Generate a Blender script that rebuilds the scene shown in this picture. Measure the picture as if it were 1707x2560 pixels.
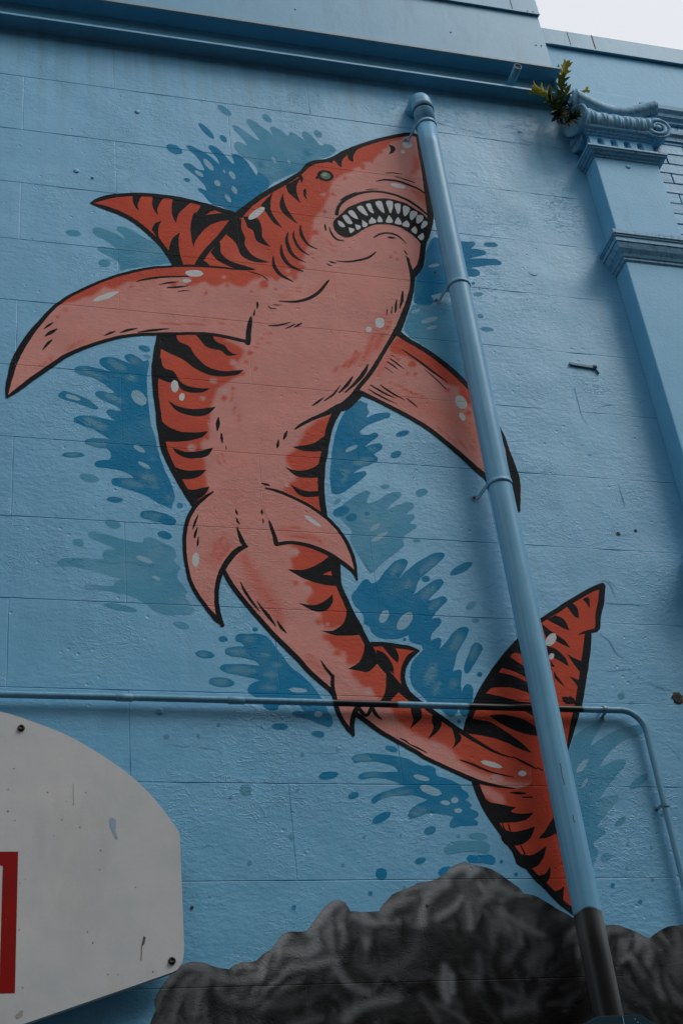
import bpy, bmesh, math, random
import numpy as np
from mathutils import Vector, Matrix
from mathutils.geometry import delaunay_2d_cdt

for o in list(bpy.data.objects):
    bpy.data.objects.remove(o, do_unlink=True)
scene = bpy.context.scene
R_ = math.radians

# ---------------------------------------------------------------- camera
CAM_D, CAM_Z = 4.6, 1.65                     # metres from the wall face (plane y = 0), eye height
YAW, PITCH, ROLL = 0.324179, 0.600096, -0.126412
def cam_axes():
    cy, sy, cp, sp = math.cos(YAW), math.sin(YAW), math.cos(PITCH), math.sin(PITCH)
    F = Vector((sy*cp, cy*cp, sp)); Rt = Vector((cy, -sy, 0)); U = Rt.cross(F)
    c, s = math.cos(ROLL), math.sin(ROLL)
    return Rt*c+U*s, U*c-Rt*s, F
cam_d = bpy.data.cameras.new('camera'); cam = bpy.data.objects.new('camera', cam_d)
scene.collection.objects.link(cam); scene.camera = cam
cr, cu, cf = cam_axes()
cam.matrix_world = Matrix(((cr.x, cu.x, -cf.x, 0), (cr.y, cu.y, -cf.y, -CAM_D), (cr.z, cu.z, -cf.z, CAM_Z), (0, 0, 0, 1)))
cam_d.sensor_fit = 'VERTICAL'; cam_d.sensor_height = 36.0; cam_d.lens = 36.0*3631.6/2560.0
cam_d.clip_start = 0.05; cam_d.clip_end = 500.0

# ---------------------------------------------------------------- overcast sky and soft sun
SUN_EL, SUN_AZ = R_(52), R_(130)             # azimuth clockwise from +y (the wall looks towards -y)
world = bpy.data.worlds.new('World'); scene.world = world; world.use_nodes = True
wn, wl = world.node_tree.nodes, world.node_tree.links
bg = wn['Background']
sky = wn.new('ShaderNodeTexSky'); sky.sky_type = 'NISHITA'; sky.sun_disc = False
sky.sun_elevation = SUN_EL; sky.sun_rotation = SUN_AZ; sky.air_density = 1.0; sky.dust_density = 6.0; sky.ozone_density = 1.0
hsv = wn.new('ShaderNodeHueSaturation'); hsv.inputs['Saturation'].default_value = 0.10
mixc = wn.new('ShaderNodeMixRGB'); mixc.inputs['Fac'].default_value = 0.75
mixc.inputs['Color2'].default_value = (7.9, 8.15, 8.75, 1)     # an even cloud deck
wl.new(sky.outputs['Color'], hsv.inputs['Color']); wl.new(hsv.outputs['Color'], mixc.inputs['Color1'])
wl.new(mixc.outputs['Color'], bg.inputs['Color']); bg.inputs['Strength'].default_value = 0.118
sun_d = bpy.data.lights.new('sun', 'SUN'); sun_d.energy = 1.1; sun_d.angle = R_(26); sun_d.color = (1.0, 0.97, 0.93)
sun = bpy.data.objects.new('sun', sun_d); scene.collection.objects.link(sun)
sd = Vector((math.sin(SUN_AZ)*math.cos(SUN_EL), math.cos(SUN_AZ)*math.cos(SUN_EL), math.sin(SUN_EL)))
sun.rotation_euler = sd.to_track_quat('Z', 'Y').to_euler()
vs = scene.view_settings; vs.view_transform = 'Standard'; vs.look = 'None'; vs.exposure = 0.0; vs.gamma = 1.0; vs.use_curve_mapping = False
scene.render.film_transparent = False
scene.cycles.max_bounces = 6

rnd = random.Random(7)
COL = scene.collection
ITEMS = """
f|splash_pale_head|wash|sp_pale|1238,7253 1265,7253 1315,7210 1358,7170 1370,7170c 1354,7207 1325,7260 1311,7296 1322,7313 1348,7309 1386,7272 1423,7240 1444,7200c 1434,7242 1429,7270 1447,7284 1486,7262 1517,7228 1526,7255 1546,7258 1571,7239 1599,7207c 1589,7247 1595,7275 1616,7277 1647,7243 1675,7190 1689,7188 1704,7207 1737,7197 1755,7166 1731,7132 1694,7102 1637,7077 1594,7041 1564,6993 1506,6950 1436,6896 1380,6850 1353,6914 1326,6993 1289,7024 1252,7064 1239,7109 1250,7135 1270,7139 1308,7117c 1297,7139 1273,7182 1249,7216
f|splash_pale_head|droplet|sp_pale|1239,7324 1222,7319 1196,7336 1176,7366 1175,7390 1192,7395 1218,7378 1238,7348
f|splash_pale_head|droplet|sp_pale|1441,7315 1427,7309 1409,7321 1397,7344 1399,7364 1413,7370 1431,7359 1443,7336
f|splash_pale_head|droplet|sp_pale|1690,7253 1676,7244 1661,7252 1652,7272 1656,7292 1670,7301 1686,7293 1694,7273
p|splash_pale_head|glint|sp_light|1439,7017 1432,7020 1425,7034 1421,7052 1423,7063 1430,7061 1437,7046 1441,7028
p|splash_pale_head|glint|sp_light|1511,7026 1506,7027 1500,7036 1498,7048 1501,7057 1506,7056 1511,7046 1514,7034
f|splash_dark_head|wash|sp_dark|1113,6683 1090,6707 1067,6743 1046,6766 1056,6782 1087,6767c 1082,6795 1053,6844 1017,6883 987,6919 991,6938 1019,6939 1056,6908 1084,6906c 1077,6940 1048,6999 1005,7052 1016,7068 1050,7056 1106,7019 1137,6987 1161,6956c 1150,6999 1121,7050 1113,7076 1129,7089 1167,7063 1202,7008 1226,6975 1233,6986c 1223,7036 1241,7048 1269,7039 1299,6998 1321,6946 1338,6912c 1340,6935 1360,6934 1390,6902 1392,6848 1363,6811 1314,6753 1265,6687 1234,6649c 1193,6652 1151,6673
p|splash_dark_head|glint|sp_light|1079,6861 1068,6858 1052,6867 1039,6884 1037,6898 1047,6901 1064,6892 1077,6875
p|splash_dark_head|glint|sp_light|1128,6912 1114,6914 1095,6936 1083,6966 1084,6987 1098,6985 1116,6963 1129,6933
p|splash_dark_head|glint|sp_light|1154,6812 1144,6806 1133,6813 1127,6829 1131,6844 1141,6849 1152,6842 1158,6827
p|splash_dark_head|glint|sp_light|1230,6869 1220,6869 1208,6885 1202,6907 1206,6922 1216,6922 1228,6906 1233,6884
p|splash_dark_head|glint|sp_light|1231,6770 1221,6771 1211,6787 1207,6808 1212,6822 1222,6821 1231,6805 1235,6784
p|splash_dark_head|glint|sp_light|1199,6708 1190,6709 1179,6725 1172,6746 1175,6760 1184,6758 1195,6743 1201,6722
p|splash_dark_head|glint|sp_light|1185,6903 1181,6903 1177,6909 1174,6918 1176,6924 1180,6924 1184,6918 1187,6910
f|splash_dark_head|droplet|sp_dark|984,7008 966,6994 937,6999 914,7021 910,7046 927,7061 956,7055 980,7033
f|splash_dark_head|droplet|sp_dark|1144,7139 1126,7141 1098,7171 1076,7211 1073,7237 1091,7235 1120,7205 1141,7165
f|splash_dark_head|droplet|sp_dark|1205,7126 1193,7122 1180,7133 1172,7153 1174,7169 1185,7173 1199,7162 1207,7143
f|splash_dark_head|droplet|sp_dark|1013,6820 1006,6812 995,6812 985,6820 983,6831 990,6839 1002,6839 1012,6831
f|splash_pale_fin|wash|sp_pale|558,6432 572,6447 619,6438 672,6413 704,6393c 690,6420 664,6449 673,6466 703,6468 750,6441 808,6404 841,6405c 863,6354 889,6313 905,6274c 851,6258 762,6229 692,6203 674,6196c 672,6236 646,6265 594,6294 577,6320 606,6332 665,6325c 618,6367 566,6401
f|splash_pale_fin|droplet|sp_pale|634,6232 625,6214 606,6206 588,6213 582,6230 591,6248 610,6256 628,6249
f|splash_pale_fin|droplet|sp_pale|509,6394 497,6380 471,6375 447,6382 439,6397 450,6411 476,6416 500,6409
f|splash_dark_left|wash|sp_dark|784,5695 764,5685 743,5705 710,5719 687,5709 689,5688 714,5665c 681,5676 637,5693 604,5689 582,5672 587,5643 630,5611c 587,5622 527,5633 489,5625 478,5606 500,5583 554,5571 597,5544 642,5503c 618,5497 580,5507 564,5495 566,5474 601,5453 649,5430 665,5409c 643,5409 617,5413 606,5394 621,5372 643,5355c 605,5360 552,5372 499,5367 475,5351 478,5334 520,5314 562,5298 620,5256c 593,5260 546,5256 520,5244 520,5227 561,5214 603,5211c 619,5196 621,5170 613,5156c 566,5147 556,5130 566,5115 602,5114 654,5106 696,5089 709,5074c 675,5071 633,5068 620,5051 625,5035 663,5022 715,5007 766,4985 807,4956 854,4937c 860,4963c 869,4993 863,5031 854,5069 839,5108 825,5153 811,5212 802,5272 795,5312 787,5340 781,5408 776,5492 775,5563 779,5621 788,5680
p|splash_dark_left|glint|sp_light|766,5453 746,5445 722,5461 709,5491 714,5517 734,5524 758,5509 771,5479
p|splash_dark_left|glint|sp_light|757,5206 747,5203 730,5210 715,5224 712,5236 722,5239 740,5232 754,5218
p|splash_dark_left|glint|sp_light|778,5125 768,5123 748,5131 732,5144 727,5155 737,5157 756,5149 773,5136
f|splash_dark_left|droplet|sp_dark|900,4949 893,4941 882,4940 874,4948 874,4959 881,4967 891,4967 899,4960
f|splash_dark_left|droplet|sp_dark|667,4962 656,4953 633,4950 609,4954 600,4965 611,4974 635,4978 658,4973
f|splash_dark_left|droplet|sp_dark|850,4800 838,4791 817,4793 799,4804 794,4819 806,4828 827,4826 845,4815
f|splash_dark_left|droplet|sp_dark|795,5748 784,5738 765,5739 748,5750 744,5764 754,5773 774,5773 790,5762
f|splash_dark_left|droplet|sp_dark|521,5171 507,5161 474,5154 441,5155 428,5163 441,5174 474,5181 507,5180
f|splash_dark_left|droplet|sp_pale|797,5711 791,5702 779,5700 768,5705 764,5715 771,5723 783,5725 794,5720
f|splash_dark_left|droplet|sp_pale|575,5053 561,5041 532,5041 505,5052 496,5067 510,5079 539,5079 566,5069
f|splash_dark_left|droplet|sp_dark|414,5469 435,5490 478,5479 531,5456 576,5412 547,5409 499,5429 446,5441 420,5452
p|splash_dark_left|glint|sp_light|504,5449 493,5444 470,5448 448,5458 441,5469 452,5475 475,5471 497,5460
f|splash_dark_left|droplet|sp_dark|730,4900 741,4918 780,4922 821,4913 857,4896 870,4878 856,4858 815,4865 763,4877 733,4887
f|splash_pale_left|wash|sp_pale|528,4796 543,4807 583,4800 628,4790 669,4778 735,4770 740,4788 766,4796 801,4780 852,4753 863,4723 855,4692 874,4663 862,4620 890,4574 899,4551 889,4533 907,4504 921,4476 910,4458 865,4453 815,4450 766,4471 747,4490c 693,4523 644,4535 585,4546 522,4548 514,4560 532,4569 585,4566 625,4569c 625,4586 655,4600c 596,4617 537,4634 473,4645 424,4645 414,4660 439,4680 498,4685 557,4683 589,4685c 582,4705 592,4724 612,4731 640,4730c 598,4752 558,4770 533,4784
p|splash_pale_left|glint|sp_light|772,4680 760,4675 736,4681 715,4693 708,4704 720,4709 744,4704 765,4692
p|splash_pale_left|glint|sp_light|800,4605 793,4602 781,4604 770,4611 767,4618 773,4621 786,4619 796,4612
f|splash_pale_left|droplet|sp_pale|709,4464 689,4457 643,4461 599,4474 582,4486 603,4493 648,4489 692,4477
f|splash_pale_left|droplet|sp_pale|900,4402 889,4394 866,4396 845,4406 838,4418 850,4425 873,4423 894,4413
f|splash_pale_left|droplet|sp_pale|656,4840 644,4830 620,4830 599,4842 593,4857 605,4867 629,4867 650,4856
f|splash_pale_left|droplet|sp_pale|515,4750 507,4739 490,4737 475,4744 470,4756 479,4767 495,4769 510,4762
f|splash_dark_snout|wash|sp_dark|2166,6605 2190,6631 2217,6626 2339,6626 2388,6632 2393,6612 2366,6581c 2408,6583 2440,6574 2436,6551 2400,6535 2348,6511c 2411,6522 2487,6527 2511,6509 2501,6491 2438,6480 2345,6449c 2377,6441 2387,6420 2370,6399 2321,6389c 2265,6291 2219,6251 2205,6245c 2134,6248 2112,6233 2125,6213 2107,6182c 2064,6172 2038,6173 2022,6183c 2032,6243 2056,6348c 2107,6429 2131,6524
p|splash_dark_snout|glint|sp_light|2190,6450 2180,6439 2158,6428 2136,6423 2127,6427 2137,6438 2159,6449 2181,6454
f|splash_dark_snout|droplet|sp_dark|2514,6628 2500,6614 2471,6607 2445,6610 2437,6621 2451,6635 2479,6642 2505,6639
f|splash_dark_snout|droplet|sp_dark|2350,6350 2346,6343 2338,6339 2332,6341 2330,6347 2334,6355 2342,6358 2348,6356
f|splash_pale_snout|wash|sp_pale|2016,6170c 2104,6181 2186,6205 2231,6202 2235,6103 2227,6052 2238,5956 2205,5731c 2150,5803 2090,5871 2017,5934 1969,5971 1948,6006c 1978,6087 2006,6148
p|splash_pale_snout|glint|sp_light|2048,6144 2042,6134 2026,6122 2009,6116 2002,6118 2007,6129 2023,6140 2040,6147
p|splash_pale_snout|glint|sp_light|2127,6102 2115,6086 2083,6067 2051,6057 2037,6062 2049,6078 2081,6097 2113,6107
p|splash_pale_snout|glint|sp_light|2118,6050 2110,6039 2089,6027 2068,6020 2058,6024 2067,6035 2087,6047 2109,6053
p|splash_pale_snout|glint|sp_light|2118,6233c 2155,6259 2209,6267 2194,6214 2146,6199 2104,6177c 2128,6210
f|splash_pale_snout|droplet|sp_pale|2381,6284 2371,6273 2351,6267 2333,6268 2326,6276 2336,6287 2356,6293 2374,6292
f|splash_pale_snout|droplet|sp_pale|2356,6138 2349,6129 2337,6126 2327,6131 2326,6141 2333,6150 2345,6153 2355,6148
f|splash_pale_snout|droplet|sp_pale|2395,6061 2383,6051 2356,6047 2332,6051 2323,6060 2336,6070 2363,6074 2387,6070
f|splash_dark_chest|wash|sp_dark|1693,5569c 1727,5552c 1719,5529 1728,5508c 1712,5477 1751,5499 1800,5512 1821,5510 1815,5487 1777,5469 1713,5434 1670,5394 1677,5379 1713,5384 1738,5397 1755,5387 1747,5372 1701,5333 1688,5317 1725,5335 1755,5341 1766,5328 1750,5302 1718,5278c 1733,5262 1731,5244 1706,5228 1657,5203 1615,5168c 1643,5181 1672,5187 1676,5173 1656,5148 1612,5110 1568,5073 1532,5057 1516,5062c 1514,5136 1531,5241 1547,5319 1575,5410 1614,5493 1659,5542
p|splash_dark_chest|glint|sp_light|1656,5320 1649,5308 1627,5291 1605,5281 1594,5282 1601,5295 1622,5311 1645,5322
f|splash_dark_chest|droplet|sp_dark|1896,5416 1887,5402 1864,5388 1840,5383 1829,5389 1838,5403 1861,5417 1886,5422
f|splash_dark_chest|droplet|sp_dark|1844,5299 1838,5283 1820,5270 1800,5266 1791,5274 1797,5290 1815,5303 1835,5307
f|splash_pale_belly|wash|sp_pale|1548,4998 1611,5056 1666,5087 1682,5079 1660,5040 1664,5020c 1712,5044 1763,5081 1811,5092 1814,5075 1768,5028 1729,4991c 1777,5015 1827,5039 1861,5035 1861,5018 1818,4978c 1853,4980 1853,4960 1829,4932c 1858,4931 1859,4918 1817,4885 1791,4858 1793,4831 1788,4817 1741,4776 1684,4728 1652,4692 1630,4687 1612,4724 1594,4761 1571,4823 1568,4849 1580,4883 1561,4907 1535,4948
p|splash_pale_belly|glint|sp_light|1702,4924 1699,4912 1684,4897 1666,4886 1656,4887 1660,4899 1675,4914 1693,4925
p|splash_pale_belly|glint|sp_light|1732,4887 1723,4872 1696,4851 1667,4834 1653,4833 1662,4847 1689,4868 1718,4885
f|splash_pale_belly|droplet|sp_dark|1581,4990 1573,4969 1549,4950 1522,4944 1509,4956 1516,4977 1540,4996 1567,5002
f|splash_pale_belly|droplet|sp_dark|1610,4959 1605,4942 1589,4929 1570,4926 1560,4935 1564,4951 1581,4965 1600,4968
f|splash_pale_belly|droplet|sp_dark|1664,4970 1659,4962 1651,4959 1643,4961 1641,4969 1645,4976 1653,4980 1661,4978
f|splash_pale_belly|droplet|sp_pale|1769,5118 1762,5109 1746,5103 1731,5103 1725,5110 1732,5119 1748,5126 1763,5125
f|splash_pale_belly|droplet|sp_pale|1933,5106 1926,5089 1906,5076 1885,5074 1876,5085 1883,5102 1902,5115 1923,5117
f|splash_pale_belly|droplet|sp_pale|1866,4853 1860,4846 1848,4842 1837,4844 1833,4851 1839,4857 1851,4861 1862,4859
f|splash_pale_belly|droplet|sp_pale|1552,5032 1549,5023 1537,5014 1525,5011 1519,5016 1522,5025 1533,5034 1546,5037
f|splash_dark_tail|wash|sp_dark|1597,4645 1620,4652 1631,4634c 1657,4645 1703,4704 1742,4744 1777,4759 1796,4747 1783,4715 1748,4663c 1793,4709 1844,4750 1906,4789 1948,4800 1960,4786 1935,4756 1883,4708 1844,4674c 1830,4655 1806,4604 1799,4591c 1843,4624 1887,4658 1928,4671 1936,4657 1916,4628 1876,4589 1856,4566c 1891,4577 1921,4590 1938,4579 1928,4560 1889,4522 1858,4480c 1884,4491 1899,4479 1890,4458 1851,4417 1840,4381c 1859,4393 1881,4397 1883,4377 1871,4347c 1906,4384 1941,4427 1977,4450 2003,4451 2006,4436 1978,4386 1942,4332 1924,4284 1910,4249c 1925,4258 1944,4258 1947,4244 1935,4203 1931,4160c 1946,4186 1964,4198 1977,4193 1980,4170 1969,4124 1949,4073 1925,4057 1912,4072 1911,4095c 1896,4072 1878,4057 1857,4062 1835,4093c 1786,4119c 1774,4141 1746,4169 1735,4203 1737,4243 1751,4284 1777,4314 1803,4344 1800,4361 1756,4377 1755,4407c 1717,4388 1673,4383 1636,4387 1607,4407 1599,4436 1579,4447 1582,4471 1575,4500 1551,4529 1543,4571 1571,4610
p|splash_dark_tail|glint|sp_light|1683,4513 1687,4498 1678,4475 1661,4457 1646,4454 1642,4469 1651,4492 1668,4511
p|splash_dark_tail|glint|sp_light|1780,4505 1781,4483 1762,4451 1734,4428 1713,4428 1712,4450 1731,4482 1759,4505
f|splash_dark_tail|droplet|sp_dark|1985,4327 2009,4370 2033,4383 2052,4363 2035,4329 2000,4281 1969,4242 1956,4262
f|splash_dark_tail|droplet|sp_dark|2074,4757 2062,4736 2026,4709 1987,4692 1968,4694 1979,4715 2015,4742 2054,4760
f|splash_dark_tail|droplet|sp_dark|1879,4672 1874,4660 1861,4653 1848,4654 1843,4663 1848,4675 1861,4682 1874,4681
f|splash_dark_tail|droplet|sp_dark|2031,4241 2026,4233 2017,4230 2009,4233 2007,4240 2011,4248 2020,4252 2029,4249
f|splash_dark_tail|droplet|sp_dark|1741,4384 1738,4379 1733,4376 1727,4378 1726,4383 1729,4388 1735,4391 1740,4389
f|splash_dark_tail|droplet|sp_dark|1910,4037 1907,4031 1900,4028 1895,4030 1893,4037 1897,4043 1903,4046 1909,4043
f|splash_dark_tail|droplet|sp_pale|2058,4572 2056,4558 2041,4541 2022,4530 2010,4532 2012,4545 2027,4563 2046,4574
f|splash_dark_tail|droplet|sp_pale|2058,4485 2051,4477 2040,4472 2029,4475 2026,4484 2032,4493 2044,4497 2054,4494
f|splash_dark_stalk|wash|sp_dark|1070,4366 1083,4381 1124,4384 1170,4383 1199,4366 1222,4327 1249,4288 1271,4249 1314,4211 1346,4173 1368,4140 1391,4092 1396,4064 1409,4043 1409,4016 1395,4002 1356,4015 1313,4035 1273,4042 1260,4055 1276,4066 1310,4063c 1288,4094c 1217,4087 1211,4070 1181,4067 1157,4080 1149,4101 1107,4135 1103,4155 1120,4174 1153,4188c 1111,4199 1047,4211 1009,4223 1003,4234 1020,4248 1075,4253 1120,4252 1155,4248c 1141,4267 1102,4279 1047,4286 1028,4296 1031,4316 1060,4325 1105,4328c 1091,4344 1071,4349
p|splash_dark_stalk|glint|sp_light|1328,4148 1316,4142 1290,4140 1266,4145 1256,4153 1268,4159 1294,4160 1319,4156
p|splash_dark_stalk|glint|sp_light|1375,4055 1369,4045 1357,4041 1346,4044 1343,4054 1348,4063 1360,4068 1371,4064
f|splash_dark_stalk|droplet|sp_dark|1159,4402 1154,4396 1145,4395 1138,4399 1137,4406 1141,4412 1150,4413 1157,4409
f|splash_dark_stalk|droplet|sp_dark|1042,4355 1035,4346 1022,4344 1010,4349 1006,4359 1013,4367 1026,4369 1038,4364
f|splash_dark_stalk|droplet|sp_dark|989,4284 976,4275 949,4273 924,4281 915,4293 927,4303 954,4305 980,4297
f|splash_dark_stalk|droplet|sp_dark|1055,4172 1039,4158 1004,4155 971,4163 959,4178 975,4192 1009,4195 1043,4187
f|splash_dark_stalk|droplet|sp_dark|1242,3999 1231,3990 1208,3987 1186,3992 1179,4002 1189,4011 1212,4014 1234,4009
f|splash_dark_stalk|droplet|sp_dark|1374,3970 1365,3961 1347,3959 1330,3965 1325,3975 1334,3984 1352,3987 1369,3981
f|splash_dark_stalk|droplet|sp_dark|1411,3817 1400,3805 1373,3796 1346,3796 1334,3805 1345,3817 1372,3826 1400,3826
f|splash_dark_stalk|droplet|sp_dark|1477,3742 1473,3731 1460,3722 1444,3720 1436,3727 1440,3738 1453,3747 1469,3749
f|splash_dark_stalk|droplet|sp_dark|1645,3914 1635,3907 1616,3908 1601,3916 1597,3926 1607,3932 1625,3931 1641,3924
f|splash_dark_stalk|droplet|sp_faint|1092,3753 1084,3737 1067,3730 1051,3737 1045,3753 1053,3769 1070,3775 1086,3769
f|splash_dark_stalk|droplet|sp_faint|992,4003 990,3997 985,3995 980,3997 978,4002 981,4008 986,4010 990,4008
f|splash_dark_stalk|droplet|sp_faint|1290,3890 1287,3884 1281,3882 1276,3884 1274,3890 1277,3896 1283,3899 1288,3896
f|splash_dark_stalk|droplet|sp_faint|1018,3720 1015,3715 1010,3713 1005,3715 1004,3720 1006,3725 1011,3727 1016,3725
f|splash_dark_stalk|droplet|sp_faint|1422,3909 1420,3905 1415,3903 1411,3905 1410,3909 1412,3914 1417,3916 1421,3914
f|splash_dark_stalk|droplet|sp_faint|918,3955 916,3949 911,3946 907,3949 905,3955 907,3961 912,3963 916,3961
f|splash_dark_stalk|droplet|sp_faint|1259,3752 1257,3747 1252,3745 1247,3747 1246,3752 1248,3757 1253,3759 1258,3757
f|splash_dark_stalk|droplet|sp_faint|808,3951 805,3943 797,3939 790,3942 787,3950 791,3958 798,3962 805,3959
f|splash_dark_stalk|droplet|sp_faint|917,3953 915,3945 911,3941 907,3945 906,3953 908,3961 912,3964 916,3961
f|splash_dark_low|wash|sp_dark|1465,3878 1479,3893 1520,3899 1570,3898 1625,3892 1675,3881 1708,3863 1732,3853 1758,3856 1781,3843 1777,3827 1783,3814 1817,3804 1851,3788 1867,3778 1868,3765 1889,3749 1893,3734 1874,3721c 1890,3711 1898,3700 1887,3690 1915,3675 1917,3659 1895,3646 1911,3636 1906,3623 1875,3622 1840,3621 1813,3612 1799,3618 1801,3633 1820,3656c 1781,3664 1731,3669 1689,3656 1658,3647 1650,3658 1657,3678 1685,3699 1734,3720c 1690,3735 1640,3737 1600,3734 1558,3721 1527,3704 1519,3713 1529,3728 1562,3747 1609,3762 1658,3773c 1608,3794 1564,3803 1529,3803 1493,3796 1481,3805 1496,3821 1537,3828 1587,3826 1635,3830c 1625,3849 1591,3861 1546,3868 1496,3865 1473,3862
p|splash_dark_low|glint|sp_light|1751,3797 1739,3792 1716,3795 1696,3804 1690,3814 1702,3818 1725,3815 1745,3807
p|splash_dark_low|glint|sp_light|1789,3742 1773,3735 1742,3741 1715,3755 1708,3770 1725,3777 1756,3771 1783,3757
p|splash_dark_low|glint|sp_light|1816,3706 1809,3700 1795,3700 1783,3705 1779,3712 1787,3717 1801,3718 1813,3713
p|splash_dark_low|glint|sp_light|1850,3719 1844,3710 1833,3706 1823,3709 1820,3719 1826,3728 1837,3732 1847,3729
p|splash_dark_low|glint|sp_light|1856,3677 1850,3670 1839,3669 1829,3673 1826,3680 1833,3686 1844,3688 1854,3684
f|splash_dark_low|droplet|sp_dark|1588,3671 1580,3655 1555,3637 1527,3628 1512,3632 1519,3647 1544,3665 1573,3675
f|splash_dark_low|droplet|sp_dark|1477,3742 1474,3731 1460,3722 1445,3720 1437,3727 1441,3738 1454,3747 1469,3749
f|splash_dark_low|droplet|sp_dark|1747,3614 1744,3601 1729,3589 1711,3586 1701,3594 1705,3607 1720,3618 1737,3621
f|splash_dark_low|droplet|sp_dark|1694,3496 1688,3487 1673,3480 1657,3479 1650,3485 1655,3494 1670,3501 1686,3502
f|splash_dark_low|droplet|sp_dark|1545,3444 1537,3429 1521,3423 1507,3429 1502,3444 1510,3460 1526,3466 1541,3459
f|splash_dark_low|droplet|sp_dark|1485,3375 1482,3369 1475,3366 1469,3369 1467,3375 1470,3381 1477,3383 1483,3381
f|splash_dark_low|droplet|sp_dark|2028,3438 2025,3433 2019,3431 2015,3433 2013,3438 2016,3444 2022,3446 2027,3444
f|splash_dark_low|droplet|sp_dark|1980,3486 1978,3481 1973,3479 1968,3481 1967,3486 1970,3492 1975,3494 1980,3492
f|splash_dark_low|droplet|sp_faint|1606,3393 1603,3389 1599,3388 1595,3389 1594,3394 1596,3398 1601,3399 1605,3397
f|splash_dark_low|droplet|sp_faint|1837,3582 1833,3576 1827,3574 1822,3576 1820,3582 1824,3588 1830,3590 1835,3588
f|splash_dark_low|droplet|sp_faint|1617,3584 1615,3579 1611,3577 1608,3579 1607,3584 1609,3589 1613,3591 1616,3589
f|splash_dark_low|droplet|sp_faint|1484,3578 1481,3574 1476,3572 1472,3574 1470,3578 1473,3582 1478,3584 1482,3582
f|splash_dark_low|droplet|sp_bright|1211,3329 1208,3323 1202,3320 1197,3323 1195,3329 1198,3336 1204,3338 1209,3336
f|splash_dark_low|droplet|sp_faint|1225,3580 1222,3572 1215,3569 1208,3572 1206,3580 1210,3589 1217,3592 1223,3589
f|splash_dark_low|droplet|sp_faint|1071,3485 1068,3479 1063,3477 1058,3479 1056,3485 1059,3491 1064,3493 1069,3491
f|splash_dark_low|droplet|sp_faint|1396,3476 1394,3471 1390,3469 1385,3471 1384,3476 1386,3481 1391,3483 1395,3481
f|splash_smear|wash|sp_pale|1765,3526 1778,3548 1815,3563 1866,3565 1917,3565 1939,3548 1924,3518 1860,3525 1808,3518 1773,3512
f|splash_smear|droplet|sp_pale|1939,3580 1926,3572 1899,3569 1873,3574 1864,3584 1877,3592 1905,3595 1930,3589
f|splash_smear|droplet|sp_bright|1843,3498 1858,3513 1887,3508 1933,3513 1951,3498 1942,3476 1902,3481 1853,3484
f|splash_smear|droplet|sp_bright|1730,3445 1746,3465 1781,3469 1768,3450 1745,3431
f|splash_pale_right|wash|sp_pale|2329,3930 2352,3975 2392,4010 2442,4033 2477,4040 2476,4023 2442,3982 2413,3940c 2469,3977 2538,4013 2623,4037 2669,4041 2662,4010 2599,3986 2536,3956 2481,3911 2436,3858c 2473,3872 2516,3892 2549,3889 2543,3867 2508,3834 2466,3795 2430,3757 2408,3730c 2443,3741 2482,3744 2485,3733 2450,3699 2408,3656 2369,3617c 2398,3612 2402,3596 2368,3573 2342,3553 2357,3527 2346,3502 2320,3466c 2297,3467c 2310,3908c
p|splash_pale_right|glint|sp_light|2396,3891 2393,3877 2374,3854 2351,3836 2336,3833 2339,3847 2358,3870 2382,3888
p|splash_pale_right|glint|sp_light|2377,3812 2376,3803 2364,3787 2350,3774 2341,3771 2343,3780 2354,3795 2369,3808
f|splash_pale_right|droplet|sp_pale|2630,3831 2622,3813 2593,3789 2560,3773 2542,3773 2550,3791 2579,3815 2612,3832
f|splash_pale_right|droplet|sp_pale|2498,3655 2493,3644 2475,3630 2455,3622 2444,3623 2449,3634 2467,3648 2487,3657
f|splash_pale_right|droplet|sp_pale|2403,3510 2399,3498 2384,3488 2368,3485 2359,3493 2363,3505 2377,3515 2394,3518
f|splash_pale_right|droplet|sp_faint|2613,4165 2605,4153 2592,4148 2581,4152 2579,4164 2586,4176 2600,4181 2611,4176
f|splash_pale_right|droplet|sp_faint|2486,3552 2483,3547 2478,3545 2475,3547 2475,3552 2478,3557 2482,3560 2485,3557
f|splash_pale_right|droplet|sp_faint|2579,3537 2576,3532 2571,3531 2566,3532 2566,3537 2569,3541 2574,3543 2578,3541
f|splash_pale_right|droplet|sp_faint|2460,3458 2457,3453 2452,3451 2448,3453 2447,3458 2450,3463 2455,3465 2459,3463
f|splash_pale_right|droplet|sp_faint|2553,3415 2550,3410 2544,3408 2539,3410 2538,3415 2542,3420 2547,3422 2552,3420
f|splash_pale_right|droplet|sp_faint|2641,4136 2638,4131 2632,4129 2628,4131 2627,4136 2630,4141 2636,4143 2640,4141
f|splash_pale_right|droplet|sp_dark|2393,3395 2388,3388 2382,3385 2376,3388 2375,3395 2379,3401 2386,3404 2391,3401
f|splash_pale_right|droplet|sp_bright|2487,3333 2483,3327 2476,3325 2470,3327 2469,3333 2473,3340 2480,3342 2486,3340
r|rock|rock_face|rock|707,2949 716,2977 730,3006 726,3031 736,3059 758,3088 789,3121 820,3146 855,3153 893,3148 936,3133 971,3126c 989,3142 1016,3150 1042,3148 1065,3154 1089,3175 1117,3192 1136,3214 1152,3236 1175,3247 1207,3246 1239,3250 1265,3279 1296,3315 1332,3347 1361,3355 1383,3342 1399,3313c 1441,3310 1498,3312c 1520,3340 1552,3368 1603,3389 1654,3410 1704,3420 1741,3433 1769,3457 1802,3476 1838,3485 1866,3476 1910,3466 1952,3446 1982,3422 2007,3402 2025,3387 2036,3368c 2070,3362 2107,3343 2142,3318 2188,3291 2214,3274 2260,3249 2311,3248 2353,3253 2396,3240 2438,3222 2480,3200c 2516,3221 2562,3240 2606,3246 2653,3243 2712,3208 2778,3158
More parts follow.
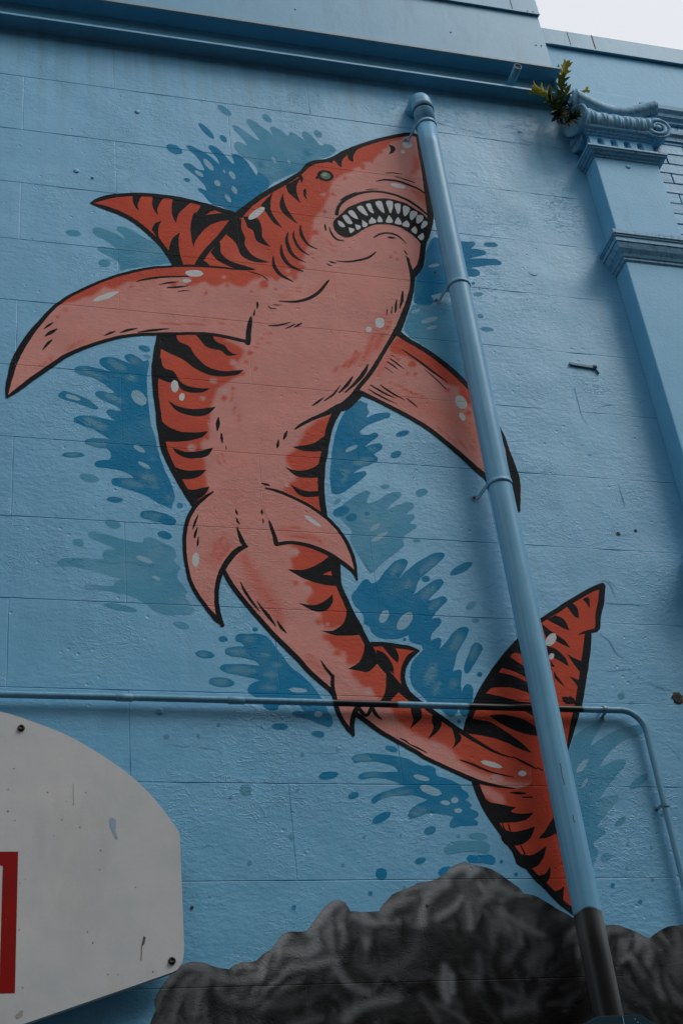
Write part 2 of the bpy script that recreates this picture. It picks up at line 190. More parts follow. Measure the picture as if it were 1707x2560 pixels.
f|tail_fin|fill|red|1915,3989 1942,4045 1980,4113 2027,4183 2091,4266 2161,4346 2216,4402 2271,4453 2332,4502 2392,4539 2453,4580 2520,4621 2588,4660 2628,4674c 2608,4600 2581,4536 2564,4469c 2517,4445c 2497,4377 2472,4303 2444,4225 2416,4148 2390,4090 2359,4021 2332,3959 2306,3902 2265,3766 2248,3661 2243,3557 2235,3457 2216,3295c 2169,3339 2133,3383 2091,3433 2052,3492 2017,3553 1987,3613 1956,3675 1936,3737 1923,3797c 1895,3868 1831,3959
p|tail_fin|dark_patch|black|1980,4107c 2027,4183 2091,4266 2161,4346 2216,4402c 2281,4447c 2319,4346 2241,4120c
p|tail_fin|red_stripe|red|2157,4327c 2182,4344c 2210,4337 2256,4314 2245,4260c 2211,4283 2181,4305
p|tail_fin|red_stripe|red|2100,4252c 2116,4274c 2167,4257 2212,4231 2248,4213c 2244,4195 2211,4211 2158,4239
p|tail_fin|red_stripe|red|2029,4159c 2057,4183c 2105,4188 2153,4184 2208,4164 2236,4155c 2231,4127c 2165,4128 2113,4142
p|tail_fin|stripe|black|2026,4064c 2073,4070 2131,4063 2177,4045 2210,4017 2227,3995c 2214,3981c 2141,3996 2076,4026
p|tail_fin|stripe|black|2071,4092c 2158,4091 2208,4065c 2231,4100c
p|tail_fin|stripe|black|1925,3988c 1938,4034 1956,4048c 1988,4046 2029,4036 2077,4003 2124,3966 2173,3912c 2128,3927 2069,3956 1998,3977
p|tail_fin|stripe|black|2350,4503c 2389,4523c 2420,4509 2434,4479 2437,4454c 2401,4471 2365,4491
p|tail_fin|stripe|black|2445,4573c 2477,4584 2495,4557 2491,4513c 2475,4518 2458,4549
p|tail_fin|stripe|black|2526,4606c 2555,4617 2556,4591 2548,4562c 2542,4584
p|tail_fin|stripe|black|2322,4480c 2342,4462 2366,4439 2406,4410 2424,4374c 2385,4391 2365,4405 2327,4416c
p|tail_fin|stripe|black|2325,4377c 2362,4366 2394,4325 2401,4289c 2358,4317 2322,4337c
p|tail_fin|stripe|black|2402,4349c 2429,4329 2462,4315c 2444,4261c 2423,4302
p|tail_fin|stripe|black|2327,4316c 2340,4284c 2326,4285
p|tail_fin|stripe|black|2331,4266c 2347,4234 2366,4193c 2343,4216 2329,4236
p|tail_fin|stripe|black|2392,4247c 2415,4236 2438,4225c 2422,4177c 2415,4206
s|tail_fin|outline|black|1918,3995,16 1942,4045,22 1980,4113,24 2027,4183,28 2091,4266,29 2161,4346,27 2216,4402,23 2271,4453,21 2332,4502,18 2392,4539,21 2453,4580,21 2520,4621,21 2588,4660,22 2630,4674,29
s|tail_fin|outline|black|2632,4678,25 2608,4600,27 2581,4536,25 2564,4472,21 2553,4459,16
s|tail_fin|outline|black|2556,4461,18 2513,4451,14 2472,4437,4
s|tail_fin|outline|black|2517,4445,29 2497,4377,32 2472,4303,32 2444,4225,31 2416,4148,31 2390,4090,27 2359,4021,22 2332,3959,14 2319,3925,7
p|tail_fin|stripe|black|1934,3789c 1947,3742 1963,3716 2003,3706 2068,3693c 2044,3675 2090,3668 2132,3673c 2096,3644 2037,3634 1980,3634 1948,3659c
p|tail_fin|stripe|black|1980,3634c 2006,3608 2046,3598 2127,3619c 2104,3578 2068,3553 2010,3545 1989,3568c
p|tail_fin|stripe|black|2021,3520c 2060,3512 2101,3512 2159,3545c 2135,3497 2103,3467 2060,3458 2029,3478c
p|tail_fin|stripe|black|2069,3450c 2102,3435 2134,3442 2157,3470c 2150,3432 2132,3408 2114,3393c 2088,3413
p|tail_fin|stripe|black|2122,3381c 2162,3376 2196,3393c 2184,3359 2179,3325c 2159,3339
p|tail_fin|stripe|black|2234,3681c 2194,3640 2160,3598 2131,3573c 2166,3575 2217,3598c
s|tail_fin|line|black|2000,3631,4 2008,3606,7
s|tail_fin|line|black|2025,3629,4 2028,3601,8
s|tail_fin|line|black|2056,3558,5 2068,3512,7
s|tail_fin|line|black|2053,3751,3 2084,3749,11 2115,3748,7
s|tail_fin|line|black|2099,3733,5 2139,3733,6
s|tail_fin|line|black|2214,3816,2 2215,3771,5 2213,3723,2
s|tail_fin|outline|black|1923,3800,26 1936,3737,29 1956,3675,28 1987,3613,26 2017,3553,24 2052,3492,23 2091,3433,23 2133,3383,25 2169,3339,25 2212,3298,23
f|dorsal_fin|fill|red|562,6600c 622,6647 682,6667 774,6688 866,6695 952,6691 1032,6680 1112,6659 1173,6637 1229,6628c 1167,6527 1099,6423 1032,6296 1013,6273c 923,6260c 889,6325 856,6386 810,6446 763,6503 710,6541 621,6574
p|dorsal_fin|stripe|black|740,6677c 742,6632 754,6599 770,6583c 763,6618 773,6655 785,6690c
p|dorsal_fin|stripe|black|832,6695c 830,6629 838,6596 854,6560c 854,6616 877,6672 900,6700c
p|dorsal_fin|stripe|black|928,6693c 919,6635 920,6574 935,6529c 944,6578 964,6616 987,6646 1014,6681c
p|dorsal_fin|stripe|black|1056,6664c 1036,6619 1020,6608 1009,6571 999,6501 1002,6434 1006,6384c 1027,6446 1074,6521 1132,6569 1208,6594c 1236,6634c 1174,6650 1088,6673
p|dorsal_fin|stripe|black|822,6469c 836,6510 854,6525 867,6533c 853,6478 854,6428 868,6397 893,6350c 856,6403
p|dorsal_fin|stripe|black|895,6359c 911,6420 930,6452 949,6472c 942,6416 944,6341 958,6271c 920,6262c 895,6318
p|dorsal_fin|red_stripe|red|1075,6604c 1105,6634 1130,6641 1151,6629c 1116,6618
s|dorsal_fin|outline|black|553,6596,10 586,6624,23 634,6651,25 683,6669,23 774,6690,23 866,6695,24 952,6693,24 1032,6680,24 1112,6659,30 1174,6640,33 1229,6628,30
s|dorsal_fin|outline|black|553,6594,10 609,6578,26 680,6553,27 740,6516,27 786,6472,26 833,6418,26 867,6371,25 895,6318,25 918,6262,24
f|body|fill|pink|1230,6628 1279,6694 1342,6766 1404,6827 1474,6889 1546,6959 1568,6985 1596,7027 1636,7060 1699,7083 1749,7115 1810,7168 1877,7218 1967,7274 2042,7313 2110,7345 2169,7364c 2207,7354c 2202,7238 2200,7100 2200,6985 2196,6899 2193,6815 2182,6739 2151,6644 2125,6577 2109,6504 2088,6431 2053,6374 2037,6346c 2027,6277 2010,6207 1974,6128 1929,6033 1868,5897 1820,5813 1766,5722 1714,5645 1671,5584 1617,5527 1591,5510c 1562,5456 1538,5397 1520,5331 1505,5267 1489,5209 1478,5139 1471,5072 1470,5005 1470,4939 1494,4812 1497,4736 1496,4668 1498,4612 1516,4552 1531,4499 1556,4434 1580,4365 1593,4336c 1618,4279 1653,4228 1691,4190 1740,4129 1768,4102 1820,4059 1867,4021 1914,3989c 1971,3946 2077,3883 2156,3851c 2145,3791 2081,3764c 2015,3775 1960,3787 1916,3802 1887,3815 1839,3838 1791,3862 1743,3887 1715,3908 1595,3982 1549,4019 1507,4053 1488,4067c 1439,4087 1426,4131c 1415,4153 1378,4191 1341,4229 1305,4279 1263,4329 1221,4379 1179,4435 1137,4492 1095,4555 1062,4613 1042,4666c 1020,4782 974,4904 944,4960c 920,5010 891,5072 859,5149 833,5234 816,5300 816,5433 810,5503 809,5574 812,5647 823,5744 837,5835c 838,5866 850,6220c 1031,6281c 1099,6423 1167,6536 1229,6624c
p|body|stripe|black|1212,6599c 1242,6604c 1239,6538 1251,6489 1248,6437 1281,6374 1356,6343c 1296,6334 1242,6352 1220,6382 1205,6439 1165,6492c
p|body|stripe|black|1251,6623c 1317,6620 1335,6562 1334,6501 1367,6442c 1312,6464 1296,6504 1292,6538 1268,6552c
p|body|stripe|black|1084,6366c 1131,6440 1133,6369 1173,6325 1227,6308 1284,6291c 1243,6277 1183,6285 1118,6317
p|body|stripe|black|1013,6275c 1051,6309 1078,6280c
p|body|stripe|black|1341,6713c 1406,6809c 1391,6739 1392,6667 1435,6573c 1393,6606 1366,6663c
p|body|stripe|black|1476,6871c 1558,6945c 1528,6871 1527,6816 1538,6758c 1505,6794 1479,6826c
p|body|stripe|black|1556,6843c 1571,6864 1575,6842 1570,6823 1573,6787c 1559,6807
p|body|stripe|black|1223,6605c 1264,6656 1320,6727 1347,6758c 1407,6818c 1349,6777 1280,6703
p|body|stripe|black|1734,7094c 1745,7077 1756,7056 1771,7046c 1776,7083 1787,7114 1818,7153c
p|body|stripe|black|1811,7152c 1811,7118 1823,7101 1836,7096c 1840,7133 1855,7174 1887,7215c
p|body|stripe|black|1635,7053c 1691,7075 1727,7065c 1727,7095c
p|body|stripe|black|1557,6964c 1567,6933 1555,6894 1555,6908c 1544,6938
s|body|stripe|black|1455,6808,3 1448,6730,29 1463,6679,32 1509,6617,3
s|body|gill_line|black|1376,6388,4 1374,6329,17 1398,6274,20 1456,6236,7
s|body|gill_line|black|1420,6467,4 1418,6402,18 1447,6339,20 1506,6308,9
s|body|gill_line|black|1459,6555,4 1448,6484,18 1471,6402,19 1527,6365,3
s|body|gill_line|black|1488,6564,4 1484,6515,13 1507,6450,15 1551,6412,3
s|body|gill_line|black|1524,6609,6 1522,6547,18 1548,6486,13 1588,6463,6
s|body|gill_line|black|1556,6404,3 1572,6398,3
p|body|stripe|black|832,5846c 909,5851c 917,5814 961,5790 982,5747 1025,5692 1070,5672 1115,5669 1191,5685c 1160,5652 1091,5637 1039,5639 984,5666 951,5695 924,5718 885,5736 841,5760c 817,5743c
p|body|stripe|black|993,5858c 1066,5867c 1079,5834 1118,5812 1129,5790 1151,5770 1177,5771c 1144,5758 1121,5759 1099,5782 1065,5787 1031,5798 1015,5826
p|body|stripe|black|838,5716c 848,5658 882,5647 898,5627 918,5586 962,5565 1041,5565c 1006,5541 950,5535 917,5549 896,5583 862,5580 818,5600c 806,5646c
p|body|stripe|black|859,5483c 902,5455 957,5447 1013,5456 1059,5471c 1028,5429 983,5411 939,5413 890,5433
p|body|stripe|black|817,5387c 854,5346 907,5323 968,5326 1019,5335c 994,5304 949,5283 894,5271 832,5265c
p|body|stripe|black|869,5238c 919,5222 974,5230 1035,5253c 1011,5210 961,5192 918,5192 881,5212
p|body|stripe|black|1370,5286c 1413,5297 1455,5311 1485,5331 1533,5378c 1512,5280c 1451,5269 1405,5272
p|body|stripe|black|857,5150c 899,5132 936,5129 1001,5138c 973,5105 934,5086 886,5082c
p|body|stripe|black|899,5039c 942,5034 980,5047 1010,5056c 990,5015 967,4994 942,4966c 919,4990
p|body|stripe|black|1327,5181c 1373,5165 1431,5176 1473,5207 1495,5223c 1481,5140c 1426,5132 1371,5138
p|body|stripe|black|1344,5092c 1382,5071 1420,5064 1471,5072c 1466,5044c 1417,5034 1374,5044
p|body|stripe|black|1298,4681c 1357,4681 1413,4706 1466,4747 1479,4767c 1514,4737c 1498,4612c 1431,4618 1369,4636 1318,4664
p|body|stripe|black|1327,4528c 1379,4521 1423,4536 1467,4574c 1463,4538 1441,4506 1413,4493 1377,4497
p|body|stripe|black|1403,4410c 1453,4412 1499,4450 1516,4504c 1542,4499c 1568,4399c 1508,4391 1451,4392
p|body|stripe|black|1495,4246c 1543,4282 1565,4329 1572,4370c 1589,4359 1611,4319 1611,4273c 1570,4237 1533,4239
p|body|red_stripe|red|1436,4663c 1473,4683c 1473,4661c
p|body|stripe|black|1602,4114c 1625,4148 1637,4205 1640,4245c 1700,4184 1759,4116c
p|body|stripe|black|1720,4094c 1756,4090 1756,4052 1731,4024 1702,4001c 1723,4040 1716,4067
p|body|stripe|black|1800,4067c 1832,4037 1816,3998 1768,3959c 1796,4009 1794,4030
p|body|red_stripe|red|1680,4153c 1717,4116c 1641,4114c
p|body|stripe|black|1868,4007c 1898,3983 1894,3956 1857,3925c 1873,3955 1872,3983
s|body|outline|black|1230,6628,45 1279,6694,30 1342,6766,28 1404,6827,29 1474,6889,27 1546,6959,22 1568,6985,21 1596,7027,26 1636,7060,26 1699,7083,23 1749,7115,28 1810,7168,30 1877,7218,25 1967,7274,24 2042,7313,24 2110,7345,24 2169,7364,26 2205,7360,26
s|body|outline|black|2208,7359,26 2202,7238,22 2200,7100,22 2200,6985,33 2196,6899,33 2193,6815,36 2182,6739,32 2151,6644,32 2125,6577,28 2109,6504,28 2088,6431,31 2053,6374,33 2037,6346,26
s|body|outline|black|2041,6359,26 2028,6285,22 2004,6206,25 1964,6101,29 1919,5998,33 1868,5897,39 1820,5813,39 1766,5722,40 1714,5645,45 1671,5584,44 1617,5527,44 1592,5517,38 1529,5478,22 1455,5435,16 1411,5402,13 1386,5379,4
s|body|outline|black|1591,5510,33 1562,5456,30 1538,5397,28 1520,5331,27 1505,5267,29 1489,5209,29 1478,5139,29 1471,5072,27 1470,5005,27 1472,4939,24
s|body|outline|black|1226,6628,34 1139,6480,28 1066,6368,27 1022,6280,28
s|body|outline|black|838,5839,26 823,5744,30 812,5647,32 809,5574,25 810,5503,23 816,5433,22 819,5363,25 827,5295,27 833,5234,27 859,5149,26 891,5072,26 920,5010,26 943,4961,23
s|body|outline|black|1498,4739,35 1496,4668,29 1498,4612,25 1516,4552,25 1531,4499,26 1556,4434,25 1580,4365,25 1591,4348,22
s|body|outline|black|1042,4666,17 1062,4613,20 1095,4555,21 1137,4492,20 1179,4435,20 1221,4379,21 1263,4329,22 1305,4279,22 1341,4229,21 1378,4191,21 1415,4153,19 1426,4131,17
s|body|outline|black|1500,4061,21 1549,4019,21 1595,3982,19 1663,3940,18 1715,3908,18 1743,3887,17 1791,3862,16 1839,3838,16 1887,3815,18 1916,3802,19 1960,3787,14 2015,3775,11 2082,3767,3
s|body|outline|black|1717,4151,20 1740,4129,19 1768,4102,22 1820,4059,22 1867,4021,22 1914,3986,19 1962,3952,16 2019,3917,12 2069,3896,6 2100,3891,2
s|body|line|black|1710,6710,19 1726,6766,16 1764,6818,17 1823,6865,17 1887,6894,14 1949,6905,14 2016,6897,16 2081,6871,16 2130,6832,15 2174,6782,11
s|body|line|black|1938,6978,6 1988,6996,13 2050,6997,15 2109,6979,15 2155,6958,13 2188,6926,11
s|body|line|black|1994,7045,5 2037,7054,8 2081,7053,3
s|body|line|black|2040,7029,5 2087,7018,8 2140,7002,7
s|body|line|black|1737,6809,6 1774,6843,11 1832,6885,3
s|body|line|black|1875,6906,4 1910,6917,6 1945,6923,3
s|body|line|black|1876,6579,6 1912,6609,11 1954,6622,11 1999,6613,12 2039,6564,3
s|body|line|black|1947,6593,6 1967,6593,16 1987,6594,5
s|body|line|black|1626,6373,4 1638,6365,10 1651,6364,3
s|body|line|black|1638,6392,4 1653,6386,12 1675,6385,3
s|body|line|black|1673,6397,4 1725,6400,10 1792,6421,12 1840,6447,12 1878,6487,6
s|body|line|black|1643,6636,4 1644,6610,11 1645,6588,3
s|body|line|black|1663,6617,5 1672,6570,12 1695,6539,12 1727,6536,5
s|body|line|black|2020,6517,6 2027,6501,9 2032,6488,3
s|body|line|black|2022,6482,4 2033,6466,9 2040,6450,3
s|body|line|black|2029,6462,12 2035,6415,17 2037,6355,20
s|body|line|black|1977,6249,6 1966,6193,15 1947,6133,4
s|body|line|black|1940,6190,4 1929,6139,12 1921,6105,3
s|body|line|black|1912,6145,3 1903,6098,7
s|body|line|black|1886,6121,7 1877,6083,3
p|body|nostril|black|2039,7262c 2063,7257 2071,7234 2056,7206 2030,7189c 2039,7208 2046,7234
s|body|line|black|1380,6108,6 1445,6111,13 1509,6136,16 1569,6185,16 1621,6262,10 1628,6271,4
s|body|line|black|1067,5415,3 1062,5380,18 1057,5341,4
s|body|line|black|1073,5332,4 1074,5304,12 1075,5277,2
s|body|line|black|1089,5268,2 1089,5247,4
s|body|line|black|1354,5369,4 1343,5343,14 1333,5321,4
s|body|line|black|1313,5319,4 1308,5291,13 1304,5273,3
s|body|line|black|1614,5645,3 1576,5589,9 1530,5548,5
s|body|line|black|1532,5570,3 1500,5537,11 1474,5516,3
s|body|line|black|1320,5952,6 1365,5960,10 1422,5986,4
s|body|line|black|1394,5945,3 1420,5960,8 1442,5979,3
s|body|line|black|1434,5954,3 1454,5972,10 1474,5988,6
s|body|line|black|1326,6069,4 1337,6059,8 1364,6059,4
s|body|line|black|1351,6085,4 1366,6081,7 1391,6084,2
s|body|line|black|1258,6003,6 1260,6027,11 1262,6043,4
s|body|line|black|1279,6089,7 1279,6069,10 1276,6045,3
s|body|line|black|1754,5778,6 1730,5730,18 1687,5668,15 1629,5604,5
s|body|line|black|1675,5701,5 1646,5653,15 1601,5599,5
s|body|line|black|1106,4612,3 1121,4568,11 1149,4516,10 1172,4482,3
s|body|line|black|1165,4529,3 1179,4500,8 1202,4465,15 1229,4420,4
s|body|line|black|1236,4444,4 1250,4415,13 1268,4390,2
s|body|line|black|1216,4960,2 1215,4947,12 1216,4933,2
s|body|line|black|1214,4915,2 1217,4902,7 1216,4889,2
s|body|line|black|1109,4953,2 1112,4937,11 1115,4924,2
s|body|line|black|1099,4920,4 1109,4901,13 1120,4880,3
s|body|line|black|1658,3964,3 1679,3951,8 1693,3940,4
s|body|line|black|1691,3940,3 1717,3927,7 1755,3906,3
s|body|line|black|1879,3879,4 1935,3858,10 1994,3832,7 2079,3811,3
s|body|line|black|2090,3896,3 2138,3869,10 2179,3846,4
s|body|line|black|2181,3854,4 2202,3839,4
p|body|highlight|white|1358,6700 1352,6674 1325,6637 1293,6610 1275,6608 1281,6633 1308,6670 1340,6698
p|body|highlight|white|2167,7283 2155,7261 2134,7250 2117,7258 2113,7279 2125,7302 2146,7312 2164,7304
p|body|highlight|white|2120,7221 2115,7212 2105,7208 2097,7211 2095,7220 2100,7229 2110,7233 2118,7230
p|body|highlight|white|2088,6957 2074,6948 2044,6947 2018,6955 2009,6967 2024,6977 2053,6978 2080,6970
p|body|highlight|white|1862,6036 1853,6012 1835,6001 1820,6008 1816,6031 1826,6055 1844,6066 1859,6059
p|body|highlight|white|1796,5988 1790,5975 1780,5968 1770,5972 1768,5985 1773,5998 1784,6004 1793,6000
p|body|highlight|white|907,5564 902,5539 891,5527 879,5534 874,5558 879,5583 890,5596 902,5588
p|body|highlight|white|929,5506 924,5491 915,5485 908,5491 906,5507 911,5522 920,5528 928,5522
p|body|highlight|white|2043,3850 2028,3846 1997,3852 1969,3863 1960,3874 1976,3878 2006,3872 2034,3861
p|body|highlight|white|2133,3826 2126,3818 2114,3815 2103,3820 2101,3829 2108,3837 2120,3840 2131,3835
p|mouth|gape|black|1687,6652 1702,6681 1734,6718 1764,6759 1808,6793 1851,6820 1908,6846 1964,6861 2018,6860 2071,6845 2114,6813 2157,6777 2181,6730c 2161,6654c 2112,6562c 2098,6600 2063,6639 2020,6669 1968,6683 1907,6673 1858,6648 1814,6610 1777,6577 1742,6559 1705,6575 1686,6608
p|mouth|tooth|tooth|1712,6670c 1728,6663 1744,6634 1724,6627 1712,6638
p|mouth|tooth|tooth|1739,6705 1759,6713 1776,6684 1783,6658 1760,6655 1745,6675
p|mouth|tooth|tooth|1769,6737 1790,6750 1807,6725 1813,6695 1791,6700 1776,6716
p|mouth|tooth|tooth|1818,6777 1841,6790 1858,6761 1865,6725 1841,6735 1824,6755
p|mouth|tooth|tooth|1866,6803 1887,6813 1894,6785 1899,6747 1880,6755 1870,6781
p|mouth|tooth|tooth|1918,6830 1944,6839 1953,6804 1952,6756 1933,6773 1919,6798
p|mouth|tooth|tooth|1972,6842 2003,6847 2002,6811 1985,6761 1976,6793
p|mouth|tooth|tooth|2014,6830 2042,6837 2041,6804 2025,6760 2015,6786
p|mouth|tooth|tooth|2058,6825 2087,6816 2083,6788 2055,6751 2050,6782
p|mouth|tooth|tooth|2094,6794 2122,6794 2118,6770 2085,6729 2080,6755
p|mouth|tooth|tooth|2122,6771 2149,6771 2144,6738 2113,6710 2110,6732
p|mouth|tooth|tooth|2147,6734 2167,6732 2160,6704 2129,6678 2131,6699
p|mouth|tooth|tooth|1760,6630c 1786,6623 1780,6604 1762,6593
p|mouth|tooth|tooth|1794,6656c 1821,6649 1819,6633 1798,6621
p|mouth|tooth|tooth|1833,6693c 1858,6670 1851,6651 1831,6643
p|mouth|tooth|tooth|1884,6718c 1902,6700 1902,6684 1867,6670 1865,6685
p|mouth|tooth|tooth|1923,6735c 1938,6712 1936,6695 1909,6689 1909,6701
p|mouth|tooth|tooth|1973,6747c 1987,6722 1985,6699 1955,6693 1957,6713
p|mouth|tooth|tooth|2019,6741c 2032,6711 2029,6690 1996,6694 2002,6711
p|mouth|tooth|tooth|2060,6725c 2072,6704 2065,6680 2035,6682 2039,6703
p|mouth|tooth|tooth|2100,6690c 2107,6664 2093,6637 2074,6659 2081,6674
p|mouth|tooth|tooth|2132,6650c 2135,6623 2118,6598 2102,6618 2112,6633
p|eye|rim|black|1722,6970 1704,6943 1673,6932 1646,6944 1639,6972 1656,7000 1688,7011 1715,6999
p|eye|rim|black|1648,6954 1644,6946 1637,6941 1631,6944 1629,6951 1633,6960 1640,6964 1646,6962
p|eye|iris|green|1706,6971 1696,6953 1677,6947 1661,6954 1657,6972 1668,6990 1687,6997 1703,6989
p|eye|glint|palegreen|1690,6978 1685,6969 1675,6966 1666,6970 1664,6979 1670,6987 1680,6991 1688,6987
f|rear_fin|fill|red|1594,4365c 1644,4362 1697,4360 1765,4348 1783,4337c 1769,4319 1740,4301 1720,4271 1706,4230 1704,4190 1717,4151c 1689,4178 1653,4228 1618,4279 1595,4336
p|rear_fin|stripe|black|1616,4334c 1644,4320 1670,4275 1672,4229c 1646,4251 1624,4285 1613,4325
p|rear_fin|stripe|black|1640,4349c 1692,4344c 1701,4311 1693,4279c 1668,4304
s|rear_fin|outline|black|1593,4356,22 1643,4358,21 1696,4354,20 1754,4345,19 1784,4336,6
s|rear_fin|outline|black|1783,4336,9 1750,4313,20 1720,4271,19 1706,4230,19 1705,4190,20 1719,4148,19
s|rear_fin|outline|black|1595,4336,22 1618,4279,20 1653,4228,19 1689,4178,19 1719,4148,16
f|anal_fin|fill|pink|1427,4131c 1431,4087 1444,4038 1476,3980c 1482,4012 1494,4056 1511,4089c 1512,4145c
s|anal_fin|outline|black|1390,4279,3 1405,4248,11 1429,4212,13
s|anal_fin|outline|black|1430,4215,14 1425,4176,15 1427,4131,18 1431,4087,18 1444,4038,17 1469,3990,18 1485,3971,6
s|anal_fin|outline|black|1481,3973,14 1482,4012,19 1494,4056,19 1513,4089,18
s|anal_fin|outline|black|1511,4089,19 1540,4053,13 1564,4082,14
s|anal_fin|outline|black|1565,4093,16 1579,4058,14 1602,4034,2
f|pelvic_fin_left|fill|pink|1039,5038c 983,4995 947,4954 920,4901 905,4849 897,4786 897,4725 902,4664 912,4605 935,4547 972,4484 1005,4439 1022,4420c 1012,4463 1008,4527 1014,4586 1032,4648 1062,4704 1090,4743 1119,4769 1138,4777c 1110,4876 1099,4965
s|pelvic_fin_left|outline|black|1025,5032,7 983,4995,15 947,4954,18 920,4901,17 905,4849,16 897,4786,15 897,4725,15 902,4664,14 912,4605,15 935,4547,16 972,4484,17 1005,4439,22 1028,4416,9
s|pelvic_fin_left|outline|black|1023,4417,16 1012,4463,20 1008,4527,18 1014,4586,18 1032,4648,20 1062,4704,23 1090,4743,23 1119,4769,21 1140,4776,12
s|pelvic_fin_left|outline|black|1139,4776,12 1126,4795,21 1115,4838,13 1109,4866,5
s|pelvic_fin_left|line|black|958,4916,2 943,4877,10 932,4842,3
s|pelvic_fin_left|line|black|952,4856,3 940,4820,11 937,4801,5
s|pelvic_fin_left|line|black|953,4809,3 949,4777,9 945,4763,2
p|pelvic_fin_left|highlight|white|951,4704 946,4680 936,4669 926,4679 923,4702 928,4726 939,4737 948,4727
f|pelvic_fin_right|fill|pink|1221,5072c 1286,5054 1344,5029 1408,4994 1454,4958 1490,4924 1524,4878 1551,4822 1566,4766 1573,4716 1572,4650c 1563,4684 1528,4719 1483,4754 1437,4780 1384,4799 1331,4807 1287,4801 1262,4794c 1241,4904 1215,4986
s|pelvic_fin_right|outline|black|1235,5066,8 1286,5054,15 1344,5029,15 1408,4994,15 1454,4958,16 1490,4924,17 1524,4878,16 1551,4822,17 1566,4766,17 1573,4716,15 1573,4644,8
s|pelvic_fin_right|outline|black|1574,4646,8 1563,4684,16 1528,4719,19 1483,4754,21 1437,4780,20 1384,4799,18 1331,4807,15 1287,4801,16 1262,4794,15
s|pelvic_fin_right|outline|black|1262,4797,20 1255,4841,16 1245,4885,12 1241,4907,6
s|pelvic_fin_right|outline|black|1223,5089,5 1239,5085,12 1258,5080,6
p|pelvic_fin_right|highlight|white|1453,4890 1439,4892 1414,4908 1392,4929 1387,4942 1400,4941 1425,4925 1447,4904
f|pectoral_fin_left|fill|pink|214,5441c 221,5532 237,5618 262,5693 298,5777 341,5856 389,5934 444,5999 501,6049 569,6101 644,6151 732,6197 821,6232 910,6253 905,6254 995,6269 1086,6276 1176,6277 1238,6279 1298,6267 1318,6212 1288,6127 1256,6019 1229,5913 1221,5843c 1162,5857 1092,5868 1023,5870 924,5858 837,5846 752,5832 667,5807 583,5767 511,5725 445,5678 381,5613 313,5542 251,5472
s|pectoral_fin_left|outline|black|211,5428,8 214,5482,18 221,5532,22 237,5618,27 262,5693,27 298,5777,25 341,5856,20 389,5934,17 444,5999,16 501,6049,15 569,6101,15 644,6151,15 732,6197,16 821,6232,15 910,6253,14 905,6254,15 995,6269,15 1086,6276,14 1176,6277,11 1238,6279,10 1284,6290,6
s|pectoral_fin_left|outline|black|210,5430,8 251,5472,18 313,5542,21 381,5613,21 445,5678,20 511,5725,18 583,5767,17 667,5807,16 752,5832,16 837,5846,16 924,5858,15 1023,5870,16 1092,5868,17 1162,5857,19 1223,5845,18
s|pectoral_fin_left|outline|black|1219,5839,24 1229,5913,23 1239,5969,18 1245,5997,8
s|pectoral_fin_left|outline|black|1249,6270,3 1279,6264,7 1315,6253,6 1341,6227,2
s|pectoral_fin_left|line|black|352,5813,3 374,5838,11 393,5855,3
s|pectoral_fin_left|line|black|358,5773,5 382,5798,18 408,5822,4
s|pectoral_fin_left|line|black|348,5696,3 369,5734,13 388,5759,5
s|pectoral_fin_left|line|black|600,5806,3 628,5825,12 650,5836,3
s|pectoral_fin_left|line|black|667,5831,3 701,5849,14 744,5865,3
s|pectoral_fin_left|line|black|743,5843,5 809,5862,14 878,5880,5
s|pectoral_fin_left|line|black|745,6139,5 801,6163,12 878,6185,11 979,6202,8
s|pectoral_fin_left|line|black|844,6135,3 888,6150,11 933,6163,3
s|pectoral_fin_left|line|black|878,6120,7 923,6129,12 974,6144,3
s|pectoral_fin_left|line|black|925,6102,3 951,6111,7 978,6115,3
p|pectoral_fin_left|highlight|white|665,6066 652,6046 615,6018 576,5999 557,5999 570,6019 607,6046 646,6066
p|pectoral_fin_left|highlight|white|1046,6228 1033,6212 1002,6203 973,6207 962,6220 975,6236 1005,6244 1035,6241
p|pectoral_fin_left|highlight|white|990,6175 983,6167 968,6162 954,6164 948,6172 955,6180 970,6185 984,6183
p|pectoral_fin_left|highlight|palepink|573,5960 569,5952 558,5944 546,5941 540,5944 544,5952 555,5960 567,5963
f|pectoral_fin_right|fill|pink|1915,5974c 1956,5947 2008,5913 2065,5868 2125,5808 2173,5751 2219,5682 2270,5577 2318,5454 2334,5353 2343,5267 2348,5204 2341,5126 2330,5032c 2302,5060 2258,5119 2211,5193 2170,5239 2114,5305 2047,5378 1978,5445 1901,5499 1817,5550 1750,5588 1683,5607c 1766,5722 1820,5813 1868,5897
s|pectoral_fin_right|outline|black|1914,5986,39 1956,5947,31 2008,5913,30 2065,5868,30 2125,5808,31 2173,5751,31 2219,5682,28 2270,5577,25 2318,5454,23 2334,5353,20 2343,5267,27 2348,5204,29 2341,5126,22 2330,5032,5
s|pectoral_fin_right|outline|black|1684,5615,34 1750,5588,22 1817,5550,22 1901,5499,23 1978,5445,24 2047,5378,25 2114,5305,27 2170,5239,29 2211,5193,29 2258,5119,26 2302,5060,19 2330,5028,6
s|pectoral_fin_right|line|black|1923,5887,4 1979,5839,13 2045,5776,14 2114,5714,4
s|pectoral_fin_right|line|black|2014,5780,3 2057,5731,8 2101,5673,6
s|pectoral_fin_right|line|black|1859,5825,7 1886,5801,11 1919,5768,3
s|pectoral_fin_right|line|black|1843,5804,6 1869,5784,10 1891,5763,3
s|pectoral_fin_right|line|black|1830,5771,6 1863,5741,4
s|pectoral_fin_right|line|black|1867,5846,6 1888,5836,4
s|pectoral_fin_right|line|black|1749,5660,7 1797,5627,12 1853,5596,5
s|pectoral_fin_right|line|black|1737,5636,5 1787,5600,11 1861,5563,3
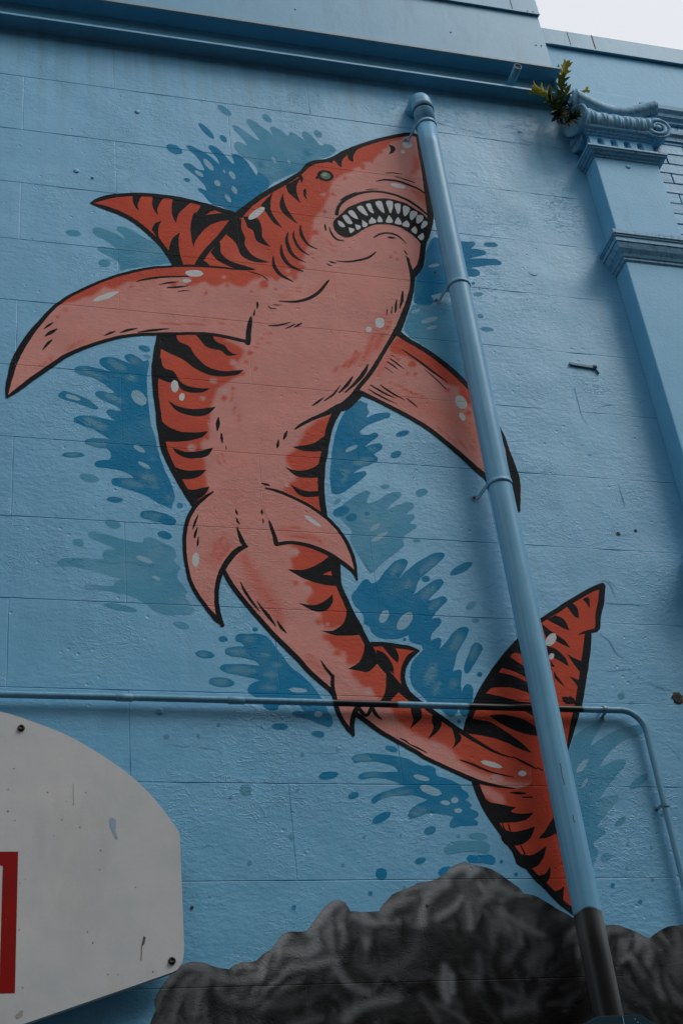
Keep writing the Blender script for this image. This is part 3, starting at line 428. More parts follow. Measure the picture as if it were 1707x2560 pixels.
s|pectoral_fin_right|line|black|1795,5665,5 1834,5631,12 1898,5589,4
s|pectoral_fin_right|line|black|1906,5601,5 1930,5577,10 1951,5555,3
p|pectoral_fin_right|highlight|white|2183,5624 2186,5595 2174,5571 2153,5567 2136,5585 2132,5614 2144,5638 2165,5642
p|pectoral_fin_right|highlight|white|2164,5531 2166,5513 2160,5500 2149,5501 2140,5514 2138,5532 2145,5545 2155,5545
p|tail_fin|highlight|white|2373,4436 2374,4419 2360,4395 2337,4378 2321,4379 2319,4396 2334,4420 2356,4437
p|tail_fin|highlight|white|2346,4344 2347,4335 2341,4324 2330,4317 2322,4319 2320,4328 2327,4339 2337,4345
p|pectoral_fin_right|outline|black|2328,5389c 2336,5350 2345,5282 2352,5218 2349,5133 2333,5032c 2323,5028 2307,5054 2305,5109 2312,5215
s|crack|crack|crack|2651,4699,2 2668,4681,3 2674,4642,2 2680,4610,1
s|crack|crack|crack|2627,4594,2 2686,4590,3 2753,4593,3 2817,4585,1
s|crack|crack|crack|2565,4447,2 2603,4409,3 2620,4357,3 2660,4327,1
s|crack|crack|crack|2697,4663,1 2658,4703,2 2607,4691,1
s|crack|crack|crack|2733,5752,2 2733,5599,2 2750,5531,1
s|crack|crack|crack|2835,5647,1 2888,5665,3 2914,5661,1
s|crack|crack|crack|2715,5368,2 2734,5362,4
s|crack|crack|crack|2642,6462,3 2667,6444,6 2686,6454,2
s|crack|crack|crack|2827,5216,1 2829,5134,3 2829,5087,1
s|crack|crack|crack|567,4684,1 607,4668,1 657,4674,1 702,4680,1 722,4669,2 762,4665,1 778,4678,1
s|crack|crack|crack|765,4662,1 764,4632,1
s|crack|crack|crack|796,4777,1 826,4758,1 837,4757,1
s|crack|crack|crack|873,4693,1 874,4657,1
s|crack|crack|crack|363,4843,1 378,4826,2
s|crack|crack|crack|346,5054,1 381,5060,1
s|crack|crack|crack|1603,4742,1 1626,4706,2 1635,4684,1
s|crack|crack|crack|1953,4577,1 2004,4580,1 2020,4590,1
s|crack|crack|crack|2079,4555,1 2125,4527,1
s|crack|crack|crack|2097,4631,1 2128,4646,2 2161,4666,1
s|crack|crack|crack|2727,4228,1 2768,4208,3 2824,4195,1
s|crack|crack|crack|2740,3960,1 2775,3915,2 2780,3893,1
s|crack|crack|crack|2382,3811,1 2416,3816,2 2458,3809,1 2492,3815,1
s|crack|crack|crack|2396,3651,1 2413,3646,1 2413,3627,1
s|crack|crack|crack|2607,3673,1 2633,3668,1
s|crack|crack|crack|2401,3512,1 2412,3499,1 2408,3481,1
s|crack|crack|crack|2463,3481,2 2477,3473,2
s|crack|crack|crack|2322,7489,4 2367,7477,3 2417,7466,2 2532,7452,2 2625,7439,1
s|crack|crack|crack|2436,7133,1 2492,7128,2
s|crack|crack|crack|2620,7407,1 2701,7407,3 2832,7408,2
s|crack|crack|crack|2862,6977,3 2887,6991,2
s|crack|crack|crack|3012,7295,2 3043,7316,2
s|crack|crack|crack|2341,7116,1 2372,7093,2
s|crack|crack|crack|2777,7494,8 2797,7501,5
s|crack|crack|crack_light|1300,3902,1 1369,3898,2 1445,3904,1
s|crack|crack|crack_light|886,3921,1 938,3911,2 1000,3905,1
s|crack|crack|crack_light|1132,4002,2 1151,3991,3
s|crack|crack|crack_light|1246,3732,2 1279,3722,2
s|crack|crack|crack_light|2544,4279,1 2584,4277,3 2650,4286,3 2696,4281,1
s|crack|crack|crack_light|2688,4251,1 2718,4228,2
s|crack|crack|crack_light|890,3614,1 909,3619,2 898,3599,1
s|crack|crack|crack_light|904,3537,2 924,3554,3 946,3542,1
s|crack|crack|crack_light|1259,3615,1 1282,3610,2
s|crack|crack|crack_light|974,3331,1 948,3333,1
s|crack|crack|crack_light|801,3924,1 833,3922,2 857,3915,2 886,3925,1
s|crack|crack|crack_light|914,3921,1 942,3911,2
s|crack|crack|crack_light|615,3931,1 633,3932,2
p|chip|chip|chip|2344,4152c 2362,4155 2369,4150 2375,4159 2383,4152 2392,4147 2393,4136 2398,4127c 2380,4124 2352,4124 2344,4135
"""
SPRAYS = """
splash_pale_head|p|sp_dark|12|0.7|1617,7096 1605,7092 1593,7105 1587,7125 1591,7142 1603,7146 1616,7134 1622,7113
splash_pale_head|p|sp_dark|12|0.7|1585,7082 1583,7075 1576,7072 1571,7073 1569,7079 1572,7086 1578,7089 1584,7088
splash_pale_head|p|sp_dark|12|0.7|1373,6969 1362,6966 1350,6976 1345,6995 1350,7011 1361,7015 1373,7004 1378,6985
splash_pale_head|p|sp_dark|60|0.35|1353,6914 1422,6963 1524,7010 1579,7029 1554,6968 1435,6892 1380,6845
splash_dark_head|p|sp_bright|40|0.5|1286,6903 1338,6912 1388,6884 1377,6827 1307,6743 1234,6651 1206,6655 1278,6792
splash_pale_fin|p|sp_dark|60|0.25|694,6329 830,6341 905,6278 686,6198 669,6244
splash_dark_left|p|sp_mid|7|0.85|692,5631 676,5624 646,5633 620,5652 613,5671 629,5678 659,5669 685,5649
splash_dark_left|p|sp_mid|7|0.85|605,5574 588,5572 551,5582 516,5598 503,5612 520,5614 557,5604 592,5587
splash_dark_left|p|sp_mid|7|0.85|670,5455 656,5450 628,5459 604,5476 597,5492 612,5498 639,5489 663,5471
splash_dark_left|p|sp_mid|7|0.85|612,5313 594,5306 557,5314 524,5332 513,5351 531,5358 568,5350 601,5332
splash_dark_left|p|sp_mid|7|0.85|609,5236 595,5229 561,5223 528,5223 514,5228 528,5235 562,5241 595,5241
splash_dark_left|p|sp_mid|7|0.85|734,5591 727,5577 709,5570 692,5574 685,5586 692,5599 710,5606 727,5603
splash_dark_left|p|sp_mid|7|0.85|745,5683 739,5673 725,5668 711,5670 706,5678 712,5688 726,5694 739,5692
splash_dark_left|p|sp_mid|7|0.8|799,5072 786,5060 762,5060 740,5072 734,5089 747,5102 772,5102 794,5090
splash_dark_left|p|sp_mid|7|0.8|805,5040 800,5031 789,5027 778,5029 773,5037 778,5046 789,5050 800,5047
splash_dark_left|p|sp_mid|7|0.8|751,5033 735,5026 702,5030 671,5042 660,5056 676,5063 709,5059 740,5047
splash_dark_left|p|sp_mid|7|0.8|854,4994 851,4984 842,4980 834,4983 831,4992 835,5001 843,5006 851,5002
splash_dark_left|p|sp_mid|7|0.8|798,5177 795,5170 788,5167 781,5169 778,5175 781,5182 788,5186 795,5183
splash_dark_left|p|sp_mid|7|0.8|816,4893 804,4887 777,4887 752,4894 743,4904 755,4910 781,4910 807,4903
splash_dark_left|p|sp_mid|7|0.8|488,5169 481,5164 462,5160 444,5160 437,5164 444,5170 462,5173 481,5173
splash_dark_left|p|sp_mid|7|0.7|493,5169 487,5164 473,5161 458,5162 452,5165 458,5170 473,5173 487,5173
splash_pale_snout|p|sp_dark|60|0.3|2175,6046 2251,6039 2205,5716 2148,5795 2140,5905
splash_dark_chest|p|sp_mid|7|0.85|1711,5256 1699,5240 1668,5223 1637,5215 1623,5221 1634,5237 1665,5254 1697,5261
splash_dark_chest|p|sp_mid|7|0.85|1736,5312 1730,5302 1716,5295 1701,5294 1695,5300 1700,5309 1715,5317 1730,5318
splash_dark_chest|p|sp_mid|7|0.85|1605,5184 1600,5173 1586,5165 1571,5165 1565,5172 1570,5184 1584,5192 1599,5192
splash_dark_chest|p|sp_mid|7|0.85|1594,5157 1593,5144 1581,5128 1565,5117 1555,5119 1557,5131 1569,5148 1584,5158
splash_dark_tail|p|sp_mid|7|0.85|1763,4739 1765,4722 1751,4697 1731,4677 1717,4674 1715,4690 1728,4716 1748,4736
splash_dark_tail|p|sp_mid|7|0.85|1925,4770 1918,4749 1889,4717 1855,4693 1836,4691 1843,4712 1872,4743 1906,4767
splash_dark_tail|p|sp_mid|7|0.85|1899,4644 1895,4625 1871,4595 1842,4573 1826,4570 1830,4588 1854,4617 1882,4641
splash_dark_tail|p|sp_mid|7|0.85|1908,4569 1904,4556 1886,4537 1866,4524 1855,4523 1859,4535 1876,4554 1897,4568
splash_dark_tail|p|sp_mid|7|0.85|1799,4655 1800,4641 1790,4624 1775,4614 1762,4618 1760,4632 1770,4649 1786,4658
splash_dark_tail|p|sp_mid|7|0.85|1972,4432 1972,4415 1956,4380 1934,4348 1918,4338 1918,4356 1934,4391 1957,4422
splash_dark_tail|p|sp_mid|7|0.85|1846,4282 1850,4263 1837,4229 1814,4199 1795,4192 1791,4211 1804,4245 1827,4275
splash_dark_tail|p|sp_mid|7|0.85|1850,4206 1853,4195 1846,4175 1832,4158 1820,4154 1817,4165 1824,4185 1838,4203
splash_dark_tail|p|sp_mid|7|0.85|1914,4215 1917,4207 1912,4192 1902,4181 1893,4178 1890,4186 1895,4201 1905,4212
splash_dark_tail|p|sp_mid|7|0.85|2029,4373 2031,4360 2020,4335 2003,4313 1990,4307 1988,4321 1999,4345 2016,4367
splash_dark_stalk|p|sp_mid|7|0.85|1113,4302 1100,4293 1072,4290 1044,4295 1033,4305 1046,4315 1075,4318 1103,4313
splash_dark_stalk|p|sp_mid|7|0.85|1143,4225 1124,4215 1081,4214 1040,4221 1024,4232 1043,4241 1085,4243 1127,4236
splash_dark_stalk|p|sp_mid|7|0.85|1213,4158 1204,4150 1182,4146 1161,4149 1153,4156 1162,4164 1184,4168 1205,4165
splash_dark_stalk|p|sp_mid|7|0.85|1218,4213 1210,4203 1191,4199 1174,4202 1167,4212 1175,4222 1194,4227 1211,4223
splash_dark_stalk|p|sp_mid|7|0.85|1148,4361 1140,4353 1122,4349 1104,4352 1097,4359 1105,4366 1123,4370 1141,4368
splash_dark_stalk|p|sp_mid|7|0.85|1191,4294 1186,4286 1175,4282 1165,4285 1161,4293 1166,4301 1177,4305 1187,4302
splash_dark_stalk|p|sp_mid|7|0.85|1234,4253 1228,4245 1215,4241 1203,4244 1198,4252 1204,4260 1217,4264 1229,4261
splash_dark_stalk|p|sp_mid|7|0.85|962,4287 956,4282 942,4280 928,4283 923,4290 930,4295 944,4297 957,4294
splash_dark_stalk|p|sp_mid|7|0.85|1037,4173 1026,4165 1002,4163 978,4168 969,4177 980,4185 1005,4187 1029,4182
splash_dark_low|p|sp_mid|7|0.85|1545,3880 1533,3871 1506,3867 1480,3871 1470,3879 1482,3888 1509,3892 1535,3889
splash_dark_low|p|sp_mid|7|0.85|1585,3814 1571,3808 1539,3806 1507,3808 1495,3813 1509,3819 1541,3821 1572,3819
splash_dark_low|p|sp_mid|7|0.85|1681,3754 1662,3743 1616,3730 1570,3722 1550,3725 1569,3736 1615,3749 1662,3756
splash_dark_low|p|sp_mid|7|0.85|1721,3682 1713,3671 1691,3659 1668,3655 1657,3660 1664,3671 1686,3682 1710,3687
splash_pale_right|p|sp_bright|60|0.35|2332,3778 2375,3751 2363,3672 2335,3594 2342,3553 2313,3517 2309,3672
rock|s|g20|0|0.9|897,3055,47 929,3016,47 988,2989,47 1073,2970,47
rock|s|g20|0|0.9|1121,3019,65 1257,3058,66 1349,3077,67
rock|s|g22|0|0.9|1524,3184,92 1647,3227,93 1736,3180,93 1832,3178,94
rock|s|g22|0|0.9|1376,3187,41 1380,3107,40 1433,3084,40
rock|s|g14|0|0.9|2122,3219,82 2153,3125,81 2173,3033,80
rock|s|g95|0|0.9|766,3088,25 806,3134,26 859,3145,26 901,3131,26
rock|s|g95|0|0.9|730,3010,21 748,3055,21 779,3096,21
rock|s|g45|0|0.9|834,3074,13 865,3098,13 887,3115,13
rock|s|g45|0|0.9|758,2972,14 768,3013,15 784,3050,15
rock|s|g75|0|0.9|787,2971,15 798,3020,15 820,3061,15
rock|s|g75|0|0.9|856,2993,21 862,3027,21 871,3056,21
rock|s|g62|0|0.9|940,3058,21 965,3028,21 1007,3018,21 1047,3025,21 1079,3050,22
rock|s|g40|0|0.9|988,3052,17 1017,3039,17 1061,3046,17
rock|s|g80|0|0.9|901,3119,26 951,3096,26 1021,3090,26 1074,3097,26
rock|s|g102|0|0.9|988,3129,22 1016,3144,22 1042,3137,22
rock|s|g102|0|0.9|1075,3106,22 1086,3136,22 1097,3166,22 1116,3188,22
rock|s|g112|0|0.9|1138,3183,31 1145,3214,31 1165,3236,31
rock|s|g112|0|0.9|1248,3243,32 1279,3279,32 1315,3320,32 1350,3347,33
rock|s|g95|0|0.9|1179,3182,40 1223,3177,40 1267,3207,41 1280,3243,41
rock|s|g45|0|0.9|1286,3256,14 1291,3220,14 1301,3184,14 1295,3166,13
rock|s|g45|0|0.9|1172,3151,16 1221,3150,16 1280,3158,16
rock|s|g45|0|0.9|1347,3315,18 1334,3278,18 1336,3210,18 1345,3161,18
rock|s|g45|0|0.9|1172,3103,26 1263,3114,27 1309,3122,27
rock|s|g86|0|0.9|1150,3113,26 1197,3133,27 1256,3136,27 1312,3153,27
rock|s|g86|0|0.9|1321,3287,23 1320,3233,23 1320,3188,23
rock|s|g86|0|0.9|1381,3323,19 1367,3287,18 1367,3241,18
rock|s|g74|0|0.9|1324,3143,22 1334,3108,22 1367,3072,22
rock|s|g40|0|0.9|1386,3277,32 1424,3249,32 1469,3230,32
rock|s|g90|0|0.9|1406,3295,23 1442,3276,23 1492,3271,23 1560,3279,23
rock|s|g90|0|0.9|1517,3312,37 1559,3344,38 1620,3372,38
rock|s|g90|0|0.9|1598,3386,24 1653,3400,24 1699,3414,24
rock|s|g98|0|0.9|1640,3273,38 1664,3343,38 1699,3385,39 1752,3414,39
rock|s|g98|0|0.9|1704,3286,24 1757,3318,24 1802,3356,24
rock|s|g115|0|0.9|1778,3452,29 1821,3471,30 1851,3471,30
rock|s|g115|0|0.9|1846,3442,25 1878,3456,25
rock|s|g45|0|0.9|1616,3274,19 1632,3320,19 1651,3353,19
rock|s|g45|0|0.9|1698,3310,29 1752,3347,29 1782,3385,29
rock|s|g45|0|0.9|1804,3337,19 1806,3289,19 1795,3248,19
rock|s|g45|0|0.9|1864,3432,20 1925,3437,20 1963,3427,20
rock|s|g84|0|0.9|1824,3336,24 1821,3289,24 1820,3256,24
rock|s|g84|0|0.9|1891,3384,29 1942,3393,29 1988,3368,29
rock|s|g84|0|0.9|1874,3345,24 1912,3364,24
rock|s|g84|0|0.9|1937,3306,29 1935,3269,29 1959,3240,29
rock|s|g52|0|0.9|1429,3128,36 1472,3109,36 1539,3125,36 1602,3173,37 1621,3205,37
rock|s|g52|0|0.9|1832,3150,23 1827,3096,23 1805,3047,23
rock|s|g52|0|0.9|1608,3018,22 1635,2982,22 1653,2943,22
rock|s|g52|0|0.9|1660,2994,22 1725,2958,22 1753,2931,22
rock|s|g72|0|0.9|1330,3143,22 1346,3086,22 1384,3054,22 1427,3040,22
rock|s|g72|0|0.9|1336,2953,30 1376,2986,31 1432,3005,31 1525,3016,31
rock|s|g82|0|0.9|1704,3112,28 1693,3055,27 1697,3006,27
rock|s|g82|0|0.9|1722,3090,21 1718,3036,20
rock|s|g24|0|0.9|1437,2967,26 1521,2986,27 1579,3005,27
rock|s|g78|0|0.9|1948,3297,24 1983,3268,24 2037,3239,24 2073,3219,24
rock|s|g78|0|0.9|1947,3345,19 2000,3363,20 2060,3362,20
rock|s|g78|0|0.9|2328,3234,30 2380,3238,30
rock|s|g78|0|0.9|2403,3204,17 2379,3167,17
rock|s|g40|0|0.9|1970,3335,39 2043,3324,39 2077,3295,39 2132,3266,39
rock|s|g40|0|0.9|2505,3197,35 2511,3140,34
rock|s|g53|0|0.9|1927,3288,29 1943,3240,29 1971,3207,29 1970,3175,28 1935,3143,28
rock|s|g53|0|0.9|2085,3182,34 2043,3146,33 2004,3119,33
rock|s|g53|0|0.9|1902,2961,32 1952,2972,32 2001,2975,32
rock|s|g85|0|0.9|2462,3193,30 2470,3160,30 2454,3118,29
rock|s|g72|0|0.9|2587,3153,25 2587,3115,25
rock|s|g72|0|0.9|2596,3229,25 2605,3181,25
rock|s|g42|0|0.9|1883,3041,23 1937,3017,23 1981,2998,23
rock|s|g42|0|0.9|2320,3066,29 2354,3019,29 2418,2972,29
rock|s|g42|0|0.9|2317,2966,19 2380,2919,19
tail_fin|p|deep|80|0.5|2170,3982 2236,3984 2246,3766 2235,3557 2224,3286 2163,3359 2142,3507 2135,3660 2128,3818
tail_fin|p|pink|10|0.9|1949,3781 1991,3758 2025,3740 2030,3706 1998,3705 1965,3727 1948,3747
body|p|red|9|0.95|1177,6686 1381,6864 1572,7028 1668,7111 1890,7269 2138,7346 2067,7287 1984,7188 1943,7132 1853,7068 1821,7024 1777,6998 1733,6962 1700,6900 1686,6833 1669,6794 1644,6744 1612,6685 1589,6646 1580,6582 1564,6519 1540,6463 1520,6392 1497,6346 1509,6331 1460,6274 1364,6244 1291,6242 1244,6187 1008,6146 1022,6436
body|p|red|9|0.95|804,5861 1081,5872 1126,5843 1177,5815 1198,5783 1171,5724 1151,5684 1190,5666 1160,5641 1112,5606 1075,5566 1049,5506 1035,5454 1026,5383 1023,5327 999,5291 986,5262 990,5229 967,5193 986,5207 997,5154 997,5114 997,5061 1006,5026 944,4953 863,5038 792,5312 791,5430 786,5644
body|p|red|9|0.95|1602,5504 1546,5473 1465,5418 1418,5350 1391,5298 1365,5261 1334,5231 1347,5184 1342,5196 1362,5164 1370,5124 1309,5066 1361,5030 1413,4994 1454,4958 1489,4921 1508,5210
body|p|red|9|0.95|1316,4701 1314,4738 1328,4776 1313,4797 1374,4804 1477,4754 1514,4737 1502,4625 1432,4621 1329,4670
body|p|red|9|0.95|1357,4629 1486,4624 1528,4517 1532,4457 1465,4424 1427,4423 1409,4451 1413,4493 1369,4521 1360,4538 1385,4582
body|p|red|9|0.95|1408,4390 1559,4417 1596,4365 1582,4301 1520,4264 1490,4269 1487,4320 1445,4336 1427,4364
body|p|red|12|0.95|1502,4240 1611,4272 1642,4228 1702,4122 1647,4104 1597,4122 1575,4152 1551,4165 1519,4201
body|p|red|12|0.95|1649,4115 1723,4118 1792,4086 1926,3995 1973,3957 2098,3883 2158,3861 2161,3792 2041,3801 1941,3832 1871,3879 1856,3916 1813,3943 1734,3974 1696,4001 1651,4049
body|p|redorange|50|0.35|1188,6360 1315,6413 1370,6320 1461,6291 1334,6248 1177,6186
body|s|red|0|0.45|2184,7215,34 2166,7133,37 2143,7071,22
body|s|red|0|0.45|2139,7090,12 2119,7048,8
body|s|red|0|0.7|2125,6944,24 2168,6904,49 2181,6850,32
body|s|red|0|0.7|2178,7175,25 2170,7114,25
body|s|red|0|0.35|1871,6073,43 1823,5939,64 1776,5854,49 1718,5778,28
body|s|red|0|0.6|1800,5952,16 1757,5852,15 1734,5811,7
body|s|red|0|0.6|1838,5956,21 1804,5881,24
body|s|red|0|0.6|1713,5847,10 1642,5750,10
body|s|red|0|0.6|1731,5841,8 1666,5753,8
body|s|red|0|0.6|1612,5751,5 1583,5710,7
body|s|red|0|0.5|1122,4732,34 1149,4666,51 1185,4589,62 1221,4514,61 1252,4444,33
body|s|red|0|0.35|1346,4286,33 1393,4231,32
body|s|red|0|0.7|1645,6527,6 1659,6503,9 1680,6488,3
body|s|red|0|0.7|1656,6472,6 1680,6463,5
body|s|red|0|0.7|1414,6169,7 1483,6182,6
body|s|red|0|0.7|1383,6139,10 1436,6141,7
body|s|red|0|0.7|1447,6196,6 1484,6203,4
body|s|redorange|0|0.4|1551,6187,43 1594,6243,29
body|s|red|0|0.75|1134,5550,6 1122,5499,6
body|s|red|0|0.75|1141,5490,6 1136,5443,7
body|s|red|0|0.75|1159,5456,6 1152,5395,6
body|s|red|0|0.75|1050,5213,5 1061,5174,4
body|s|red|0|0.75|1072,5222,5 1079,5175,4
body|s|red|0|0.75|1295,5898,5 1349,5913,3
body|s|red|0|0.75|1263,5867,5 1342,5890,3
body|s|red|0|0.75|1264,5840,6 1318,5855,4
body|s|red|0|0.75|1250,5820,6 1277,5821,4
body|s|red|0|0.75|1712,5847,8 1666,5757,8
body|s|red|0|0.75|1671,5803,7 1635,5749,7
body|s|red|0|0.75|1613,5743,4 1582,5706,4
body|p|red|5|0.9|1897,7074 1891,7059 1878,7051 1867,7055 1864,7068 1870,7083 1883,7091 1894,7087
body|p|red|5|0.9|1944,7123 1940,7114 1933,7110 1927,7112 1925,7119 1929,7128 1936,7132 1942,7130
body|p|red|5|0.9|2002,7194 1998,7184 1990,7179 1983,7181 1981,7190 1985,7199 1993,7204 2000,7202
body|p|red|5|0.9|1790,6974 1785,6964 1776,6958 1769,6961 1766,6970 1771,6981 1779,6986 1787,6983
body|p|red|5|0.9|1716,6849 1713,6840 1705,6835 1698,6838 1696,6846 1700,6855 1708,6859 1714,6857
body|p|red|5|0.9|1661,6722 1657,6712 1648,6706 1641,6709 1638,6718 1643,6728 1651,6733 1659,6730
body|p|red|5|0.9|1609,6574 1603,6558 1590,6551 1578,6555 1574,6568 1580,6583 1594,6592 1605,6587
body|p|red|5|0.9|1338,6203 1329,6183 1311,6172 1294,6178 1288,6197 1297,6218 1315,6228 1332,6222
body|p|red|5|0.9|1380,6182 1376,6174 1370,6170 1363,6173 1361,6180 1364,6187 1371,6192 1378,6189
body|p|red|5|0.9|1264,6149 1262,6142 1256,6139 1250,6141 1248,6147 1251,6153 1257,6157 1262,6155
body|p|red|5|0.9|1392,6248 1387,6236 1377,6230 1367,6234 1364,6244 1369,6256 1379,6262 1389,6258
body|p|red|5|0.9|1480,6264 1475,6252 1463,6245 1453,6249 1450,6260 1455,6273 1466,6279 1477,6276
body|p|red|5|0.9|1980,6495 1977,6489 1971,6486 1966,6488 1965,6493 1968,6499 1973,6503 1978,6501
body|p|red|5|0.9|1952,6466 1949,6460 1944,6457 1939,6458 1937,6464 1940,6470 1946,6473 1951,6472
body|p|red|5|0.9|1986,6453 1983,6446 1977,6443 1971,6444 1970,6450 1973,6457 1979,6461 1984,6459
body|p|red|5|0.9|1898,6047 1896,6041 1890,6038 1886,6040 1884,6045 1887,6050 1892,6053 1897,6052
body|p|red|5|0.9|1566,6430 1563,6424 1558,6421 1553,6423 1552,6428 1554,6434 1560,6437 1564,6436
body|p|red|5|0.9|1521,6337 1517,6327 1508,6322 1500,6324 1497,6334 1501,6344 1510,6349 1518,6346
body|p|red|5|0.9|1235,5784 1231,5774 1222,5769 1214,5772 1211,5781 1215,5791 1224,5795 1232,5793
body|p|red|5|0.9|1216,5734 1213,5726 1206,5722 1199,5724 1196,5732 1200,5740 1207,5744 1214,5742
body|p|red|5|0.9|1252,5694 1249,5687 1242,5683 1236,5686 1234,5692 1237,5699 1244,5703 1250,5700
body|p|red|5|0.9|1148,5577 1145,5571 1139,5567 1133,5569 1131,5576 1134,5582 1140,5586 1146,5584
body|p|red|5|0.9|1201,5664 1196,5653 1186,5647 1176,5650 1173,5661 1178,5672 1188,5678 1198,5674
body|p|red|5|0.9|1110,5519 1106,5509 1097,5504 1088,5507 1085,5517 1090,5527 1099,5531 1107,5528
body|p|red|5|0.9|1020,5303 1017,5295 1010,5291 1003,5294 1001,5301 1004,5309 1011,5313 1018,5310
body|p|red|5|0.9|1897,6046 1894,6040 1889,6037 1884,6039 1883,6044 1886,6049 1891,6052 1896,6051
body|p|red|5|0.9|1881,6008 1878,6001 1871,5998 1866,6000 1864,6006 1867,6013 1874,6016 1879,6014
body|p|red|5|0.9|1333,4617 1330,4609 1322,4606 1315,4609 1312,4616 1316,4623 1324,4627 1331,4624
body|p|red|5|0.9|1411,4452 1407,4443 1398,4439 1389,4442 1386,4450 1391,4459 1400,4463 1409,4460
body|p|red|5|0.9|1474,4314 1468,4304 1456,4299 1446,4303 1442,4313 1448,4323 1460,4328 1470,4324
body|p|palepink|5|0.9|1168,5721 1162,5707 1149,5700 1137,5704 1133,5717 1139,5731 1151,5738 1163,5734
body|p|palepink|5|0.9|1071,5609 1065,5595 1053,5589 1041,5593 1037,5606 1042,5619 1055,5626 1067,5622
body|p|palepink|5|0.9|1016,5509 1012,5501 1004,5496 996,5499 993,5507 997,5516 1005,5521 1013,5518
body|p|palepink|5|0.9|966,5247 960,5232 947,5225 934,5230 929,5243 935,5258 948,5265 961,5260
body|p|palepink|5|0.9|1114,5563 1108,5547 1093,5540 1080,5545 1075,5559 1082,5574 1096,5582 1109,5577
body|p|palepink|5|0.9|1669,6837 1664,6827 1655,6821 1647,6824 1645,6833 1649,6844 1658,6850 1666,6847
body|p|palepink|5|0.9|1448,6299 1444,6289 1436,6285 1428,6287 1426,6296 1430,6305 1438,6310 1446,6308
body|p|palepink|5|0.9|1350,4762 1342,4747 1327,4740 1313,4745 1309,4759 1316,4774 1331,4781 1345,4776
body|p|palepink|5|0.9|1444,4438 1442,4433 1436,4431 1431,4433 1429,4438 1432,4443 1438,4445 1443,4443
body|p|palepink|5|0.9|1388,4594 1380,4580 1366,4573 1352,4578 1347,4592 1354,4606 1369,4613 1383,4608
body|p|palepink|5|0.9|1340,5085 1336,5075 1326,5070 1317,5073 1314,5083 1318,5093 1328,5097 1337,5094
body|p|palepink|5|0.9|1582,4152 1576,4141 1563,4136 1551,4140 1547,4151 1554,4163 1567,4168 1579,4164
body|p|palepink|5|0.9|1578,4155 1572,4144 1559,4139 1547,4143 1543,4154 1549,4166 1563,4171 1574,4167
body|p|palepink|5|0.9|1809,3934 1805,3928 1797,3925 1790,3927 1788,3934 1792,3940 1800,3943 1807,3941
body|p|palepink|5|0.9|2036,3806 2026,3792 2009,3786 1994,3792 1989,3806 1999,3820 2016,3826 2031,3820
pelvic_fin_left|s|red|0|0.4|1005,4707,56 1051,4778,63
pelvic_fin_left|s|red|0|0.6|1014,4781,8 1058,4816,10
pelvic_fin_left|s|red|0|0.6|1026,4708,12 1071,4773,13
pelvic_fin_left|s|red|0|0.6|1007,4744,5 1035,4783,6
pelvic_fin_right|s|red|0|0.3|1292,4862,35 1372,4842,41 1440,4815,24
pelvic_fin_right|s|red|0|0.65|1293,4875,7 1337,4882,9 1374,4871,5
pelvic_fin_right|s|red|0|0.65|1317,4832,5 1399,4841,12 1445,4815,5
pectoral_fin_left|p|red|9|0.95|389,5946 433,5967 478,5984 512,6009 557,6029 586,6062 597,6081 614,6085 631,6078 660,6090 695,6122 730,6135 807,6164 907,6188 985,6198 966,6163 965,6143 1001,6148 1032,6173 1050,6179 1073,6162 1103,6162 1134,6183 1159,6186 1194,6171 1237,6176 1257,6212 1277,6231 1314,6240 1300,6292 1177,6291 996,6281 816,6239 732,6211 558,6107 444,6014
pectoral_fin_left|s|red|0|0.5|445,5707,13 478,5740,15 522,5775,9
pectoral_fin_left|s|red|0|0.5|338,5608,9 370,5633,12
pectoral_fin_left|s|red|0|0.5|383,5663,15 389,5643,11
pectoral_fin_left|s|red|0|0.6|840,5908,5 920,5910,8 1055,5927,4
pectoral_fin_left|s|red|0|0.6|1027,5950,4 1068,5948,7 1120,5943,3
pectoral_fin_left|s|red|0|0.6|1075,5968,5 1128,5967,5
pectoral_fin_left|p|red|5|0.9|450,5932 448,5925 442,5921 436,5923 434,5930 436,5937 442,5941 448,5939
pectoral_fin_left|p|red|5|0.9|414,5888 412,5882 406,5878 401,5880 398,5886 401,5893 406,5896 412,5894
pectoral_fin_left|p|red|5|0.9|728,6103 725,6096 719,6092 713,6094 710,6101 713,6108 719,6112 725,6110
pectoral_fin_left|p|red|5|0.9|1059,6114 1056,6106 1049,6102 1043,6104 1041,6111 1044,6119 1050,6123 1057,6120
pectoral_fin_left|p|red|5|0.9|1158,6170 1155,6161 1148,6157 1141,6160 1139,6167 1142,6175 1149,6179 1156,6177
pectoral_fin_left|p|red|5|0.9|1264,6149 1261,6142 1255,6138 1249,6140 1247,6147 1250,6154 1257,6158 1262,6156
pectoral_fin_left|p|red|5|0.9|1378,6181 1375,6174 1369,6170 1363,6172 1361,6179 1364,6186 1371,6190 1376,6188
pectoral_fin_left|p|red|5|0.9|1337,6202 1329,6184 1312,6174 1297,6179 1292,6196 1300,6215 1316,6225 1331,6219
pectoral_fin_left|p|red|5|0.9|924,6146 919,6134 909,6127 899,6131 895,6142 900,6154 910,6160 920,6157
pectoral_fin_left|p|palepink|5|0.9|1147,6223 1144,6214 1136,6209 1129,6212 1126,6220 1130,6229 1137,6233 1145,6231
pectoral_fin_right|p|red|12|0.95|1907,5957 1958,5963 2039,5909 2126,5816 2232,5688 2237,5567 2213,5572 2162,5643 2157,5688 2115,5703 2066,5747 2022,5793 1942,5842 1864,5865
pectoral_fin_right|p|redorange|70|0.55|1816,5637 1994,5595 2171,5545 2279,5446 2199,5342 2092,5434 1924,5536
pectoral_fin_right|s|red|0|0.65|1841,5685,4 1915,5647,10 1996,5610,8 2018,5575,3
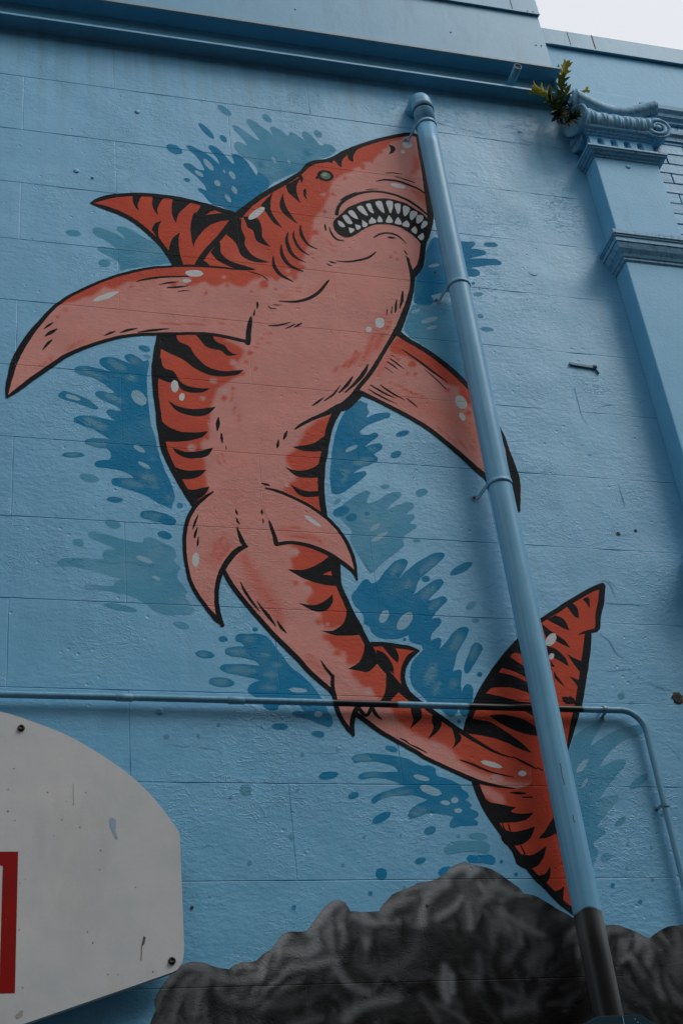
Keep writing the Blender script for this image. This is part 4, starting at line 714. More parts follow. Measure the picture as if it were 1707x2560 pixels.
pectoral_fin_right|s|red|0|0.65|1899,5661,4 1961,5622,5 1985,5579,3
pectoral_fin_right|s|red|0|0.65|2022,5456,4 2069,5402,8 2114,5359,3
pectoral_fin_right|s|red|0|0.65|2100,5405,5 2147,5337,5
pectoral_fin_right|s|red|0|0.65|2165,5356,5 2184,5322,4
pectoral_fin_right|s|red|0|0.4|1853,5832,42 1791,5725,41
pectoral_fin_right|p|red|5|0.9|1982,5806 1973,5790 1958,5782 1945,5786 1941,5801 1949,5817 1964,5825 1978,5820
pectoral_fin_right|p|red|5|0.9|1937,5747 1934,5741 1927,5738 1922,5739 1920,5745 1924,5752 1930,5755 1935,5753
pectoral_fin_right|p|red|5|0.9|1978,5743 1974,5736 1967,5732 1961,5734 1959,5741 1963,5748 1970,5752 1976,5750
pectoral_fin_right|p|red|5|0.9|2122,5669 2117,5659 2108,5654 2099,5657 2097,5666 2102,5676 2112,5681 2120,5678
pectoral_fin_right|p|red|5|0.9|1910,5825 1906,5816 1897,5811 1890,5814 1887,5822 1892,5831 1900,5835 1908,5833
pectoral_fin_right|p|red|5|0.9|2205,5549 2199,5536 2186,5530 2175,5534 2173,5546 2179,5558 2192,5564 2203,5560
"""
# ---------------------------------------------------------------- helpers
def lin(c):
    return tuple(((v/255.0)/12.92 if v/255.0 <= 0.04045 else ((v/255.0+0.055)/1.055)**2.4) for v in c)

def tag(o, label=None, cat=None, group=None, kind=None):
    if label: o['label'] = label
    if cat: o['category'] = cat
    if group: o['group'] = group
    if kind: o['kind'] = kind
    return o
def empty(name, loc=(0, 0, 0), parent=None):
    o = bpy.data.objects.new(name, None); COL.objects.link(o); o.location = loc; o.empty_display_size = 0.1
    if parent: o.parent = parent
    return o
def link(name, me, mat, parent=None, smooth=False):
    o = bpy.data.objects.new(name, me); COL.objects.link(o)
    if mat and not me.materials: me.materials.append(mat)
    if smooth:
        for p in me.polygons: p.use_smooth = True
    if parent: o.parent = parent
    return o
def from_bm(name, bm, mat, parent=None, smooth=False):
    me = bpy.data.meshes.new(name); bm.normal_update(); bm.to_mesh(me); bm.free()
    return link(name, me, mat, parent, smooth)
def bm_box(bm, x0, x1, y0, y1, z0, z1, bev=0.0):
    vs_ = [bm.verts.new(p) for p in ((x0,y0,z0),(x1,y0,z0),(x1,y1,z0),(x0,y1,z0),(x0,y0,z1),(x1,y0,z1),(x1,y1,z1),(x0,y1,z1))]
    fs = [bm.faces.new([vs_[i] for i in f]) for f in ((0,3,2,1),(4,5,6,7),(0,1,5,4),(1,2,6,5),(2,3,7,6),(3,0,4,7))]
    if bev:
        es = list({e for f in fs for e in f.edges})
        bmesh.ops.bevel(bm, geom=es, offset=bev, segments=2, affect='EDGES', profile=0.6)
def box(name, x0, x1, y0, y1, z0, z1, mat, parent=None, bev=0.0):
    bm = bmesh.new(); bm_box(bm, x0, x1, y0, y1, z0, z1, bev); return from_bm(name, bm, mat, parent)
def tube_mesh(name, pts, r, n=20, cap=True, radii=None, inner=None):
    """tube along pts (Vectors), parallel-transported frame"""
    bm = bmesh.new(); pts = [Vector(p) for p in pts]; rings = []
    t0 = (pts[1]-pts[0]).normalized(); up = Vector((0,0,1)) if abs(t0.z) < .9 else Vector((1,0,0))
    a = t0.cross(up).normalized(); b = t0.cross(a)
    for i, p in enumerate(pts):
        t = ((pts[min(i+1,len(pts)-1)]-pts[max(i-1,0)])).normalized()
        a = (a - t*a.dot(t)).normalized(); b = t.cross(a); rr = radii[i] if radii else r
        rings.append([bm.verts.new(p+a*(math.cos(2*math.pi*k/n)*rr)+b*(math.sin(2*math.pi*k/n)*rr)) for k in range(n)])
    for i in range(len(rings)-1):
        for k in range(n):
            bm.faces.new((rings[i][k], rings[i][(k+1)%n], rings[i+1][(k+1)%n], rings[i+1][k]))
    if cap:
        bm.faces.new(list(reversed(rings[0]))); bm.faces.new(rings[-1])
    bmesh.ops.recalc_face_normals(bm, faces=bm.faces)
    return bm
def lathe(name, prof, axis_o, axis_d, mat, parent=None, n=20):
    """prof: (radius, distance along axis)"""
    d = Vector(axis_d).normalized(); a = d.orthogonal().normalized(); b = d.cross(a); bm = bmesh.new(); o = Vector(axis_o); rings = []
    for r, h in prof:
        rings.append([bm.verts.new(o+d*h+a*(math.cos(2*math.pi*k/n)*max(r,1e-5))+b*(math.sin(2*math.pi*k/n)*max(r,1e-5))) for k in range(n)])
    for i in range(len(rings)-1):
        for k in range(n): bm.faces.new((rings[i][k], rings[i][(k+1)%n], rings[i+1][(k+1)%n], rings[i+1][k]))
    bm.faces.new(rings[0]); bm.faces.new(rings[-1]); bmesh.ops.recalc_face_normals(bm, faces=bm.faces)
    return from_bm(name, bm, mat, parent, True)

# ---------------------------------------------------------------- materials
def nodes(name):
    m = bpy.data.materials.new(name); m.use_nodes = True
    return m, m.node_tree.nodes, m.node_tree.links, m.node_tree.nodes['Principled BSDF']
def relief_group():
    """plaster and brush relief shared by the wall and everything painted on it (world position in metres)"""
    g = bpy.data.node_groups.new('wall_relief', 'ShaderNodeTree')
    g.interface.new_socket('Normal', in_out='OUTPUT', socket_type='NodeSocketVector')
    g.interface.new_socket('Height', in_out='OUTPUT', socket_type='NodeSocketFloat')
    N, L = g.nodes, g.links
    out = N.new('NodeGroupOutput'); geo = N.new('ShaderNodeNewGeometry')
    def noise(scale, detail, rough, stretch=None, dist=0.0):
        n = N.new('ShaderNodeTexNoise'); n.inputs['Scale'].default_value = scale; n.inputs['Detail'].default_value = detail
        n.inputs['Roughness'].default_value = rough; n.inputs['Distortion'].default_value = dist
        if stretch:
            mp = N.new('ShaderNodeMapping'); mp.inputs['Scale'].default_value = stretch; L.new(geo.outputs['Position'], mp.inputs['Vector']); L.new(mp.outputs['Vector'], n.inputs['Vector'])
        else: L.new(geo.outputs['Position'], n.inputs['Vector'])
        return n.outputs['Fac']
    def math_(op, a, b=None, c=None):
        m = N.new('ShaderNodeMath'); m.operation = op
        for i, v in enumerate((a, b, c)):
            if v is None: continue
            if isinstance(v, (int, float)): m.inputs[i].default_value = v
            else: L.new(v, m.inputs[i])
        return m.outputs[0]
    fine = noise(95, 3, 0.62); grain = noise(30, 3, 0.6, (1, 1, 1.6)); broad = noise(3.2, 1, 0.5)
    # scuffs: thin ridges where a distorted noise crosses one value, only in patches
    sc = noise(16, 3, 0.55, (1, 1, 1.7), 1.2); rid = math_('SUBTRACT', 1.0, math_('MULTIPLY', math_('ABSOLUTE', math_('SUBTRACT', sc, 0.5)), 26.0))
    rid = math_('MAXIMUM', rid, 0.0); patch = N.new('ShaderNodeMapRange'); L.new(noise(2.3, 2, 0.5), patch.inputs['Value'])
    patch.inputs['From Min'].default_value = 0.46; patch.inputs['From Max'].default_value = 0.66
    scuff = math_('MULTIPLY', rid, patch.outputs['Result'])
    # small pits and blobs
    vor = N.new('ShaderNodeTexVoronoi'); vor.inputs['Scale'].default_value = 21.0; L.new(geo.outputs['Position'], vor.inputs['Vector'])
    pit = N.new('ShaderNodeMapRange'); L.new(vor.outputs['Distance'], pit.inputs['Value']); pit.inputs['From Min'].default_value = 0.05; pit.inputs['From Max'].default_value = 0.16
    pitn = math_('MULTIPLY', math_('SUBTRACT', 1.0, pit.outputs['Result']), math_('GREATER_THAN', noise(5.1, 1, 0.5), 0.55))
    rough_p = N.new('ShaderNodeMapRange'); L.new(noise(1.7, 2, 0.6), rough_p.inputs['Value']); rough_p.inputs['From Min'].default_value = 0.36; rough_p.inputs['From Max'].default_value = 0.66; rough_p.inputs['To Min'].default_value = 0.25
    h = math_('MULTIPLY', fine, 0.0010); h = math_('ADD', h, math_('MULTIPLY', math_('MULTIPLY', grain, rough_p.outputs['Result']), 0.0034)); h = math_('ADD', h, math_('MULTIPLY', broad, 0.012))
    h = math_('ADD', h, math_('MULTIPLY', scuff, 0.0013)); h = math_('SUBTRACT', h, math_('MULTIPLY', pitn, 0.0019))
    bp = N.new('ShaderNodeBump'); bp.inputs['Strength'].default_value = 0.85; bp.inputs['Distance'].default_value = 1.0
    L.new(h, bp.inputs['Height']); L.new(bp.outputs['Normal'], out.inputs['Normal']); L.new(h, out.inputs['Height'])
    return g
RELIEF = relief_group()
def add_relief(m, bsdf):
    n = m.node_tree.nodes.new('ShaderNodeGroup'); n.node_tree = RELIEF; m.node_tree.links.new(n.outputs['Normal'], bsdf.inputs['Normal'])
BLUE = (0.137, 0.418, 0.632)
def blotch(N, L, base, amount, scale, dark=(0.8, 0.86, 0.9), light=(1.12, 1.08, 1.05), src=None):
    """slow tint wander of a painted surface"""
    geo = N.new('ShaderNodeNewGeometry'); n = N.new('ShaderNodeTexNoise'); n.inputs['Scale'].default_value = scale; n.inputs['Detail'].default_value = 5; n.inputs['Roughness'].default_value = 0.6
    L.new(geo.outputs['Position'], n.inputs['Vector'])
    cr_ = N.new('ShaderNodeValToRGB'); cr_.color_ramp.elements[0].position = 0.3; cr_.color_ramp.elements[1].position = 0.72
    cr_.color_ramp.elements[0].color = (*[1-(1-d)*amount for d in dark], 1); cr_.color_ramp.elements[1].color = (*[1+(d-1)*amount for d in light], 1)
    L.new(n.outputs['Fac'], cr_.inputs['Fac'])
    mx = N.new('ShaderNodeMixRGB'); mx.blend_type = 'MULTIPLY'; mx.inputs['Fac'].default_value = 1.0
    if src is None: mx.inputs['Color1'].default_value = (*base, 1)
    else: L.new(src, mx.inputs['Color1'])
    L.new(cr_.outputs['Color'], mx.inputs['Color2']); return mx.outputs['Color']
def wall_material():
    m, N, L, b = nodes('blue_wall_paint')
    c = blotch(N, L, BLUE, 0.5, 1.3)
    c = blotch(N, L, BLUE, 0.5, 14.0, src=c)
    # darker vertical runs, dense towards the roof edge and thin further down
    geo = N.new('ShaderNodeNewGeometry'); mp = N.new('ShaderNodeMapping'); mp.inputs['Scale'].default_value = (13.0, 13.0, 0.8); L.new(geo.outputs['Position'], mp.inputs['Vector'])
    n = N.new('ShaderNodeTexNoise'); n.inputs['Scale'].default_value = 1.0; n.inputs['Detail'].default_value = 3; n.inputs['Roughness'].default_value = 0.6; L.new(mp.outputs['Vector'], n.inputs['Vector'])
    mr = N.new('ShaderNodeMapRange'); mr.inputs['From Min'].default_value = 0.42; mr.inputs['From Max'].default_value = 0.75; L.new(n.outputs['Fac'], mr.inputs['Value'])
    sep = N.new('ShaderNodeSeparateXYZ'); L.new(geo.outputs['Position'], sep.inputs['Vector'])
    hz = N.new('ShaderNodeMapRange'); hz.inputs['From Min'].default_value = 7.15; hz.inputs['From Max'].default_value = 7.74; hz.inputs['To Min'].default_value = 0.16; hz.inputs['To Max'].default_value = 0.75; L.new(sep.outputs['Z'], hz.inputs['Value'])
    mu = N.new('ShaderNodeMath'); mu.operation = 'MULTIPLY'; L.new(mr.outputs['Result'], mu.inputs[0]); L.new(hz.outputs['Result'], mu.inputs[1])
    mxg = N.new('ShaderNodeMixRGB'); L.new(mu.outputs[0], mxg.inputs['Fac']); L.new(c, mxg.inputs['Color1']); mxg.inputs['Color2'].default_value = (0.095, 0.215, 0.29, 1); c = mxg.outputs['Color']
    L.new(c, b.inputs['Base Color']); b.inputs['Roughness'].default_value = 0.45; b.inputs['Specular IOR Level'].default_value = 0.5
    add_relief(m, b); return m
def paint_material():
    m, N, L, b = nodes('mural_paint')
    at = N.new('ShaderNodeAttribute'); at.attribute_name = 'Col'
    c = blotch(N, L, None, 0.35, 22.0, src=at.outputs['Color'])
    c = blotch(N, L, None, 0.45, 4.0, src=c)
    # spray speckle and dusty wear that follows the high spots of the plaster
    geo = N.new('ShaderNodeNewGeometry'); n = N.new('ShaderNodeTexNoise'); n.inputs['Scale'].default_value = 150.0; n.inputs['Detail'].default_value = 2; L.new(geo.outputs['Position'], n.inputs['Vector'])
    mr = N.new('ShaderNodeMapRange'); mr.inputs['From Min'].default_value = 0.62; mr.inputs['From Max'].default_value = 0.80; mr.inputs['To Max'].default_value = 0.045; L.new(n.outputs['Fac'], mr.inputs['Value'])
    mw = N.new('ShaderNodeMixRGB'); L.new(mr.outputs['Result'], mw.inputs['Fac']); L.new(c, mw.inputs['Color1']); mw.inputs['Color2'].default_value = (0.25, 0.27, 0.29, 1); c = mw.outputs['Color']
    L.new(c, b.inputs['Base Color']); b.inputs['Roughness'].default_value = 0.55; b.inputs['Specular IOR Level'].default_value = 0.045
    add_relief(m, b); return m
def plain(name, col, rough=0.5, metal=0.0, amount=0.5, scale=8.0, bump=0.0, spec=0.5, bscale=120.0):
    m, N, L, b = nodes(name)
    L.new(blotch(N, L, col, amount, scale), b.inputs['Base Color']); b.inputs['Roughness'].default_value = rough; b.inputs['Metallic'].default_value = metal; b.inputs['Specular IOR Level'].default_value = spec
    if bump:
        geo = N.new('ShaderNodeNewGeometry'); n = N.new('ShaderNodeTexNoise'); n.inputs['Scale'].default_value = bscale; n.inputs['Detail'].default_value = 4; L.new(geo.outputs['Position'], n.inputs['Vector'])
        bp = N.new('ShaderNodeBump'); bp.inputs['Strength'].default_value = 0.8; bp.inputs['Distance'].default_value = bump; L.new(n.outputs['Fac'], bp.inputs['Height']); L.new(bp.outputs['Normal'], b.inputs['Normal'])
    return m
def streaked(name, col, streak, rough, sx=26.0, thr=(0.52, 0.75), bump=0.0012):
    """paint with vertical dirt runs"""
    m, N, L, b = nodes(name)
    base = blotch(N, L, col, 0.6, 5.0)
    geo = N.new('ShaderNodeNewGeometry'); mp = N.new('ShaderNodeMapping'); mp.inputs['Scale'].default_value = (sx, sx, 2.0); L.new(geo.outputs['Position'], mp.inputs['Vector'])
    n = N.new('ShaderNodeTexNoise'); n.inputs['Scale'].default_value = 1.0; n.inputs['Detail'].default_value = 4; n.inputs['Roughness'].default_value = 0.65; L.new(mp.outputs['Vector'], n.inputs['Vector'])
    mr = N.new('ShaderNodeMapRange'); mr.inputs['From Min'].default_value = thr[0]; mr.inputs['From Max'].default_value = thr[1]; mr.inputs['To Max'].default_value = 0.75; L.new(n.outputs['Fac'], mr.inputs['Value'])
    mx = N.new('ShaderNodeMixRGB'); L.new(mr.outputs['Result'], mx.inputs['Fac']); L.new(base, mx.inputs['Color1']); mx.inputs['Color2'].default_value = (*streak, 1)
    L.new(mx.outputs['Color'], b.inputs['Base Color']); b.inputs['Roughness'].default_value = rough; b.inputs['Specular IOR Level'].default_value = 0.3
    n2 = N.new('ShaderNodeTexNoise'); n2.inputs['Scale'].default_value = 70; n2.inputs['Detail'].default_value = 4; L.new(geo.outputs['Position'], n2.inputs['Vector'])
    bp = N.new('ShaderNodeBump'); bp.inputs['Strength'].default_value = 0.7; bp.inputs['Distance'].default_value = bump; L.new(n2.outputs['Fac'], bp.inputs['Height']); L.new(bp.outputs['Normal'], b.inputs['Normal'])
    return m
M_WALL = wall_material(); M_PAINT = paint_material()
M_PLASTER = streaked('blue_plaster', BLUE, (0.10, 0.26, 0.37), 0.5, 9.0, (0.6, 0.85), 0.0016)
M_STONE = streaked('blue_stone_trim', (0.145, 0.36, 0.53), (0.02, 0.035, 0.045), 0.5, 60.0, (0.52, 0.72), 0.003)
M_METAL = streaked('blue_sheet_metal', (0.155, 0.37, 0.53), (0.105, 0.25, 0.36), 0.42, 11.0, (0.5, 0.8), 0.0008)
M_CHANNEL = streaked('blue_channel_steel', (0.11, 0.34, 0.50), (0.08, 0.24, 0.36), 0.42, 9.0, (0.5, 0.8), 0.0008)
M_EDGE = plain('worn_sheet_edge', (0.20, 0.27, 0.31), 0.5, 0.0, 1.0, 40.0)
M_DARK = plain('hole_shade', (0.012, 0.016, 0.02), 0.8, 0, 0.6, 30.0)  # near-black colour standing in for the shade inside the wall holes
M_RUST = plain('rust', (0.16, 0.055, 0.02), 0.8, 0, 1.0, 120.0, 0.002)
M_ASPHALT = plain('asphalt', (0.05, 0.05, 0.052), 0.85, 0, 0.8, 6.0, 0.004, 0.4, 160.0)
M_BRICK = plain('blue_painted_brick', (0.155, 0.40, 0.60), 0.5, 0, 0.7, 9.0, 0.004, 0.45, 60.0)
M_MORTAR = plain('blue_painted_mortar', (0.05, 0.16, 0.26), 0.7, 0, 0.6, 20.0, 0.003)
M_BOARD = streaked('white_backboard', (0.53, 0.55, 0.55), (0.43, 0.42, 0.39), 0.45, 7.0, (0.5, 0.85), 0.0004)
M_RED = plain('red_board_paint', (0.25, 0.004, 0.002), 0.5, 0, 0.6, 12.0, 0, 0.15)
M_BOLT = plain('black_bolt', (0.03, 0.028, 0.026), 0.45, 0.3, 0.6, 60.0)
M_ORANGE = plain('orange_rim_paint', (0.55, 0.13, 0.02), 0.4, 0, 0.6, 30.0)
M_GALV = plain('blue_painted_strap', (0.15, 0.30, 0.40), 0.4, 0.0, 0.9, 60.0)
M_TEAL = plain('dark_teal_steel', (0.006, 0.030, 0.048), 0.6, 0, 0.6, 6.0, 0, 0.12)
M_SCUFF = plain('brown_scuff', (0.11, 0.09, 0.07), 0.8, 0, 1.0, 80.0)
M_SMUDGE = plain('pale_blue_paint_mark', (0.25, 0.37, 0.47), 0.6, 0, 0.5, 40.0)
M_LEAF = plain('leaf_green', (0.115, 0.155, 0.024), 0.45, 0, 1.0, 60.0)
M_LEAF_Y = plain('leaf_yellow', (0.52, 0.43, 0.04), 0.45, 0, 1.0, 90.0)
M_LEAF_D = plain('leaf_dark', (0.045, 0.060, 0.016), 0.5, 0, 1.0, 70.0)
M_STEM = plain('stem_brown', (0.05, 0.04, 0.02), 0.7, 0, 1.0, 90.0)

# ---------------------------------------------------------------- ground
g = box('ground', -60, 60, -80, 30, -0.3, 0.0, M_ASPHALT); tag(g, kind='structure')

# ---------------------------------------------------------------- unseen building added across the yard to shade the lower wall
ob = tag(empty('sky_block_building', (0, -12.0, 0)), 'unseen dark brick building added across the yard to block low sky from the mural wall', 'building')
M_OPP = plain('dark_brick_far', (0.075, 0.062, 0.055), 0.85, 0, 0.8, 2.0); M_GLASS = plain('dark_window_glass', (0.02, 0.025, 0.03), 0.12, 0, 0.3, 2.0)
box('wall', -24, 24, -6.0, 0.0, 0.0, 12.0, M_OPP, ob); box('parapet', -24.1, 24.1, -6.1, 0.1, 12.0, 12.4, M_OPP, ob)
for r_ in range(3):
    for k in range(10):
        box('window', -21.6+k*4.5, -19.9+k*4.5, -0.02, 0.03, 1.4+r_*3.3, 3.5+r_*3.3, M_GLASS, ob)

# ---------------------------------------------------------------- block wall
JZ = [7.409, 7.0314, 6.6775, 6.3222, 5.9631, 5.6068, 5.2375, 4.8602, 4.4967, 4.1318, 3.7775, 3.422, 3.0702]
ZJ = [7.77] + JZ[:1] + JZ[1:]
while ZJ[-1] > 0.4: ZJ.append(ZJ[-1]-0.359)
ZJ[-1] = 0.0
WX0, WX1 = -2.6, 3.112
GW = 0.0030                                               # half width of a joint
def wav(a, b): return (math.sin(a*7.3+b*1.7)+math.sin(a*17.9+b*5.1+1.3)+math.sin(a*41.0+b*9.7+2.1))/3.0
LAT = 0.08                                                # joint depth changes every 8 cm, straight in between
def lerp_lat(f, t):
    i = math.floor(t/LAT); k = t/LAT-i; return f(i*LAT)*(1-k)+f((i+1)*LAT)*k
def depth_h(x, z):
    def f(t): return min(max(0.0008+0.0032*wav(t, z*3.1)-(0.0005 if t > 2.3 else 0), 0.0003 if t > 2.4 else 0.0014), 0.0046)
    return lerp_lat(f, x)
def depth_v(x, z):
    def f(t): return min(max(0.0010+0.0026*wav(t, x*3.7)-(0.0007 if x > 1.4 else 0), 0.0010), 0.0034)
    return lerp_lat(f, z)
def lat_steps(a, b):
    return [a]+[i*LAT for i in range(math.floor(a/LAT)+1, math.ceil(b/LAT)) if a+0.004 < i*LAT < b-0.004]
PITCH_X = 0.9797
def vjoints(row):
    x0 = 0.243 if row % 2 == 1 else 0.668                 # rows counted from the top; row 1 lies under the first joint
    ks = [x0+PITCH_X*k for k in range(-4, 5)]
    return [x for x in ks if WX0+0.1 < x < 2.3]
wall = tag(empty('block_wall', (0, 0, 0)), 'tall blue painted wall of large smooth blocks carrying the shark mural', 'wall')
box('wall_core', WX0, WX1, 0.035, 0.45, 0.0, 8.3, M_MORTAR, wall)
def make_block(x0, x1, z0, z1):
    bm = bmesh.new(); xl, zl = lat_steps(x0, x1), lat_steps(z0, z1)
    loop = [(x, z0, 0) for x in xl] + [(x1, z, 1) for z in zl] + [(x, z1, 2) for x in reversed(xl[1:]+[x1])] + [(x0, z, 3) for z in reversed(zl[1:]+[z1])]
    cx, cz = (x0+x1)/2, (z0+z1)/2; sx, sz = (x1-x0)/2, (z1-z0)/2
    outer, inner, back = [], [], []
    for (x, z, s) in loop:
        d = depth_h(x, z) if s in (0, 2) else depth_v(x, z)
        e = 0.00015
        ox, oz = min(max(x, x0+e), x1-e), min(max(z, z0+e), z1-e)
        ix = min(max(x, x0+GW), x1-GW); iz = min(max(z, z0+GW), z1-GW)
        outer.append(bm.verts.new((ox, d, oz))); inner.append(bm.verts.new((ix, 0, iz))); back.append(bm.verts.new((ox, 0.034, oz)))
    n = len(loop); bm.faces.new(inner)
    for i in range(n):
        j = (i+1) % n
        bm.faces.new((outer[i], outer[j], inner[j], inner[i])); bm.faces.new((back[i], back[j], outer[j], outer[i]))
    bmesh.ops.recalc_face_normals(bm, faces=bm.faces)
    if bm.faces[0].normal.y > 0: bmesh.ops.reverse_faces(bm, faces=bm.faces)
    return bm
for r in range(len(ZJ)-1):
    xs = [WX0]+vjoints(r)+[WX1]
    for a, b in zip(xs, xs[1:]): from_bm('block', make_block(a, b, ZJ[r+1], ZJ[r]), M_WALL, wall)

# ---------------------------------------------------------------- mural paint
def cr_curve(pts, corner, closed, step=0.010):
    """Catmull-Rom through the points (any dimension); corners stay sharp"""
    n = len(pts); P = [np.array(p, float) for p in pts]; out = []
    for i in range(n if closed else n-1):
        p1, p2 = P[i], P[(i+1) % n]
        p0 = p1 if corner[i] or (not closed and i == 0) else P[i-1]
        p3 = p2 if corner[(i+1) % n] or (not closed and i == n-2) else P[(i+2) % n]
        k = int(min(10, max(1, round(np.linalg.norm(p2[:2]-p1[:2])/step))))
        for t in np.arange(k)/k:
            out.append(0.5*((2*p1)+(p2-p0)*t+(2*p0-5*p1+4*p2-p3)*t*t+(-p0+3*p1-3*p2+p3)*t**3))
    if not closed: out.append(P[-1])
    return np.array(out)
def decode(s):
    pts, cor = [], []
    for tok in s.split():
        c = tok.endswith('c'); cor.append(c); pts.append([float(v)/1000.0 for v in tok.rstrip('c').split(',')])
    return pts, cor
def inside(px, pz, poly):
    x0, z0 = poly[:, 0], poly[:, 1]; x1, z1 = np.roll(x0, -1), np.roll(z0, -1); r = np.zeros(len(px), bool)
    for a, b, c, d in zip(x0, z0, x1, z1):
        if b == d: continue
        r ^= ((b > pz) != (d > pz)) & (px < (c-a)*(pz-b)/(d-b)+a)
    return r
def seg_dist(px, pz, A, B, wa=None, wb=None):
    """distance to a chain of segments; with widths also the width at the nearest point"""
    best = np.full(len(px), 1e9); bw = np.zeros(len(px))
    for i in range(len(A)):
        ax, az = A[i][:2]; bx, bz = B[i][:2]; dx, dz = bx-ax, bz-az; l2 = dx*dx+dz*dz+1e-12
        t = np.clip(((px-ax)*dx+(pz-az)*dz)/l2, 0, 1); d = np.hypot(px-ax-t*dx, pz-az-t*dz); m = d < best
        best = np.where(m, d, best)
        if wa is not None: bw = np.where(m, wa[i]+(wb[i]-wa[i])*t, bw)
    return best, bw
def sm(t): t = np.clip(t, 0, 1); return t*t*(3-2*t)
def hashn(x, z, f):
    return (np.sin(x*f+1.7*np.sin(z*f*0.83+0.4))+np.sin(z*f*1.21+1.3*np.sin(x*f*0.71+2.1))+np.sin((x+z)*f*0.61+0.9*np.sin((x-z)*f*1.33)))/3.0
ALB = 0.46
def G(v): return tuple(c/ALB for c in lin((v*0.97, v*1.0, v*1.01)))
PAL = {
 'black': (0.0105, 0.012, 0.0135), 'red': (0.56, 0.082, 0.044), 'deep': (0.40, 0.035, 0.016), 'redorange': (0.62, 0.17, 0.11), 'pink': (0.635, 0.283, 0.243), 'palepink': (0.58, 0.33, 0.30),
 'white': (0.60, 0.62, 0.61), 'tooth': (0.60, 0.62, 0.62), 'green': (0.13, 0.20, 0.13), 'palegreen': (0.30, 0.40, 0.29), 'chip': (0.018, 0.012, 0.010),
 'sp_dark': (0.013, 0.205, 0.390), 'sp_bright': (0.010, 0.215, 0.430), 'sp_pale': (0.092, 0.320, 0.475), 'sp_mid': (0.125, 0.315, 0.435), 'sp_light': (0.27, 0.47, 0.59), 'sp_faint': (0.10, 0.30, 0.44),
 'rock': G(34), 'crack': (0.098, 0.29, 0.46), 'crack_light': (0.205, 0.455, 0.66), 'mildew': (0.10, 0.20, 0.26)}
def colour(name): return G(float(name[1:])) if name[0] == 'g' and name[1:].isdigit() else PAL[name]
sprays = {}
for ln in SPRAYS.strip().split('\n'):
    own, k, c, soft, a, s = ln.split('|'); pts, cor = decode(s)
    if k == 'p': geo_ = cr_curve(pts, cor, True, 0.02)
    else: geo_ = cr_curve(pts, cor, False, 0.03)
    if own == 'rock' and float(c[1:]) >= 60:               # a dark crease under every pale fold
        sh = geo_.copy(); sh[:, 0] += 0.55*sh[:, 2]; sh[:, 1] -= 0.75*sh[:, 2]; sh[:, 2] *= 0.75
        sprays.setdefault(own, []).append(('s', np.array(G(12)), 0, 0.85, sh))
    sprays.setdefault(own, []).append((k, np.array(colour(c)), float(soft)/1000.0, float(a), geo_))
FIN_NAMES = {'tail_fin': 'tail_fin', 'dorsal_fin': 'dorsal_fin', 'body': 'body', 'mouth': 'mouth', 'eye': 'eye', 'rear_fin': 'rear_fin', 'anal_fin': 'anal_fin', 'pelvic_fin_left': 'pelvic_fin', 'pelvic_fin_right': 'pelvic_fin', 'pectoral_fin_left': 'pectoral_fin', 'pectoral_fin_right': 'pectoral_fin'}
def shade(own, co, base):
    """spray-paint colours for the vertices of one painted area"""
    px, pz = co[:, 0], co[:, 1]; col = np.tile(np.array(base, float), (len(px), 1))
    if own == 'rock':                                     # airbrushed: pale crests, dark body
        d, _ = seg_dist(px, pz, ROCK_TOP[:-1], ROCK_TOP[1:]); t = sm(d/0.30)[:, None]; t2 = sm(d/0.035)[:, None]
        col = np.array(G(62))*(1-t)+np.array(G(12))*t; col = np.array(G(46))*(1-t2)+col*t2
        # soft wavy strands that lean one way or the other along the rock
        u = px+0.055*hashn(px, pz, 4.6)+0.42*(pz-3.05)*np.sin(px*6.3+0.6)+0.03*hashn(pz, px, 12.0)
        st = np.sin(33.0*u+1.3*hashn(px, pz, 6.0)); st2 = np.sin(71.0*u+1.8*hashn(pz, px, 9.0)); amp = np.clip(0.55+0.6*hashn(px, pz, 5.3), 0.1, 1.0)
        fold = 1+amp*(0.64*st+0.18*st2); col *= np.clip(fold, 0.3, 1.9)[:, None]
        col *= (1+0.14*hashn(px, pz, 11.0))[:, None]
    if own.startswith('splash'):
        t = np.clip(0.06+0.20*hashn(px, pz, 16.0)+0.12*hashn(pz, px, 41.0), 0, 0.45)[:, None]; col = col*(1-t)+np.array(PAL['sp_mid'] if base[0] < 0.05 else PAL['sp_light'])*t
    elif own in FIN_NAMES and base[0] > 0.4:
        t = np.clip(0.02+0.13*hashn(px, pz, 12.0)+0.09*hashn(pz, px, 33.0), 0, 0.3)[:, None]; col = col*(1-t)+np.array(PAL['redorange'] if base[1] > 0.2 else PAL['deep'])*t
    jx = px+0.004*hashn(px, pz, 60.0); jz = pz+0.004*hashn(pz, px, 57.0)
    for k, c, soft, a, P in sprays.get(own, ()):
        lo, hi = P[:, :2].min(0)-0.16, P[:, :2].max(0)+0.16
        m = (px > lo[0]) & (px < hi[0]) & (pz > lo[1]) & (pz < hi[1])
        if not m.any(): continue
        x, z = jx[m], jz[m]
        if k == 'p':
            d, _ = seg_dist(x, z, P, np.roll(P, -1, 0)); d = np.where(inside(x, z, P), d, -d); al = a*sm((d+soft)/(2*soft))
        else:
            d, w = seg_dist(x, z, P[:-1], P[1:], P[:-1, 2], P[1:, 2]); al = a*np.exp(-(d/(0.62*w+1e-4))**2) if own != 'rock' else a*0.85*np.exp(-(d/(0.60*w+1e-4))**2)
        col[m] = col[m]*(1-al[:, None])+c*al[:, None]
    return col
